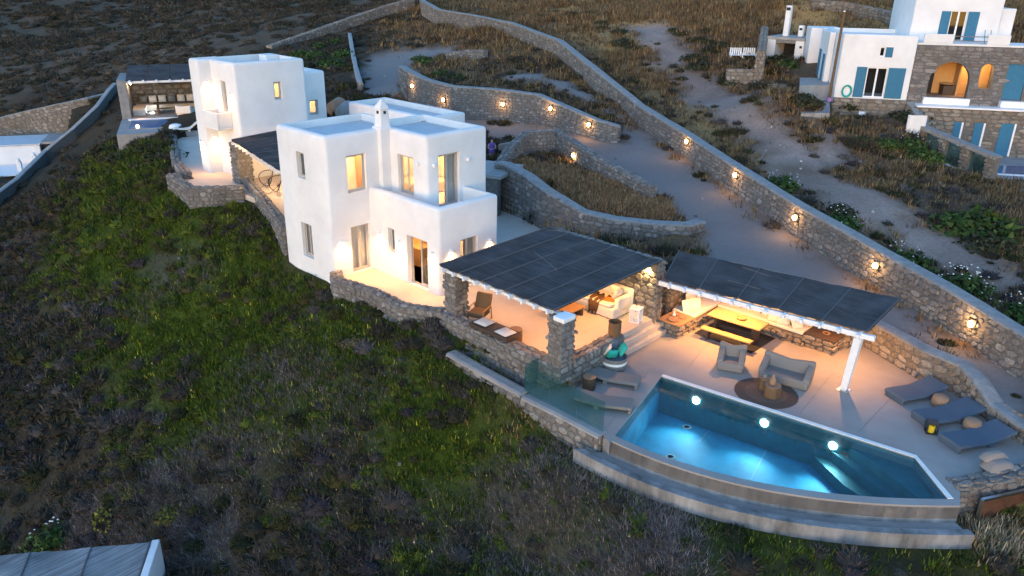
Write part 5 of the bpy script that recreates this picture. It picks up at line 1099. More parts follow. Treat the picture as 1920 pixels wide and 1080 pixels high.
p = S(936,292,1.3); stn = MB().add([(0,0,-.6),(.5,-.5,-.6),(.7,-.3,-.6),(.2,.2,-.6),(-.05,.05,.75),(.5,-.55,.95),(.72,-.3,.9),(.2,.25,.72)], [(3,2,1,0),(4,5,6,7),(0,1,5,4),(1,2,6,5),(2,3,7,6),(3,0,4,7)]).build('upright_stone', M['stone'], None, bevel=.05, seg=1)
stn.location = p; stn.scale = (1.2,1.2,1.0); tag(stn, 'upright slab of stone glowing orange beside the standing person', 'stone')
t = thing('ground_light', 'hidden ground light at the foot of the glowing upright stone', 'ground light', p+Vector((-.35,-.45,-.55))); MB().lathe([(.08,0),(.08,.1)], 10).build('can', M['black'], t, local=True); MB().lathe([(.06,.1),(.06,.108)], 10).build('lens', M['warmsoft'], t, local=True); lamp('up_glow', 'POINT', p+Vector((-.25,-.55,.15)), 24, (1,.50,.16), .05, t)
# water tanks / jars behind the front house
for px, py, r, lab in ((628,205,.55,'tan rounded end of the nearer tank behind the front house roof'),(645,212,.55,'grey rounded tank half hidden behind the front house roof')):
    p = S(px, py, 3.0); t = thing('water_tank', lab, 'tank', p); b = MB(); b.tube([p+Vector((-.2,.2,0)), p+Vector((-.12,.12,0)), p+Vector((1.1,.9,.15)), p+Vector((1.2,1.0,.15))], [.2*r/.55,r,r,.2], 14); b.build('barrel', M['terracotta' if px < 635 else 'concrete'], t, smooth=True)
    MB().tube([p+Vector((.5,.5,-2.2)), p+Vector((.5,.5,-.3))], .3, 8).build('stand', M['concrete'], t)
# ------------------------------------------------------------------ far villa on the right
M['blue'] = mat('blue_shutter_paint', (.03,.155,.27), .6, .12, 4)
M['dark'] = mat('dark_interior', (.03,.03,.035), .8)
M['ochre'] = mat('ochre_plaster', (.55,.33,.14), .9, .1, 3)
VO = Vector((59.15, 23.95, 4.5)); VR = R(-57.16)
vl = thing('far_villa', 'white and stone villa with blue shutters and lit arch at upper right', 'villa', VO, VR)
def vbool(vols, holes, name, m, bev=.10, bevl=None):
    base = tmp(bm_box(*vols[0], bev)); 
    if len(vols) > 1: boolean(base, [tmp(bm_box(*v, bev)) for v in vols[1:]], 'UNION')
    if holes: boolean(base, [h if not isinstance(h, tuple) else tmp(bm_box(*h)) for h in holes], 'DIFFERENCE')
    base.name = name; base.data.materials.clear(); base.data.materials.append(m); base.parent = vl
    b = bmesh.new(); b.from_mesh(base.data)
    for f in b.faces: f.smooth = True
    for e in b.edges:
        if len(e.link_faces) == 2: e.smooth = e.calc_face_angle(0) < R(32)
    b.to_mesh(base.data); b.free(); return base
vbool([(0,5.07,0,7,-1.6,4.45)], [(.25,5.4,.25,6.75,4.15,6),(2.02,3.42,-.5,.5,.06,2.18),(2.62,3.0,-.5,.4,2.95,3.62),(.3,4.8,.35,6.6,.05,3.9)], 'white_block', M['plaster'])
vbool([(5.05,11.0,2.6,9,3.5,9.5)], [(7.6,8.7,2.2,3.2,4.0,6.1),(5.4,10.6,3.0,8.6,4.0,9.1)], 'tower', M['plaster'])
MB().box(11.02,12.1,3.2,6,3.5,6.3).build('tower_wing', M['plaster'], vl, bevel=.06, local=True)
def arch_prism(x0, x1, z0, z1, y0, y1, n=14):
    w = (x1-x0)/2; rise = min(w, z1-z0-.2); pts = [(x0,z0),(x1,z0)] + [(x0+w+w*math.cos(math.pi*k/n), z1-rise+rise*math.sin(math.pi*k/n)) for k in range(n+1)]
    bm = bmesh.new(); a = [bm.verts.new((x,y0,z)) for x, z in pts]; b = [bm.verts.new((x,y1,z)) for x, z in pts]; m = len(pts)
    bm.faces.new(a); bm.faces.new(b[::-1])
    for i in range(m): bm.faces.new((a[(i+1)%m], a[i], b[i], b[(i+1)%m]))
    bmesh.ops.recalc_face_normals(bm, faces=bm.faces); return tmp(bm)
vbool([(5.08,15,.03,2.55,-.3,3.86)], [arch_prism(6.3,9.0,.28,2.75,-1,.5), arch_prism(9.58,10.45,1.0,2.7,-1,.5), (11.3,12.6,-.5,.2,.3,2.75), (5.6,11.0,.45,2.3,.28,3.2)], 'stone_block', M['mortar'], .02)
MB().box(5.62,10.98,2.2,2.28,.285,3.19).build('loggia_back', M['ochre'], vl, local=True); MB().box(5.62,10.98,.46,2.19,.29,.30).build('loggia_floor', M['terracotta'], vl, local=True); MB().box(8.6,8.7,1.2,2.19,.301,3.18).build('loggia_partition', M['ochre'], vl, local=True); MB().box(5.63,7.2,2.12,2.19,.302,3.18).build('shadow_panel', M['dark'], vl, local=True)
MB().box(7.7,8.5,1.1,2.1,.302,1.0).build('dining_set', M['darkwood'], vl, bevel=.05, local=True); MB().lathe([(.5,0),(.5,.04)], 16, (7.9,1.3,1.1)).build('loggia_table', M['wood'], vl, local=True)
lamp('loggia_glow', 'POINT', VO + Vector((math.cos(VR)*9.6-math.sin(VR)*1.3, math.sin(VR)*9.6+math.cos(VR)*1.3, 2.6)), 34, (1,.6,.3), .15, vl)
b = MB().ball((9.6,1.3,2.95), .12); b.build('loggia_lamp', M['warm'], vl, local=True)
vm = minv(vl)
def vface(a0, a1, z0, z1, y, skip=None, sw=.6, sh=.24):
    return [(vm @ c, (vm.to_3x3() @ t), u, vm.to_3x3() @ n, w, h) for c, t, u, n, w, h in face_cells((a0,y),(a1,y),z0,z0,z1,z1,Vector((0,-1,0)),sw,sh,skip)]
def in_open(c):
    x, z = c.x, c.z
    if 6.2 < x < 9.1 and z < 2.0 and z > .2: return True
    if 6.2 < x < 9.1 and z >= 1.4: return ((x-7.65)/1.45)**2 + ((z-1.4)/1.45)**2 < 1
    if 9.5 < x < 10.55 and .95 < z < 2.75: return True
    if 11.2 < x < 12.7 and .2 < z < 2.85: return True
    if 8.15 < x < 8.95 and -3.0 < z < -1.15: return True
    if 9.5 < x < 10.4 and -3.2 < z < -1.15: return True
    if 11.2 < x < 12.4 and -3.6 < z < -1.1: return True
    return False
lay_stones(vl, vface(5.1,15,-.3,3.84,.03,in_open), M['darkstone'], 300, 8.5)
MB().box(5.08,15.2,-.02,2.7,3.862,4.0).build('parapet_slab', M['plaster'], vl, bevel=.02, local=True)
MB().box(5.4,7.35,-.02,.16,4.002,4.62).build('balcony_parapet', M['plaster'], vl, bevel=.03, local=True); MB().box(9.55,11.0,-.02,.16,4.002,4.66).build('balcony_parapet', M['plaster'], vl, bevel=.03, local=True)
for z in (4.2,4.5): MB().bar((7.35,.07,z),(9.6,.07,z),.06).build('rail', M['greyfab'], vl, local=True)
t = thing('terrace_chair', 'small folding chair on the upper balcony of the far villa', 'chair', vm @ Vector((9.9,1.2,4.0)), VR); [MB().tube([(x,-.2,0),(x,.2,.9)], .02, 5).build('leg', M['black'], t, local=True) for x in (-.2,.2)]; MB().box(-.22,.22,-.2,.2,.42,.46).build('seat', M['black'], t, local=True)
# lower storey and ledge
MB().box(5.3,15,-1.1,.02,-4.4,-.32).build('lower_storey', M['mortar'], vl, bevel=.02, local=True)
lay_stones(vl, vface(5.3,15,-4.4,-.34,-1.1,in_open), M['brownstone'], 300, 8.5)
MB().box(5.5,15.1,-1.3,.0,-.318,-.2).build('ledge', M['white'], vl, bevel=.02, local=True); MB().box(6.1,9.2,-.35,-.0,-.198,.27).build('step', M['white'], vl, bevel=.03, local=True); MB().box(11.2,13.2,-.5,.0,-.198,.25).build('step', M['white'], vl, bevel=.03, local=True)
MB().box(0.0,5.2,-.22,-.02,-2.2,-.04).build('plinth_core', M['mortar'], vl, local=True); lay_stones(vl, vface(0,5.2,-2.2,-.06,-.22,None), M['brownstone'], 160, 8.5)
MB().box(1.9,2.35,-.30,-.23,-1.35,-.95).build('meter_box', M['white'], vl, bevel=.02, local=True)
def vshut(x0, x1, z0, z1, y): MB().box(x0,x1,y-.06,y-.012,z0,z1).build('shutter', M['blue'], vl, local=True, bevel=.01)
opening(vl,'Y',0,2.02,3.42,.06,2.18,leaves=2,kind='window',m='white') if False else None
def vwin(x0, x1, z0, z1, y, leaves, mm='white'):
    f = MB(); t_ = .07; f.box(x0,x0+t_,y+.1,y+.17,z0,z1); f.box(x1-t_,x1,y+.1,y+.17,z0,z1); f.box(x0+t_,x1-t_,y+.1,y+.17,z0,z0+t_); f.box(x0+t_,x1-t_,y+.1,y+.17,z1-t_,z1)
    for k in range(1,leaves): x = x0+(x1-x0)*k/leaves; f.box(x-.06,x+.06,y+.1,y+.165,z0+t_,z1-t_)
    fr = f.build('window', M[mm], vl, local=True); w = (x1-x0)/leaves
    for k in range(leaves): MB().box(x0+w*k+.08,x0+w*(k+1)-.08,y+.13,y+.14,z0+t_,z1-t_).build('pane', M['glass'], fr, local=True)
vwin(2.02,3.42,.06,2.18,0,2); vshut(1.28,1.98,.04,2.2,0); vshut(3.46,4.62,.04,2.2,0)
vwin(2.62,3.0,2.95,3.62,0,1); vshut(3.02,3.5,2.93,3.62,0)
vwin(7.6,8.7,4.0,6.1,2.6,2); vshut(6.95,7.57,4.03,6.05,2.6); vshut(8.75,9.5,3.9,6.05,2.6)
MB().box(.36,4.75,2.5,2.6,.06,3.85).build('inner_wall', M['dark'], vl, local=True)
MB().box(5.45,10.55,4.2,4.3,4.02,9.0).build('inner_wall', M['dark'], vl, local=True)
MB().box(11.32,12.58,.1,.16,.31,2.74).build('blue_door', M['blue'], vl, local=True)
for x0, x1, z0, z1 in ((8.25,8.85,-2.9,-1.25),(9.6,10.3,-3.1,-1.25),(11.3,12.3,-3.5,-1.2)):
    MB().box(x0,x1-.14,-1.17,-1.125,z0,z1).build('shutter', M['blue'], vl, local=True); MB().box(x1-.12,x1,-1.19,-1.12,z0,z1).build('reveal', M['white'], vl, local=True)
for c in ((.62,-.1,.42),): pass
t = thing('garden_hose', 'blue-green coiled hose hanging on the white wall of the far villa', 'hose', vm @ Vector((.82,-.08,.45)), VR); n = 24
for k in range(3): MB().tube([(math.cos(2*math.pi*i/n)*(.28+.03*k), -.03*k, math.sin(2*math.pi*i/n)*(.36+.03*k)) for i in range(n+1)], .04, 6, cap=False).build('coil', M['turq'], t, local=True)
t = thing('flower_pot', 'lilac flower pot at the corner of the far villa', 'pot', vm @ Vector((-.35,-.5,-.3)), VR); MB().lathe([(.16,0),(.22,.3),(.2,.3),(.16,.1)], 14).build('body', mat('lilac', (.34,.2,.45), .7), t, local=True)
# flagpole, side annexe, left yard
p0 = vm @ Vector((-.35,-.3,-.2)); 
for k in range(60):
    pass
fp_top = SY(1583.5,22,(p0.y)); t = thing('flag_pole', 'tall slender wooden pole leaning at the corner of the far villa', 'pole', p0); q = ray(1583.5,22); kk = (Vector((p0.x,p0.y)).length)/math.hypot(q.x,q.y); q = Vector((q.x*kk, q.y*kk, CAM_Z+q.z*kk)); MB().tube([p0, q], [.12,.09], 8).build('shaft', M['wicker'], t); MB().ball(q, .08).build('finial', M['white'], t)
MB().box(-.9,1.5,9.0,11.5,1.4,4.26).build('annexe', M['plaster'], vl, bevel=.06, local=True); MB().box(.22,.5,8.94,8.99,3.0,3.35).build('window', M['dark'], vl, local=True)
MB().box(-.45,-.02,2.8,6.4,-.4,4.35).build('side_wing', M['plaster'], vl, bevel=.06, local=True); MB().box(-.53,-.46,3.4,4.0,.7,2.7).build('shutter', M['blue'], vl, local=True); MB().box(-.53,-.46,5.2,5.9,.9,2.9).build('shutter', M['blue'], vl, local=True)
yd = [S(1500,140,4.6), S(1556,150,4.6), S(1556,210,3.9), S(1502,208,3.9)]
for k, (a, b, z) in enumerate((((1500,138),(1560,160),4.4),((1500,166),(1558,172),4.2),((1502,182),(1556,212),3.9))):
    cs_ = [G(*q) for q in (a, (b[0],a[1]), b, (a[0],b[1]))]; z = sum(c.z for c in cs_)/4+.12; A_, D_, B_, C_ = [S(q[0], q[1], z) for q in (a, (b[0],a[1]), b, (a[0],b[1]))]
    o = MB().prism([A_, D_, B_, C_][::-1], z-1.2, z+.002*k).build('yard_step', M['concrete']); tag(o, ('upper','middle','lower')[k]+' grey paved step beside the far villa', kind='structure')
# hut with two chimneys
ho = S(1432,128,5.0); he = S(1500,134,5.0); hd_ = (he-ho); hd_.z = 0; HL = hd_.length; hr_ = math.atan2(hd_.y, hd_.x)
hut = thing('oven_hut', 'small white garden hut with tall and short chimneys left of the far villa', 'hut', ho, hr_)
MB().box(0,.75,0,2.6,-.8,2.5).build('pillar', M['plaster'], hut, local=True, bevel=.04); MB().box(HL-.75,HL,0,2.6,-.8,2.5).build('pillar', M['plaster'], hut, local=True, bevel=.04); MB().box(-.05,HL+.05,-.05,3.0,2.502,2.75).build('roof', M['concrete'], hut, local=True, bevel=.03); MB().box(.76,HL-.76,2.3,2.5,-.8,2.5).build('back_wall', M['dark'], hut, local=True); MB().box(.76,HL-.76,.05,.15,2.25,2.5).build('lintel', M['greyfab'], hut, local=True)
c1 = MB().box(.95,1.4,.9,1.35,2.752,5.3).build('chimney', M['plaster'], hut, local=True, bevel=.03); MB().box(1.0,1.35,.88,.9,4.9,5.15).build('vent', M['black'], c1, local=True); c2 = MB().box(HL-1.1,HL-.65,1.3,1.7,2.752,3.7).build('chimney', M['plaster'], hut, local=True, bevel=.06); MB().box(HL-1.0,HL-.75,1.27,1.3,3.3,3.5).build('vent', M['black'], c2, local=True)
MB().box(HL-.35,HL-.15,-.06,-.0,1.9,2.1).build('wall_lamp', M['black'], hut, local=True)
stone_wall('hut_wall', 'rough brown stone wall standing left of the hut with two chimneys', [(p.x,p.y,p.z-1,p.z+2.6) for p in (S(1420,158,4.6),S(1432,70,6.0),S(1437,35,7.2))], .6, 'LR', 'stone', .5, .3, m='brownstone', minpx=8.5, nobj=150)
stone_wall('hut_back_wall', 'brown stone wall with pale cap behind the hut with two chimneys', [(p.x,p.y,p.z-1,p.z+1.8) for p in (S(1440,80,5.8),S(1506,85,5.8))], .5, 'R', 'cement', .5, .3, m='brownstone', nobj=120)
stone_wall('platform_wall', 'brown stone wall of the ledge carrying the stacked white chairs', [(p.x,p.y,p.z-.8,p.z+.9) for p in (S(1362,150,4.8),S(1422,152,4.8))], .5, 'R', 'stone', .5, .3, m='brownstone', nobj=120)
stone_wall('old_terrace_wall', 'ruined brown terrace wall on the golden slope above the stacked white chairs', [(p.x,p.y,p.z-.8,p.z+.9) for p in (S(1350,48,7.0),S(1400,44,7.0),S(1432,40,7.2))], .6, 'R', 'stone', .55, .3, m='brownstone', nobj=120)
for k, (px, py, lab) in enumerate(((1379,112,'left stacked white slatted chair by the brown wall on the hillside'),(1404,112,'right stacked white slatted chair beside the brown wall on the hillside'))):
    p = S(px, py, 5.7); t = thing('garden_chair', lab, 'garden chair', p, R(-50)); [MB().box(x-.04,x+.04,y-.04,y+.04,0,.62).build('leg', M['white'], t, local=True) for x in (-.5,.5) for y in (-.35,.35)]
    for j in range(5): MB().box(-.55,.55,-.38+.16*j,-.27+.16*j,.40,.44).build('slat', M['white'], t, local=True)
    for j in range(6): MB().box(-.5+.18*j,-.38+.18*j,.36,.40,.45,1.0).build('back_slat', M['white'], t, local=True)
p = S(1465,163,4.6); t = thing('plank_pile', 'pile of weathered grey boards on the ground left of the far villa', 'plank pile', p, R(-30))
for j in range(9): MB().obox(Vector((random.uniform(-.3,.3), -.5+.12*j, .05+.06*(j % 3))), 2.2*random.uniform(.6,1), .11, .04, random.uniform(-.25,.25)).build('board', M['concrete'], t, local=True)
p = S(1606,44,8.0); t = thing('white_hut', 'tiny white domed shape beyond the villa roof', 'hut', p); MB().lathe([(.5,0),(.5,.4),(.35,.7),(.1,.8)], 12).build('dome', M['plaster'], t, local=True); MB().box(.4,1.6,-.4,.4,0,.3).build('base', M['plaster'], t, local=True)
# glass-panelled pool fence of the villa and its pool
fz = 1.1; F0, F1 = S(1722,285,fz+.6), S(1856,345,fz-.1); fd_ = (F1-F0)
vf = thing('villa_fence', 'sloping stone-pillared fence with glass panels below the far villa', 'fence', F0)
fn_ = Vector((-fd_.y, fd_.x, 0)).normalized(); fn_ = fn_ if fn_.dot(-F0) > 0 else -fn_
for k in range(4):
    c = F0+fd_*(k+.08)/3.16; h_ = 1.75
    q = MB(); q.obox(c+Vector((0,0,h_/2-.5)), .55,.5,h_+1.0, math.atan2(fd_.y,fd_.x)); pl = q.build('pillar', M['mortar'], vf); cells = []; d3 = fd_.normalized(); d3.z = 0; d3.normalize(); o = c+fn_*.26
    cells += face_cells(o-d3*.28, o+d3*.28, c.z-1, c.z-1, c.z+h_-.5+.5, c.z+h_-.5+.5, fn_, .4, .22); lay_stones(pl, cells, M['brownstone'], 60, 6)
    if k < 3:
        a, b = c+d3*.3, F0+fd_*(k+1.08)/3.16-d3*.3; MB().add([a+Vector((0,0,.05)), b+Vector((0,0,.05)), b+Vector((0,0,1.4)), a+Vector((0,0,1.4)), a+fn_*.02+Vector((0,0,.05)), b+fn_*.02+Vector((0,0,.05)), b+fn_*.02+Vector((0,0,1.4)), a+fn_*.02+Vector((0,0,1.4))], [(3,2,1,0),(4,5,6,7),(0,1,5,4),(1,2,6,5),(2,3,7,6),(3,0,4,7)]).build('glass_panel', M['balglass'], vf)
        MB().bar(a+Vector((0,0,.0)), b+Vector((0,0,.0)), .14, .1).build('sill', M['white'], vf)
MB().bar(F0+Vector((0,0,1.68))-fd_*.05, F1+Vector((0,0,1.68))+fd_*.02, .62, .22).build('coping', M['cap'], vf)
stone_wall('villa_lower_wall', 'brown stone wall under the glass fence of the far villa', [(p.x,p.y,p.z-1.5,p.z+.0) for p in (F0+fn_*.3, F1+fn_*.3, F1+fn_*.2+(S(2000,372,.6)-S(1870,352,.6)))], .5, 'LR', 'cement', .55, .26, m='brownstone', nobj=150, minpx=8)
vp = [S(1856,330,.95), S(1990,352,.95), S(1990,268,.95), S(1850,268,.95)]
o = MB().prism([vp[0],vp[1],vp[2],vp[3]], -.5, .95).build('villa_terrace', M['concrete']); tag(o, 'grey terrace round the small pool of the far villa', kind='structure')
t = thing('villa_pool', 'dark blue corner of the far villa pool at the right edge', 'swimming pool', S(1885,320,.95)); q = [S(1866,327,.97), S(1990,334,.97), S(1990,312,.97), S(1866,311,.97)]; MB().prism(q, .96, .99).build('water_body', mat('deep_pool', (.02,.10,.22), .15, spec=.5), t); MB().bar(q[0]+Vector((0,0,.03)), q[1]+Vector((0,0,.03)), .25,.06).build('rim', M['white'], t)
p = S(1713,252,2.9); t = thing('white_screen_wall', 'curved white plaster screen at the upper end of the glass fence', 'wall', p); A_ = [p+Vector((math.cos(R(-57))*s*.55, math.sin(R(-57))*s*.55, 0))+fn_*(.35*(1-s*s*.9)) for s in (-1,-.6,-.2,.2,.6,1)]; vs = [a+Vector((0,0,-.6)) for a in A_]+[a+Vector((0,0,1.3)) for a in A_]+[a-fn_*.15+Vector((0,0,-.6)) for a in A_]+[a-fn_*.15+Vector((0,0,1.3)) for a in A_]; MB().add(vs, [(i,i+1,7+i,6+i) for i in range(5)]+[(13+i,12+i,18+i,19+i) for i in range(5)]+[(6+i,7+i,19+i,18+i) for i in range(5)]+[(0,6,18,12),(5,17,23,11)]).build('panel', M['plaster'], t)
stone_wall('villa_ramp_wall', 'stone ramp wall descending from the villa corner to the glass fence', [(p.x,p.y,p.z-1.8,p.z) for p in (vm @ Vector((5.2,-.5,-.1)), vm @ Vector((5.9,-2.2,-1.0)), F0+Vector((0,0,1.7)))], .5, 'LR', 'cement', .5, .26, m='brownstone', nobj=80)

# ------------------------------------------------------------------ pavilion and pool behind the rear house
PO = S(250,222,PAVZ); PE = S(380,216,PAVZ); pe = PE-PO; PL = pe.length; pr = math.atan2(pe.y, pe.x)
pv = thing('pavilion', 'open dark-roofed lounge pavilion beside a small pool at the far left', 'pavilion', PO, pr); iv = minv(pv).inverted()
def PVp(px, py, y):   # sight line on the pavilion's local vertical plane at depth y
    o = iv @ CAMP; d = iv.to_3x3() @ ray(px, py); t = (y-o.y)/d.y; return o+d*t
DEP = 4.2; fb = PVp(300,151,.2).z; print('pav front beam', fb, PL)
o = MB().prism([(-.8,-6.5),(PL+3,-6.5),(PL+3,DEP+1),(-.8,DEP+1)], -1.5, 0).build('pavilion_floor', M['concrete'], None); o.location = PO; o.rotation_euler = (0,0,pr); tag(o, 'grey paved floor of the far pavilion and its pool', kind='structure')
MB().box(-.75,-.1,-.2,DEP+.3,-1.5,fb+.15).build('side_wall', M['cap'], pv, local=True, bevel=.03); MB().box(-.1,PL+2.8,DEP,DEP+.35,0,fb+.5).build('back_wall', M['mortar'], pv, local=True)
vmp = minv(pv); cells = [(vmp @ c, vmp.to_3x3() @ t, u, vmp.to_3x3() @ n, w, h) for c, t, u, n, w, h in face_cells((-.1,DEP),(PL+2.8,DEP),0,0,fb+.4,fb+.4,Vector((0,-1,0)),.6,.3)]; lay_stones(pv, cells, M['brownstone'], 120, 8)
MB().box(2.0,3.5,DEP-.12,DEP-.06,fb-.75,fb-.1).build('window', M['dark'], pv, local=True)
for k in range(5): x0, x1 = -.1+(PL+2.9)*k/5, -.1+(PL+2.9)*(k+1)/5; MB().add([(x0,-.1,fb+.1),(x1-.05,-.1,fb+.1),(x1-.05,DEP+.3,fb+.75),(x0,DEP+.3,fb+.75),(x0,-.1,fb+.05),(x1-.05,-.1,fb+.05),(x1-.05,DEP+.3,fb+.7),(x0,DEP+.3,fb+.7)], [(0,1,2,3),(7,6,5,4),(0,4,5,1),(1,5,6,2),(2,6,7,3),(3,7,4,0)]).build('roof_panel', M['reed1'], pv, local=True)
MB().box(-.1,PL+2.8,-.08,.08,fb-.12,fb+.04).build('beam', M['white'], pv, local=True)
for k in range(9): MB().box(.1+k*.95,.24+k*.95,-.32,-.09,fb-.02,fb+.12).build('rafter_end', M['white'], pv, local=True)
lamp('pavilion_glow', 'POINT', vmp @ Vector((.25,1.0,fb-.3)), 16, (1,.55,.22), .08, pv); MB().ball((.12,1.0,fb-.25), .07).build('bulb', M['warm'], pv, local=True)
lamp('pavilion_floor_glow', 'SPOT', vmp @ Vector((.3,-.6,.45)), 14, (1,.45,.12), .05, pv, vmp.to_3x3() @ Vector((.6,.3,-.7)), 140, 1)
t = thing('pavilion_sofa', 'long cushioned built-in sofa along the back of the far pavilion', 'sofa', vmp @ Vector((0,0,0)), pr); MB().box(.1,PL+1,DEP-1.1,DEP-.05,0,.5).build('seat', M['fabric'], t, local=True, bevel=.06); MB().box(-.05,.9,1.0,DEP-1.12,0,.5).build('side_seat', M['fabric'], t, local=True, bevel=.06)
for k in range(8):
    o = cushion(MB(), Vector((.7+k*.72,DEP-.35,.85)), .6,.6,.2,R(90),R(-75)).build('cushion', M['fabric' if k % 3 else 'greyfab'], None, smooth=True); o.location = PO; o.rotation_euler = (0,0,pr); tag(o, 'scatter cushion on the long sofa of the far pavilion, %s from the left' % ('first','second','third','fourth','fifth','sixth','seventh','eighth')[k], 'cushion', 'cushions of the far pavilion sofa')
t = thing('pavilion_table', 'long dark wooden table in front of the sofa in the far pavilion', 'table', vmp @ Vector((3.4,2.2,0)), pr); MB().box(-1.9,1.9,-.4,.4,.70,.78).build('top', M['darkwood'], t, local=True); [MB().box(x-.08,x+.08,-.35,.35,0,.698).build('leg', M['darkwood'], t, local=True) for x in (-1.6,1.6)]
t = thing('pavilion_bench', 'slim wooden bench on the pool side of the far pavilion table', 'bench', vmp @ Vector((3.4,1.35,0)), pr); MB().box(-1.7,1.7,-.17,.17,.42,.48).build('top', M['wicker'], t, local=True); [MB().box(x-.05,x+.05,-.15,.15,0,.418).build('leg', M['wicker'], t, local=True) for x in (-1.6,1.6)]
q = PVp(348,205,.4); beanbag('beanbag_chair', 'pale grey beanbag armchair at the edge of the far pavilion', vmp @ Vector((q.x,.5,0)), pr+R(160), 1.2, 1.0, 'fabric')
pw0, pw1 = iv @ S(252,241,PAVZ), iv @ S(380,236,PAVZ); y0p, y1p = min(pw0.y, pw1.y), (iv @ S(300,224,PAVZ)).y
t = thing('rear_pool', 'narrow blue pool with one white underwater light before the far pavilion', 'swimming pool', vmp @ Vector((2,-2,0)), pr); MB().box(-.1-2,PL+2,y0p+2,y1p+2,.004,.03).build('water', mat('blue_pool', (.012,.13,.30), .25, spec=.3), t, local=True); MB().box(-.3-2,PL+2,y1p+2.02,y1p+2.3,.0,.10).build('coping', M['white'], t, local=True); MB().box(-.3-2,PL+2,y0p+1.7,y0p+1.98,.0,.06).build('coping', M['concrete'], t, local=True)
q = iv @ S(346,226,PAVZ); MB().lathe([(.22,0),(.22,.02)], 14, (q.x-2,q.y+2-.25,.035)).build('light', M['poolbulb'], t, local=True)
for px, py, col in ((286,212,'lit white disc set in the pavilion floor'),): p = S(px, py, PAVZ); o = MB().lathe([(.14,0),(.14,.02)], 12).build('floor_light', M['poolbulb'], None); o.location = p+Vector((0,0,.003)); tag(o, col, 'floor light')
p = S(258,239,PAVZ); o = MB().ball((0,0,.1), .1).build('candle_lamp', M['lampglow'], None); o.location = p; tag(o, 'small warm lamp on the corner of the far pool', 'lamp')
lounger('white reclining lounger beyond the walkway of the rear house', S(326,246,PAVZ), S(376,244,PAVZ), .9, 'fabric', .5)
t = thing('parasol_base', 'white rounded block at the foot of the lounger by the far pool', 'block', S(330,243,PAVZ)); MB().lathe([(.45,0),(.48,.15),(.4,.35),(.2,.42)], 14).build('body', M['white'], t, local=True, smooth=True)
sw = [S(240,247,PAVZ), S(292,243,PAVZ), S(322,262,PAVZ)]
stone_wall('pool_edge_wall', 'rubble wall below the far pool with steps at its right end', [(p.x,p.y,-1.0,PAVZ-.1) for p in (S(243,243,PAVZ),S(293,243,PAVZ))], .5, 'LR', 'cement', .4, .24, minpx=8)
t = thing('garden_steps', 'small flight of pale steps below the far pool', 'steps', S(300,262,.6))
for k in range(4): p = S(297+5*k, 271-5*k, .3+.32*k); MB().obox(p-Vector((0,0,.5)), .5,1.0,1.0, pr).build('step', M['concrete'], t)
# ------------------------------------------------------------------ low white house on the left, bamboo roof at the bottom
lr = LR_
lh = thing('low_white_house', 'low flat-roofed white house cut by the left edge', 'house', LO, lr); li = minv(lh).inverted()
def LP(px, py, y): o = li @ CAMP; d = li.to_3x3() @ ray(px, py); t = (y-o.y)/d.y; return o+d*t
zt = LP(40,273,0).z; zb_ = -1.5
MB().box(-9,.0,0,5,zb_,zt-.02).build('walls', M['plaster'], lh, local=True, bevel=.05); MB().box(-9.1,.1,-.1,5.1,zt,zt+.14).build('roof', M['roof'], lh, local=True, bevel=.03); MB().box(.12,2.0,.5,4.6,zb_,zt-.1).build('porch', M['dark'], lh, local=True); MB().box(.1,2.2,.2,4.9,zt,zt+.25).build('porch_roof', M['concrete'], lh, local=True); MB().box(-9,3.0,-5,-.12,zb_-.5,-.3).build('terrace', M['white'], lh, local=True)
for px, py, lab in ((38,318,'left small white pillar in front of the low white house'),(66,303,'right small white pillar in front of the low white house')):
    q = LP(px, py, -3.5 if px < 50 else -1.0); t = thing('gate_pillar', lab, 'pillar', minv(lh) @ Vector((q.x, q.y, -.3)), lr); MB().box(-.22,.22,-.22,.22,0,1.0).build('shaft', M['plaster'], t, local=True, bevel=.04); MB().lathe([(.22,1.0),(.16,1.25),(.03,1.35)], 10).build('cap', M['plaster'], t, local=True)
zb = -4.3; c1, c2, c3, c4 = S(-120,1190,zb), S(236,1165,zb), S(283,1017,zb+.1), S(-60,1046,zb+.1)
M['bamboo'] = reed_mat('grey_bamboo', 0, (c3.x-c4.x, c3.y-c4.y), (.17,.18,.19)); M['bamboo'].node_tree.nodes['Mapping'].inputs['Scale'].default_value = (.6,30,1)
pb_, ptb = pergola('bamboo_pergola', 'weathered grey bamboo pergola roof cut by the bottom left corner', c1, c2, c3, c4, M['bamboo'], 3, 5, 3, over=.1)
o1, o2 = S(293,1016,zb), S(246,1165,zb); t = thing('white_parapet', 'whitewashed wall beside the bamboo roof in the bottom left corner', 'wall', o1); MB().bar(o1+Vector((0,0,-1.2)), o2+Vector((0,0,-1.2)), .24, 2.6).build('wall', M['plaster'], t, bevel=.03)
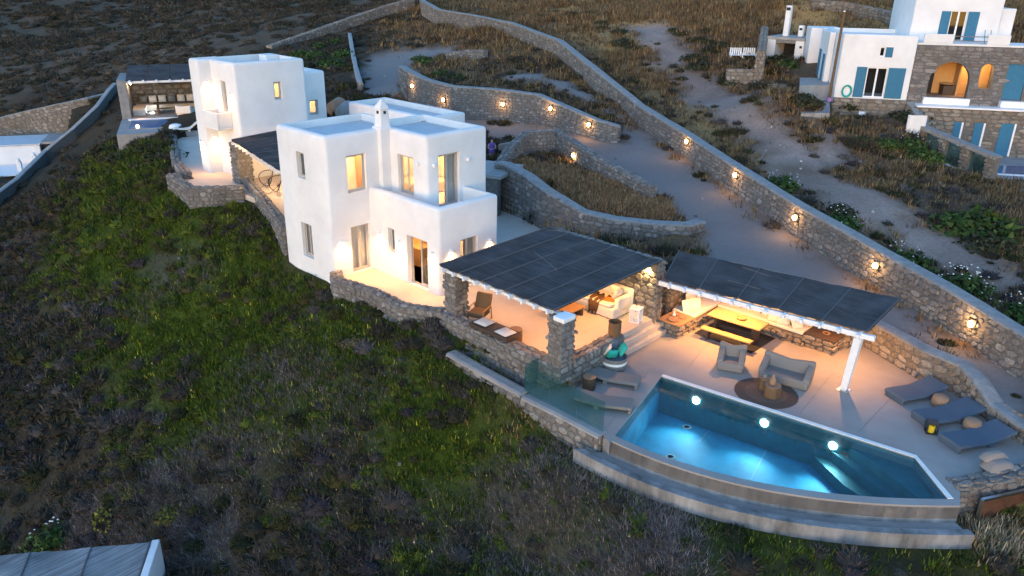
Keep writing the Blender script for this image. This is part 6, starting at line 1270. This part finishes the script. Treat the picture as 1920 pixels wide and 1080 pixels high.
# ------------------------------------------------------------------ vegetation
M['leaf'] = tone_mat('foliage', bump=0, scale=3, lo=.7, hi=1.3, rough=.9)
def blade_tpl(n, h, spread, w, seed, lean=.5):
    r = np.random.default_rng(seed); V = []; T = []
    for k in range(n):
        a = r.uniform(0, 2*np.pi); o = r.uniform(0, spread); b = np.array([np.cos(a)*o, np.sin(a)*o, 0]); hh = h*r.uniform(.55,1.1); le = r.uniform(.1, lean); a2 = a+r.uniform(-.8,.8)
        s = np.array([-np.sin(a2), np.cos(a2), 0])*w*r.uniform(.7,1.3); V += [b-s, b+s, b+np.array([np.cos(a2)*hh*le, np.sin(a2)*hh*le, hh])]; T += [k, k, k]
    return np.array(V), np.arange(3*n).reshape(-1, 3), np.array(T)
def dome_tpl(n, seed, leaf=.10, flat=.75, lumps=4):
    """low cushion bush of radius 1: small leaf faces on the shell and inside of several merged lobes"""
    r = np.random.default_rng(seed); V = []; lob = [(r.uniform(-.45,.45), r.uniform(-.45,.45), r.uniform(.5,.8)) for _ in range(lumps)] + [(0,0,.8)]
    for k in range(n):
        cx, cy_, R_ = lob[r.integers(len(lob))]; d = r.normal(size=3); d[2] = abs(d[2]); d /= np.linalg.norm(d); q = R_*r.uniform(.72,1.05); p = np.array([cx+d[0]*q, cy_+d[1]*q, d[2]*q*flat])
        t1 = np.cross(d, r.normal(size=3)); t1 /= np.linalg.norm(t1); t2 = np.cross(d, t1)*.6 + d*r.uniform(-.5,.8); s = leaf*r.uniform(.6,1.4); V += [p-t1*s*.6, p+t1*s*.6, p+t2*s*1.6]
    return np.array(V), np.arange(3*n).reshape(-1, 3), np.repeat(np.arange(n), 3)
PLAT = [T1, deck_out, H2T, lip_out + curve_in[::-1], [(FX,FY),(22.7,FY),(22.7,32),(FX,32)], [(RX-1,BY_),(24.8,BY_),(24.8,29.8),(RX-1,29.8)], [(ax0,ay0),(ax1,ay0),(ax1,ay1),(ax0,ay1)], [(XF,YM),(29.3,YM),(29.3,49.3),(XF,49.3)]]
vml = [(vm @ Vector((x, y, 0))) for x, y in ((-1,-1.3),(15,-1.5),(15,9.5),(-3,9.5))]; PLAT.append(vml); PLAT.append([(vmp @ Vector((x, y, 0))) for x, y in ((-.8,-6.5),(PL+3,-6.5),(PL+3,DEP+1),(-.8,DEP+1))]); PLAT.append([(minv(lh) @ Vector((x, y, 0))) for x, y in ((-9,-5),(3,-5),(3,5),(-9,5))]); PLAT.append(vp)
PLAT.append([minv(hut) @ Vector(q) for q in ((-.2,-.2,0),(HL+.2,-.2,0),(HL+.2,3,0),(-.2,3,0))])
LINES = [bw, uw, cwl]
def free(xy):
    ok = np.ones(len(xy), bool)
    for P in PLAT: ok &= ~inpoly(xy, P); ok &= pdist(xy, P) > .28
    for L in LINES: ok &= pdist(xy, L, False) > .45
    return ok
def sample(n, a0, a1, r0, r1, dens):
    """random ground points in a sector, kept with probability dens(xy, zone weights)"""
    a = np.radians(RNG.uniform(a0, a1, n))+YAW; r = np.sqrt(RNG.uniform(r0*r0, r1*r1, n)); q = np.stack([np.sin(a)*r, np.cos(a)*r], 1)
    w = zone_weights(q); k = RNG.uniform(size=n) < dens(q, w); k &= free(q); return q[k], {m: v[k] for m, v in w.items()}
def scatter(name, label, q, tpls, scale, colours, vary=.5, body=.6, squash=None):
    z = surface_z(q); nq = len(q); th_ = RNG.uniform(0, 2*np.pi, nq); which = RNG.integers(len(tpls), size=nq); VV = []; FF = []; CC = []; off = 0
    for ti, (V, Fc, T) in enumerate(tpls):
        k = np.where(which == ti)[0]; 
        if not len(k): continue
        c, s = np.cos(th_[k]), np.sin(th_[k]); sc = scale[k][:,None]; sz = sc*(squash[k][:,None] if squash is not None else 1)
        X = (V[None,:,0]*c[:,None]-V[None,:,1]*s[:,None])*sc + q[k,0][:,None]; Y = (V[None,:,0]*s[:,None]+V[None,:,1]*c[:,None])*sc + q[k,1][:,None]; Z = V[None,:,2]*sz + z[k][:,None] - .03
        P = np.stack([X, Y, Z], -1).reshape(-1, 3); nv = len(V); f = (Fc[None]+ (np.arange(len(k))*nv)[:,None,None]).reshape(-1, 3)+off
        br = RNG.uniform(1-vary, 1+vary, (len(k), T.max()+1))[:, T]; br = br*np.where((T == 0) & (len(V) > 60), body, 1.0)[None]; C = (colours[k][:,None,:]*br[...,None]).reshape(-1, 3)  # body darkens the core colour, painting shade between the twigs
        VV.append(P); FF.append(f); CC.append(C); off += len(P)
    o = np_mesh(name, np.concatenate(VV), np.concatenate(FF), M['leaf'], np.clip(np.concatenate(CC), 0, 1), smooth=True); tag(o, label, kind='stuff'); return o
def pick(n, cols, p=None): return np.array(cols)[RNG.choice(len(cols), n, p=p)]
tuf = [blade_tpl(10, .20, .22, .017, k, .8) for k in range(5)]; strw = [blade_tpl(9, .34, .42, .034, 30+k, 1.0) for k in range(4)]; fine = [blade_tpl(6, .38, .22, .030, 20+k, .8) for k in range(4)]

def mound_tpl(nl, seed, leaf, seg=8, thin=.22):
    """cushion plant: a lumpy core, darkened as shade in the gaps, under twigs and narrow leaves"""
    r = np.random.default_rng(seed); V = []; F_ = []; T = []
    for j, (e, q) in enumerate(((0,.84),(.45,.80),(.95,.56),(1.35,.24))):
        for k in range(seg): a = 2*np.pi*k/seg; m = q*r.uniform(.85,1.10); V.append((np.cos(a)*m, np.sin(a)*m, np.sin(e)*.52*r.uniform(.85,1.15)-.02))
    for j in range(3):
        for k in range(seg): a, b, c, d = j*seg+k, j*seg+(k+1)%seg, (j+1)*seg+(k+1)%seg, (j+1)*seg+k; F_ += [(a,b,c),(a,c,d)]
    for k in range(1, seg-1): F_.append((3*seg, 3*seg+k, 3*seg+k+1))
    T = [0]*len(V); nb = len(V)
    for k in range(nl):
        d = r.normal(size=3); d[2] = abs(d[2])*.9; d /= np.linalg.norm(d); p = d*np.array([.84,.84,.52])*r.uniform(.85,1.0); s = np.cross(d, r.normal(size=3)); s /= np.linalg.norm(s); g = d*leaf*r.uniform(.5,1.7)+s*leaf*r.uniform(-.9,.9)+np.array([0,0,leaf*.5]); s2 = np.cross(g, r.normal(size=3)); s2 /= np.linalg.norm(s2)
        V += [p-s2*leaf*thin, p+s2*leaf*thin, p+g]; F_.append((nb+3*k, nb+3*k+1, nb+3*k+2)); T += [1+k]*3
    return np.array(V), np.array(F_), np.array(T)
dom = [mound_tpl(120, k, .26) for k in range(6)]; domS = [mound_tpl(44, 40+k, .34, 6, .26) for k in range(5)]; domF = [dome_tpl(12, 60+k, .55, .7, 3) for k in range(4)]
# green slope
q, w = sample(150000, -48, 50, 12, 62, lambda q, w: w['green']*(.30+.70*(fbm(q, 3.0, 8) > .42))*np.clip(28/np.hypot(*q.T), .25, 1)*(1-.7*w['mauve']))
scatter('meadow_grass', 'dark green grass and herbs covering the slope below the houses', q, tuf, RNG.uniform(.6,1.5,len(q)), pick(len(q), [(0.046,0.070,0.008),(0.065,0.095,0.011),(0.095,0.124,0.014),(0.257,0.270,0.034),(0.030,0.046,0.011)], [.34,.27,.18,.06,.15]))
q, w = sample(16000, -48, 50, 12, 66, lambda q, w: w['green']*(.35+.65*(fbm(q, 5, 18) > .47)))
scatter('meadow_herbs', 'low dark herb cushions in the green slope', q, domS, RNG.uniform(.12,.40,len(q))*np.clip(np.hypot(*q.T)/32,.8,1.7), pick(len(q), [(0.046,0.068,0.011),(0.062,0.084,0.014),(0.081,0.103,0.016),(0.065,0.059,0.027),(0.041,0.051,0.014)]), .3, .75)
def scrub_d(q, w): return (1-np.maximum.reduce([w['road'], w['track'], w['green']*.96, w['dark']*.6, w['gold']*.8, w['mauve']*.5]))*(1-uphill(q)*.75)
q, w = sample(30000, -48, 50, 12, 75, lambda q, w: scrub_d(q, w)*(.35+.65*(fbm(q, 4, 12) > .42)))
near = np.hypot(*q.T) < 33
C = pick(len(q), [(0.045,0.040,0.027),(0.058,0.050,0.038),(0.078,0.067,0.058),(0.036,0.040,0.018),(0.062,0.058,0.020),(0.056,0.047,0.050),(0.106,0.095,0.090)], [.28,.22,.12,.17,.07,.10,.04]); sc_ = RNG.uniform(.16,.55,len(q))*np.where(RNG.uniform(size=len(q)) > .93, 1.6, 1)
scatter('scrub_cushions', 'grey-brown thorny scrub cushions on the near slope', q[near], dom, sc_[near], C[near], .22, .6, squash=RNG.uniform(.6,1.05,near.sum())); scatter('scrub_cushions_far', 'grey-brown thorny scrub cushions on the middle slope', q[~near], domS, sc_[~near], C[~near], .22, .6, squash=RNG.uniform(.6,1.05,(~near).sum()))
q, w = sample(30000, -48, 50, 12, 45, lambda q, w: (1-np.maximum(w['road'], w['track']))*(1-w['green'])*(1-uphill(q))*.7)
scatter('dry_stalks', 'thin dry stalks between the scrub', q, fine, RNG.uniform(.35,.8,len(q)), pick(len(q), [(0.059,0.047,0.027),(0.084,0.068,0.042),(0.039,0.041,0.014),(0.109,0.091,0.073)], [.42,.25,.25,.08]))
q, w = sample(110000, -40, 25, 12, 40, lambda q, w: w['mauve'])
scatter('dead_twigs', 'mauve-grey dead twiggy growth in patches on the slope', q, [blade_tpl(9,.20,.28,.010,90+k,1.8) for k in range(4)], RNG.uniform(.7,1.4,len(q)), pick(len(q), [(0.163,0.128,0.121),(0.233,0.190,0.174),(0.111,0.085,0.077)]))
q, w = sample(22000, -48, 50, 12, 40, lambda q, w: w['green']*.10*(fbm(q, 2, 55) > .5)+.003)
scatter('pale_flower_heads', 'tiny pale seed heads dotted over the green slope', q, [(np.array([(-.022,0,.24),(.022,0,.24),(0,.02,.30)]), np.array([[0,1,2]]), np.array([0,0,0]))], RNG.uniform(.6,1.3,len(q)), pick(len(q), [(.40,.40,.18),(.45,.44,.34),(.26,.28,.05)]), .2)
# far hillsides
q, w = sample(36000, -37, 12, 55, 330, lambda q, w: (1-np.maximum.reduce([w['road'], w['track'], w['green'], w['gold']]))*(1-uphill(q)*.8)*np.clip(85/np.hypot(*q.T), .12, 1)*(.25+.75*(fbm(q, 11, 66) > .48)))
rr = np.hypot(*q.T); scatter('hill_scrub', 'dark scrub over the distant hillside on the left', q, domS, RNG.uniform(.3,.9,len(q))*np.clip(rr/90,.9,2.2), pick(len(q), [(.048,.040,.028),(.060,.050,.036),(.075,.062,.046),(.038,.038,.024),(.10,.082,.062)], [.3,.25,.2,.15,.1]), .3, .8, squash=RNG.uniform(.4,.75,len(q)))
q, w = sample(150000, -12, 46, 22, 140, lambda q, w: 1.0*uphill(q)*(1-np.maximum(w['road'], np.clip(w['track']*1.3,0,1)))*np.clip(45/np.hypot(*q.T), .2, 1)*(.3+.7*(fbm(q, 6, 71) > .45)))
scatter('dry_grass', 'straw-coloured dry grass over the hillside right of the boundary wall', q, strw, RNG.uniform(.5,1.2,len(q))*np.clip(np.hypot(*q.T)/50,1,2), pick(len(q), [(0.196,0.132,0.069),(0.244,0.167,0.083),(0.146,0.098,0.059),(0.108,0.076,0.048)]))
q, w = sample(5000, -12, 46, 22, 170, lambda q, w: uphill(q)*(1-np.maximum(w['road'], w['track']*.9))*np.clip(50/np.hypot(*q.T), .2, 1)*(.12+.88*(fbm(q, 8, 72) > .56)))
scatter('hill_cushions', 'low brown cushions scattered on the pale hillside', q, domS, RNG.uniform(.2,.55,len(q)), pick(len(q), [(.10,.07,.045),(.14,.10,.065),(.06,.055,.03),(.17,.12,.075)]), .4, .85, squash=RNG.uniform(.5,.8,len(q)))
q, w = sample(22000, -8, 12, 30, 52, lambda q, w: weight(q, Z_GOLD[:1], .5)); scatter('bed_grass', 'tall dry golden grass in the bed between the two curved walls', q, tuf, RNG.uniform(1.2,2.4,len(q)), pick(len(q), [(.27,.165,.085),(.34,.215,.12),(.19,.12,.065)]))
q, w = sample(9000, 28, 46, 18, 30, lambda q, w: weight(q, Z_GOLD[3:], .5)); scatter('corner_grass', 'pale dry grass plume by the rusted panel', q, tuf, RNG.uniform(1.2,2.2,len(q)), pick(len(q), [(.34,.26,.16),(.42,.33,.21),(.26,.20,.13)]))
# loose stones
st_ = []
for k in range(5):
    V, Fq = stone_template(200+k); bm = bmesh.new(); vs = [bm.verts.new((v[0], v[1], (v[2]+.1)*.5)) for v in V]; [bm.faces.new([vs[i] for i in f]) for f in Fq]; bmesh.ops.triangulate(bm, faces=bm.faces); st_.append((np.array([v.co[:] for v in bm.verts]), np.array([[v.index for v in f.verts] for f in bm.faces]) if False else np.array([[vs.index(v) for v in f.verts] for f in bm.faces]), np.zeros(len(vs), int))); bm.free()
q, w = sample(10000, -37, 46, 18, 120, lambda q, w: .02+.30*w['track']+.05*w['road']); scatter('loose_stones', 'loose stones on the tracks and slopes', q, st_, RNG.uniform(.06,.26,len(q)), pick(len(q), [(.20,.185,.175),(.15,.135,.125),(.27,.25,.235)]))
# individual bushes
def bush_mesh(name, n, leaf, flat, seed, cols, lumps=5, spiky=0):
    V, Fc, T = dome_tpl(n, seed, leaf, flat, lumps); r = np.random.default_rng(seed+500)
    if spiky:
        V2, F2, T2 = blade_tpl(spiky, 1.15, .5, .03, seed+9, .9); V = np.concatenate([V, V2]); Fc = np.concatenate([Fc, F2+len(Fc)*3]); T = np.concatenate([T, T2+T.max()+1])
    C = np.array(cols)[r.integers(len(cols), size=T.max()+1)][T]*r.uniform(.55,1.4,(T.max()+1,1))[T]
    o = np_mesh(name, V, Fc, M['leaf'], np.clip(C,0,1), smooth=False); me = o.data; bpy.data.objects.remove(o); return me
BK = {'dark': [bush_mesh('foliage', 420, .13, .8, 300+k, [(.030,.036,.016),(.042,.046,.022),(.055,.050,.030)]) for k in range(3)],
      'brown': [bush_mesh('foliage', 380, .14, .65, 310+k, [(.050,.040,.028),(.065,.050,.036),(.035,.032,.022)]) for k in range(3)],
      'green': [bush_mesh('foliage', 460, .13, .85, 320+k, [(.030,.060,.016),(.045,.080,.022),(.065,.10,.03)]) for k in range(3)],
      'yellow': [bush_mesh('foliage', 420, .12, .9, 330+k, [(.12,.12,.028),(.09,.10,.024),(.16,.15,.04)], 2) for k in range(2)],
      'tan': [bush_mesh('foliage', 420, .12, .7, 340+k, [(.13,.105,.06),(.10,.085,.05),(.16,.13,.085)], 3) for k in range(2)],
      'spike': [bush_mesh('foliage', 60, .16, .8, 350+k, [(.030,.042,.022),(.05,.06,.03)], 3, 60) for k in range(3)]}
def bush(kind, name, label, p, r, zs=1.0, cat='bush', group=None):
    t = thing(name, label, cat, p, random.uniform(0, 6), group); me = random.choice(BK[kind])
    f = bpy.data.objects.new('foliage', me); COL.objects.link(f); f.parent = t; f.scale = (r, r*random.uniform(.85,1.15), r*zs); f.location.z = -.05
    s = MB(); [s.tube([(0,0,-.15),(math.cos(a)*.25*r,math.sin(a)*.25*r,.35*r*zs)], [.05*r,.02*r], 5) for a in (0.3,2.2,4.4)]; s.build('stem', M['darkwood'], t, local=True); return t
ORD = ['first','second','third','fourth','fifth','sixth','seventh','eighth','ninth','tenth','eleventh','twelfth','thirteenth','fourteenth','fifteenth','sixteenth','seventeenth','eighteenth','nineteenth','twentieth','twenty-first','twenty-second']
def row(items, f):
    it = sorted(items)
    for i, q in enumerate(it): f(ORD[i], *q)
row(((1170,85,1.5),(1165,62,1.1),(1312,78,1.1),(1330,97,1.3),(1352,86,1.0),(1280,65,1.0),(1300,45,.9),(1320,60,1.0),(1305,112,1.3),(1317,128,1.5),(1370,155,1.5),(1278,148,.6),(1190,92,.9),(1410,112,1.0),(1075,30,1.2),(1105,28,1.2),(1042,26,1.1),(1130,44,.9),(1132,54,.8),(1016,35,1.2),(1335,82,.9),(1265,58,.9)), lambda o, px, py, r: bush('dark', 'heath_bush', 'dark low heath bush on the golden upper slope, %s from the left' % o, G(px, py, surface_z), r, .7, group='heath bushes on the upper slope'))
row(((815,75,1.5),(900,82,1.6),(850,60,1.1),(960,55,1.2),(780,85,1.2),(1000,75,1.0),(920,100,1.1),(1020,125,1.0),(1080,145,.9),(1115,162,.7),(985,112,1.3),(940,118,1.0),(870,98,1.0)), lambda o, px, py, r: bush('brown', 'scrub_bush', 'rusty scrub bush on rough ground between the upper walls, %s from the left' % o, G(px, py, surface_z), r, .55, group='brown scrub between the upper walls'))
row(((805,118,1.5),(790,112,1.2),(830,140,1.2),(860,145,1.0),(830,108,1.1)), lambda o, px, py, r: bush('green', 'rim_bush', 'dark green bush on the rim of the curved retaining wall, %s from the left' % o, G(px, py, surface_z), r, .6, group='bushes on the rim of the curved wall'))
for px, py, r, lab in ((1513,196,1.5,'round dark bush at the foot of the grey yard steps'),(1578,200,1.3,'round dark bush at the left end of the villa base wall'),(1690,225,1.5,'tall dark bush against the ramp wall of the far villa'),(1615,265,.7,'small green bush alone on the bare slope below the villa base wall'),(1655,275,1.1,'green bush left of the white flowering shrubs below the glass fence'),(1740,300,1.4,'green bush close under the glass panels of the villa fence'),(1610,420,.0,''),(1840,440,2.2,'broad dark green bush on the slope at the right edge'),(1855,470,1.4,'lower half of the double dark bush at the right edge'),(1560,330,.0,''),(1455,120,1.6,'leafy dark shrub in front of the hut with two chimneys'),(1478,128,1.3,'grey-green shrub at the right foot of the hut with two chimneys'),(1580,400,1.0,'dark bush just behind the boundary wall below the dirt track'),(1372,250,.8,'round brown bush behind the boundary wall near its second lamp'),(1352,250,.6,'small round brown bush left of the round brown one behind the boundary wall')):
    if r: bush('green' if 'green' in lab else 'dark', 'bush', lab, G(px, py, surface_z), r, .85)
# white-flowering shrubs
def flowering(label, p, r, nf=14):
    t = bush('green', 'oleander', label, p, r, .9, 'flowering shrub'); mb = MB(); k = 0
    for _ in range(nf):
        a = random.uniform(0, 6.3); e = random.uniform(.25, 1.5); d = Vector((math.cos(a)*math.cos(e), math.sin(a)*math.cos(e), math.sin(e)*.9))*r*random.uniform(.8,1.05); s = .038*random.uniform(.7,1.4); mb.add([d+Vector(v)*s for v in ((-1,0,0),(0,-1,0),(1,0,0),(0,1,0),(0,0,.8),(0,0,-.4))], [(0,1,4),(1,2,4),(2,3,4),(3,0,4),(1,0,5),(2,1,5),(3,2,5),(0,3,5)])
    mb.build('blossom', M['petal'], t, local=True)['kind'] = 'stuff'; return t
M['petal'] = mat('white_petal', (.75,.76,.74), .8)
for px, py, r, lab in ((1800,545,1.3,'tallest white-flowering oleander behind the boundary wall near its lowest lamp'),(1465,352,1.2,'white-flowering oleander behind the boundary wall between the second and third lamps'),(1570,425,1.2,'white-flowering oleander behind the boundary wall just below the third lamp'),(1690,500,1.3,'white-flowering oleander behind the boundary wall above the fourth lamp'),(1710,280,1.3,'white-flowering oleander beside the glass fence of the far villa'),(1900,600,1.3,'white-flowering oleander behind the boundary wall at the right edge')):
    flowering(lab, G(px, py, surface_z), r, 44 if 'tallest' in lab else 14)
flowering('low white-flowering plant left of the bamboo roof corner', G(100,1012), 1.0)
for px, py, r, lab in ((205,975,.85,'round yellow-green spurge bush above the bamboo roof'),(660,640,.5,'small tan dome bush on the green slope below the terrace wall'),(320,965,.6,'rusty dome bush right of the yellow-green one above the bamboo roof'),(250,925,.5,'olive dome bush beside the pale strip of dead growth'),(285,840,.4,'small yellow-green tuft bush in the left meadow'),(690,320,.0,'')):
    if r: bush('yellow' if 'yellow' in lab or 'olive' in lab else 'tan', 'dome_bush', lab, G(px, py, surface_z), r, .85)
row(((205,290,1.6),(285,282,1.3),(300,300,1.4),(270,310,1.0),(170,330,1.1),(230,300,1.3)), lambda o, px, py, r: bush('dark', 'slope_bush', 'large dark bush on the slope under the far pool, %s from the left' % o, G(px, py, surface_z), r, .7, group='dark bushes below the far pool'))
row(((590,110,1.6),(620,125,1.7),(640,105,1.5),(600,90,1.3),(575,130,1.4),(655,130,1.3),(560,105,1.3),(630,80,1.2)), lambda o, px, py, r: bush('dark' if px % 2 else 'green', 'hill_bush', 'dense olive bush on the bank behind the rear house, %s from the left' % o, G(px, py, surface_z), r, .8, group='bushes behind the rear house'))
for i, (px, py) in enumerate(((1002,418),(1040,430),(1070,447),(1096,452),(1130,458),(1166,462),(1205,468),(1262,470))):
    p = S(px, py, 0); bush('spike', 'agave', 'dark spiky plant at the foot of the courtyard wall, %s from the left' % ORD[i], p, random.uniform(.55,.85), 1.4, 'plant', 'plants along the courtyard wall')
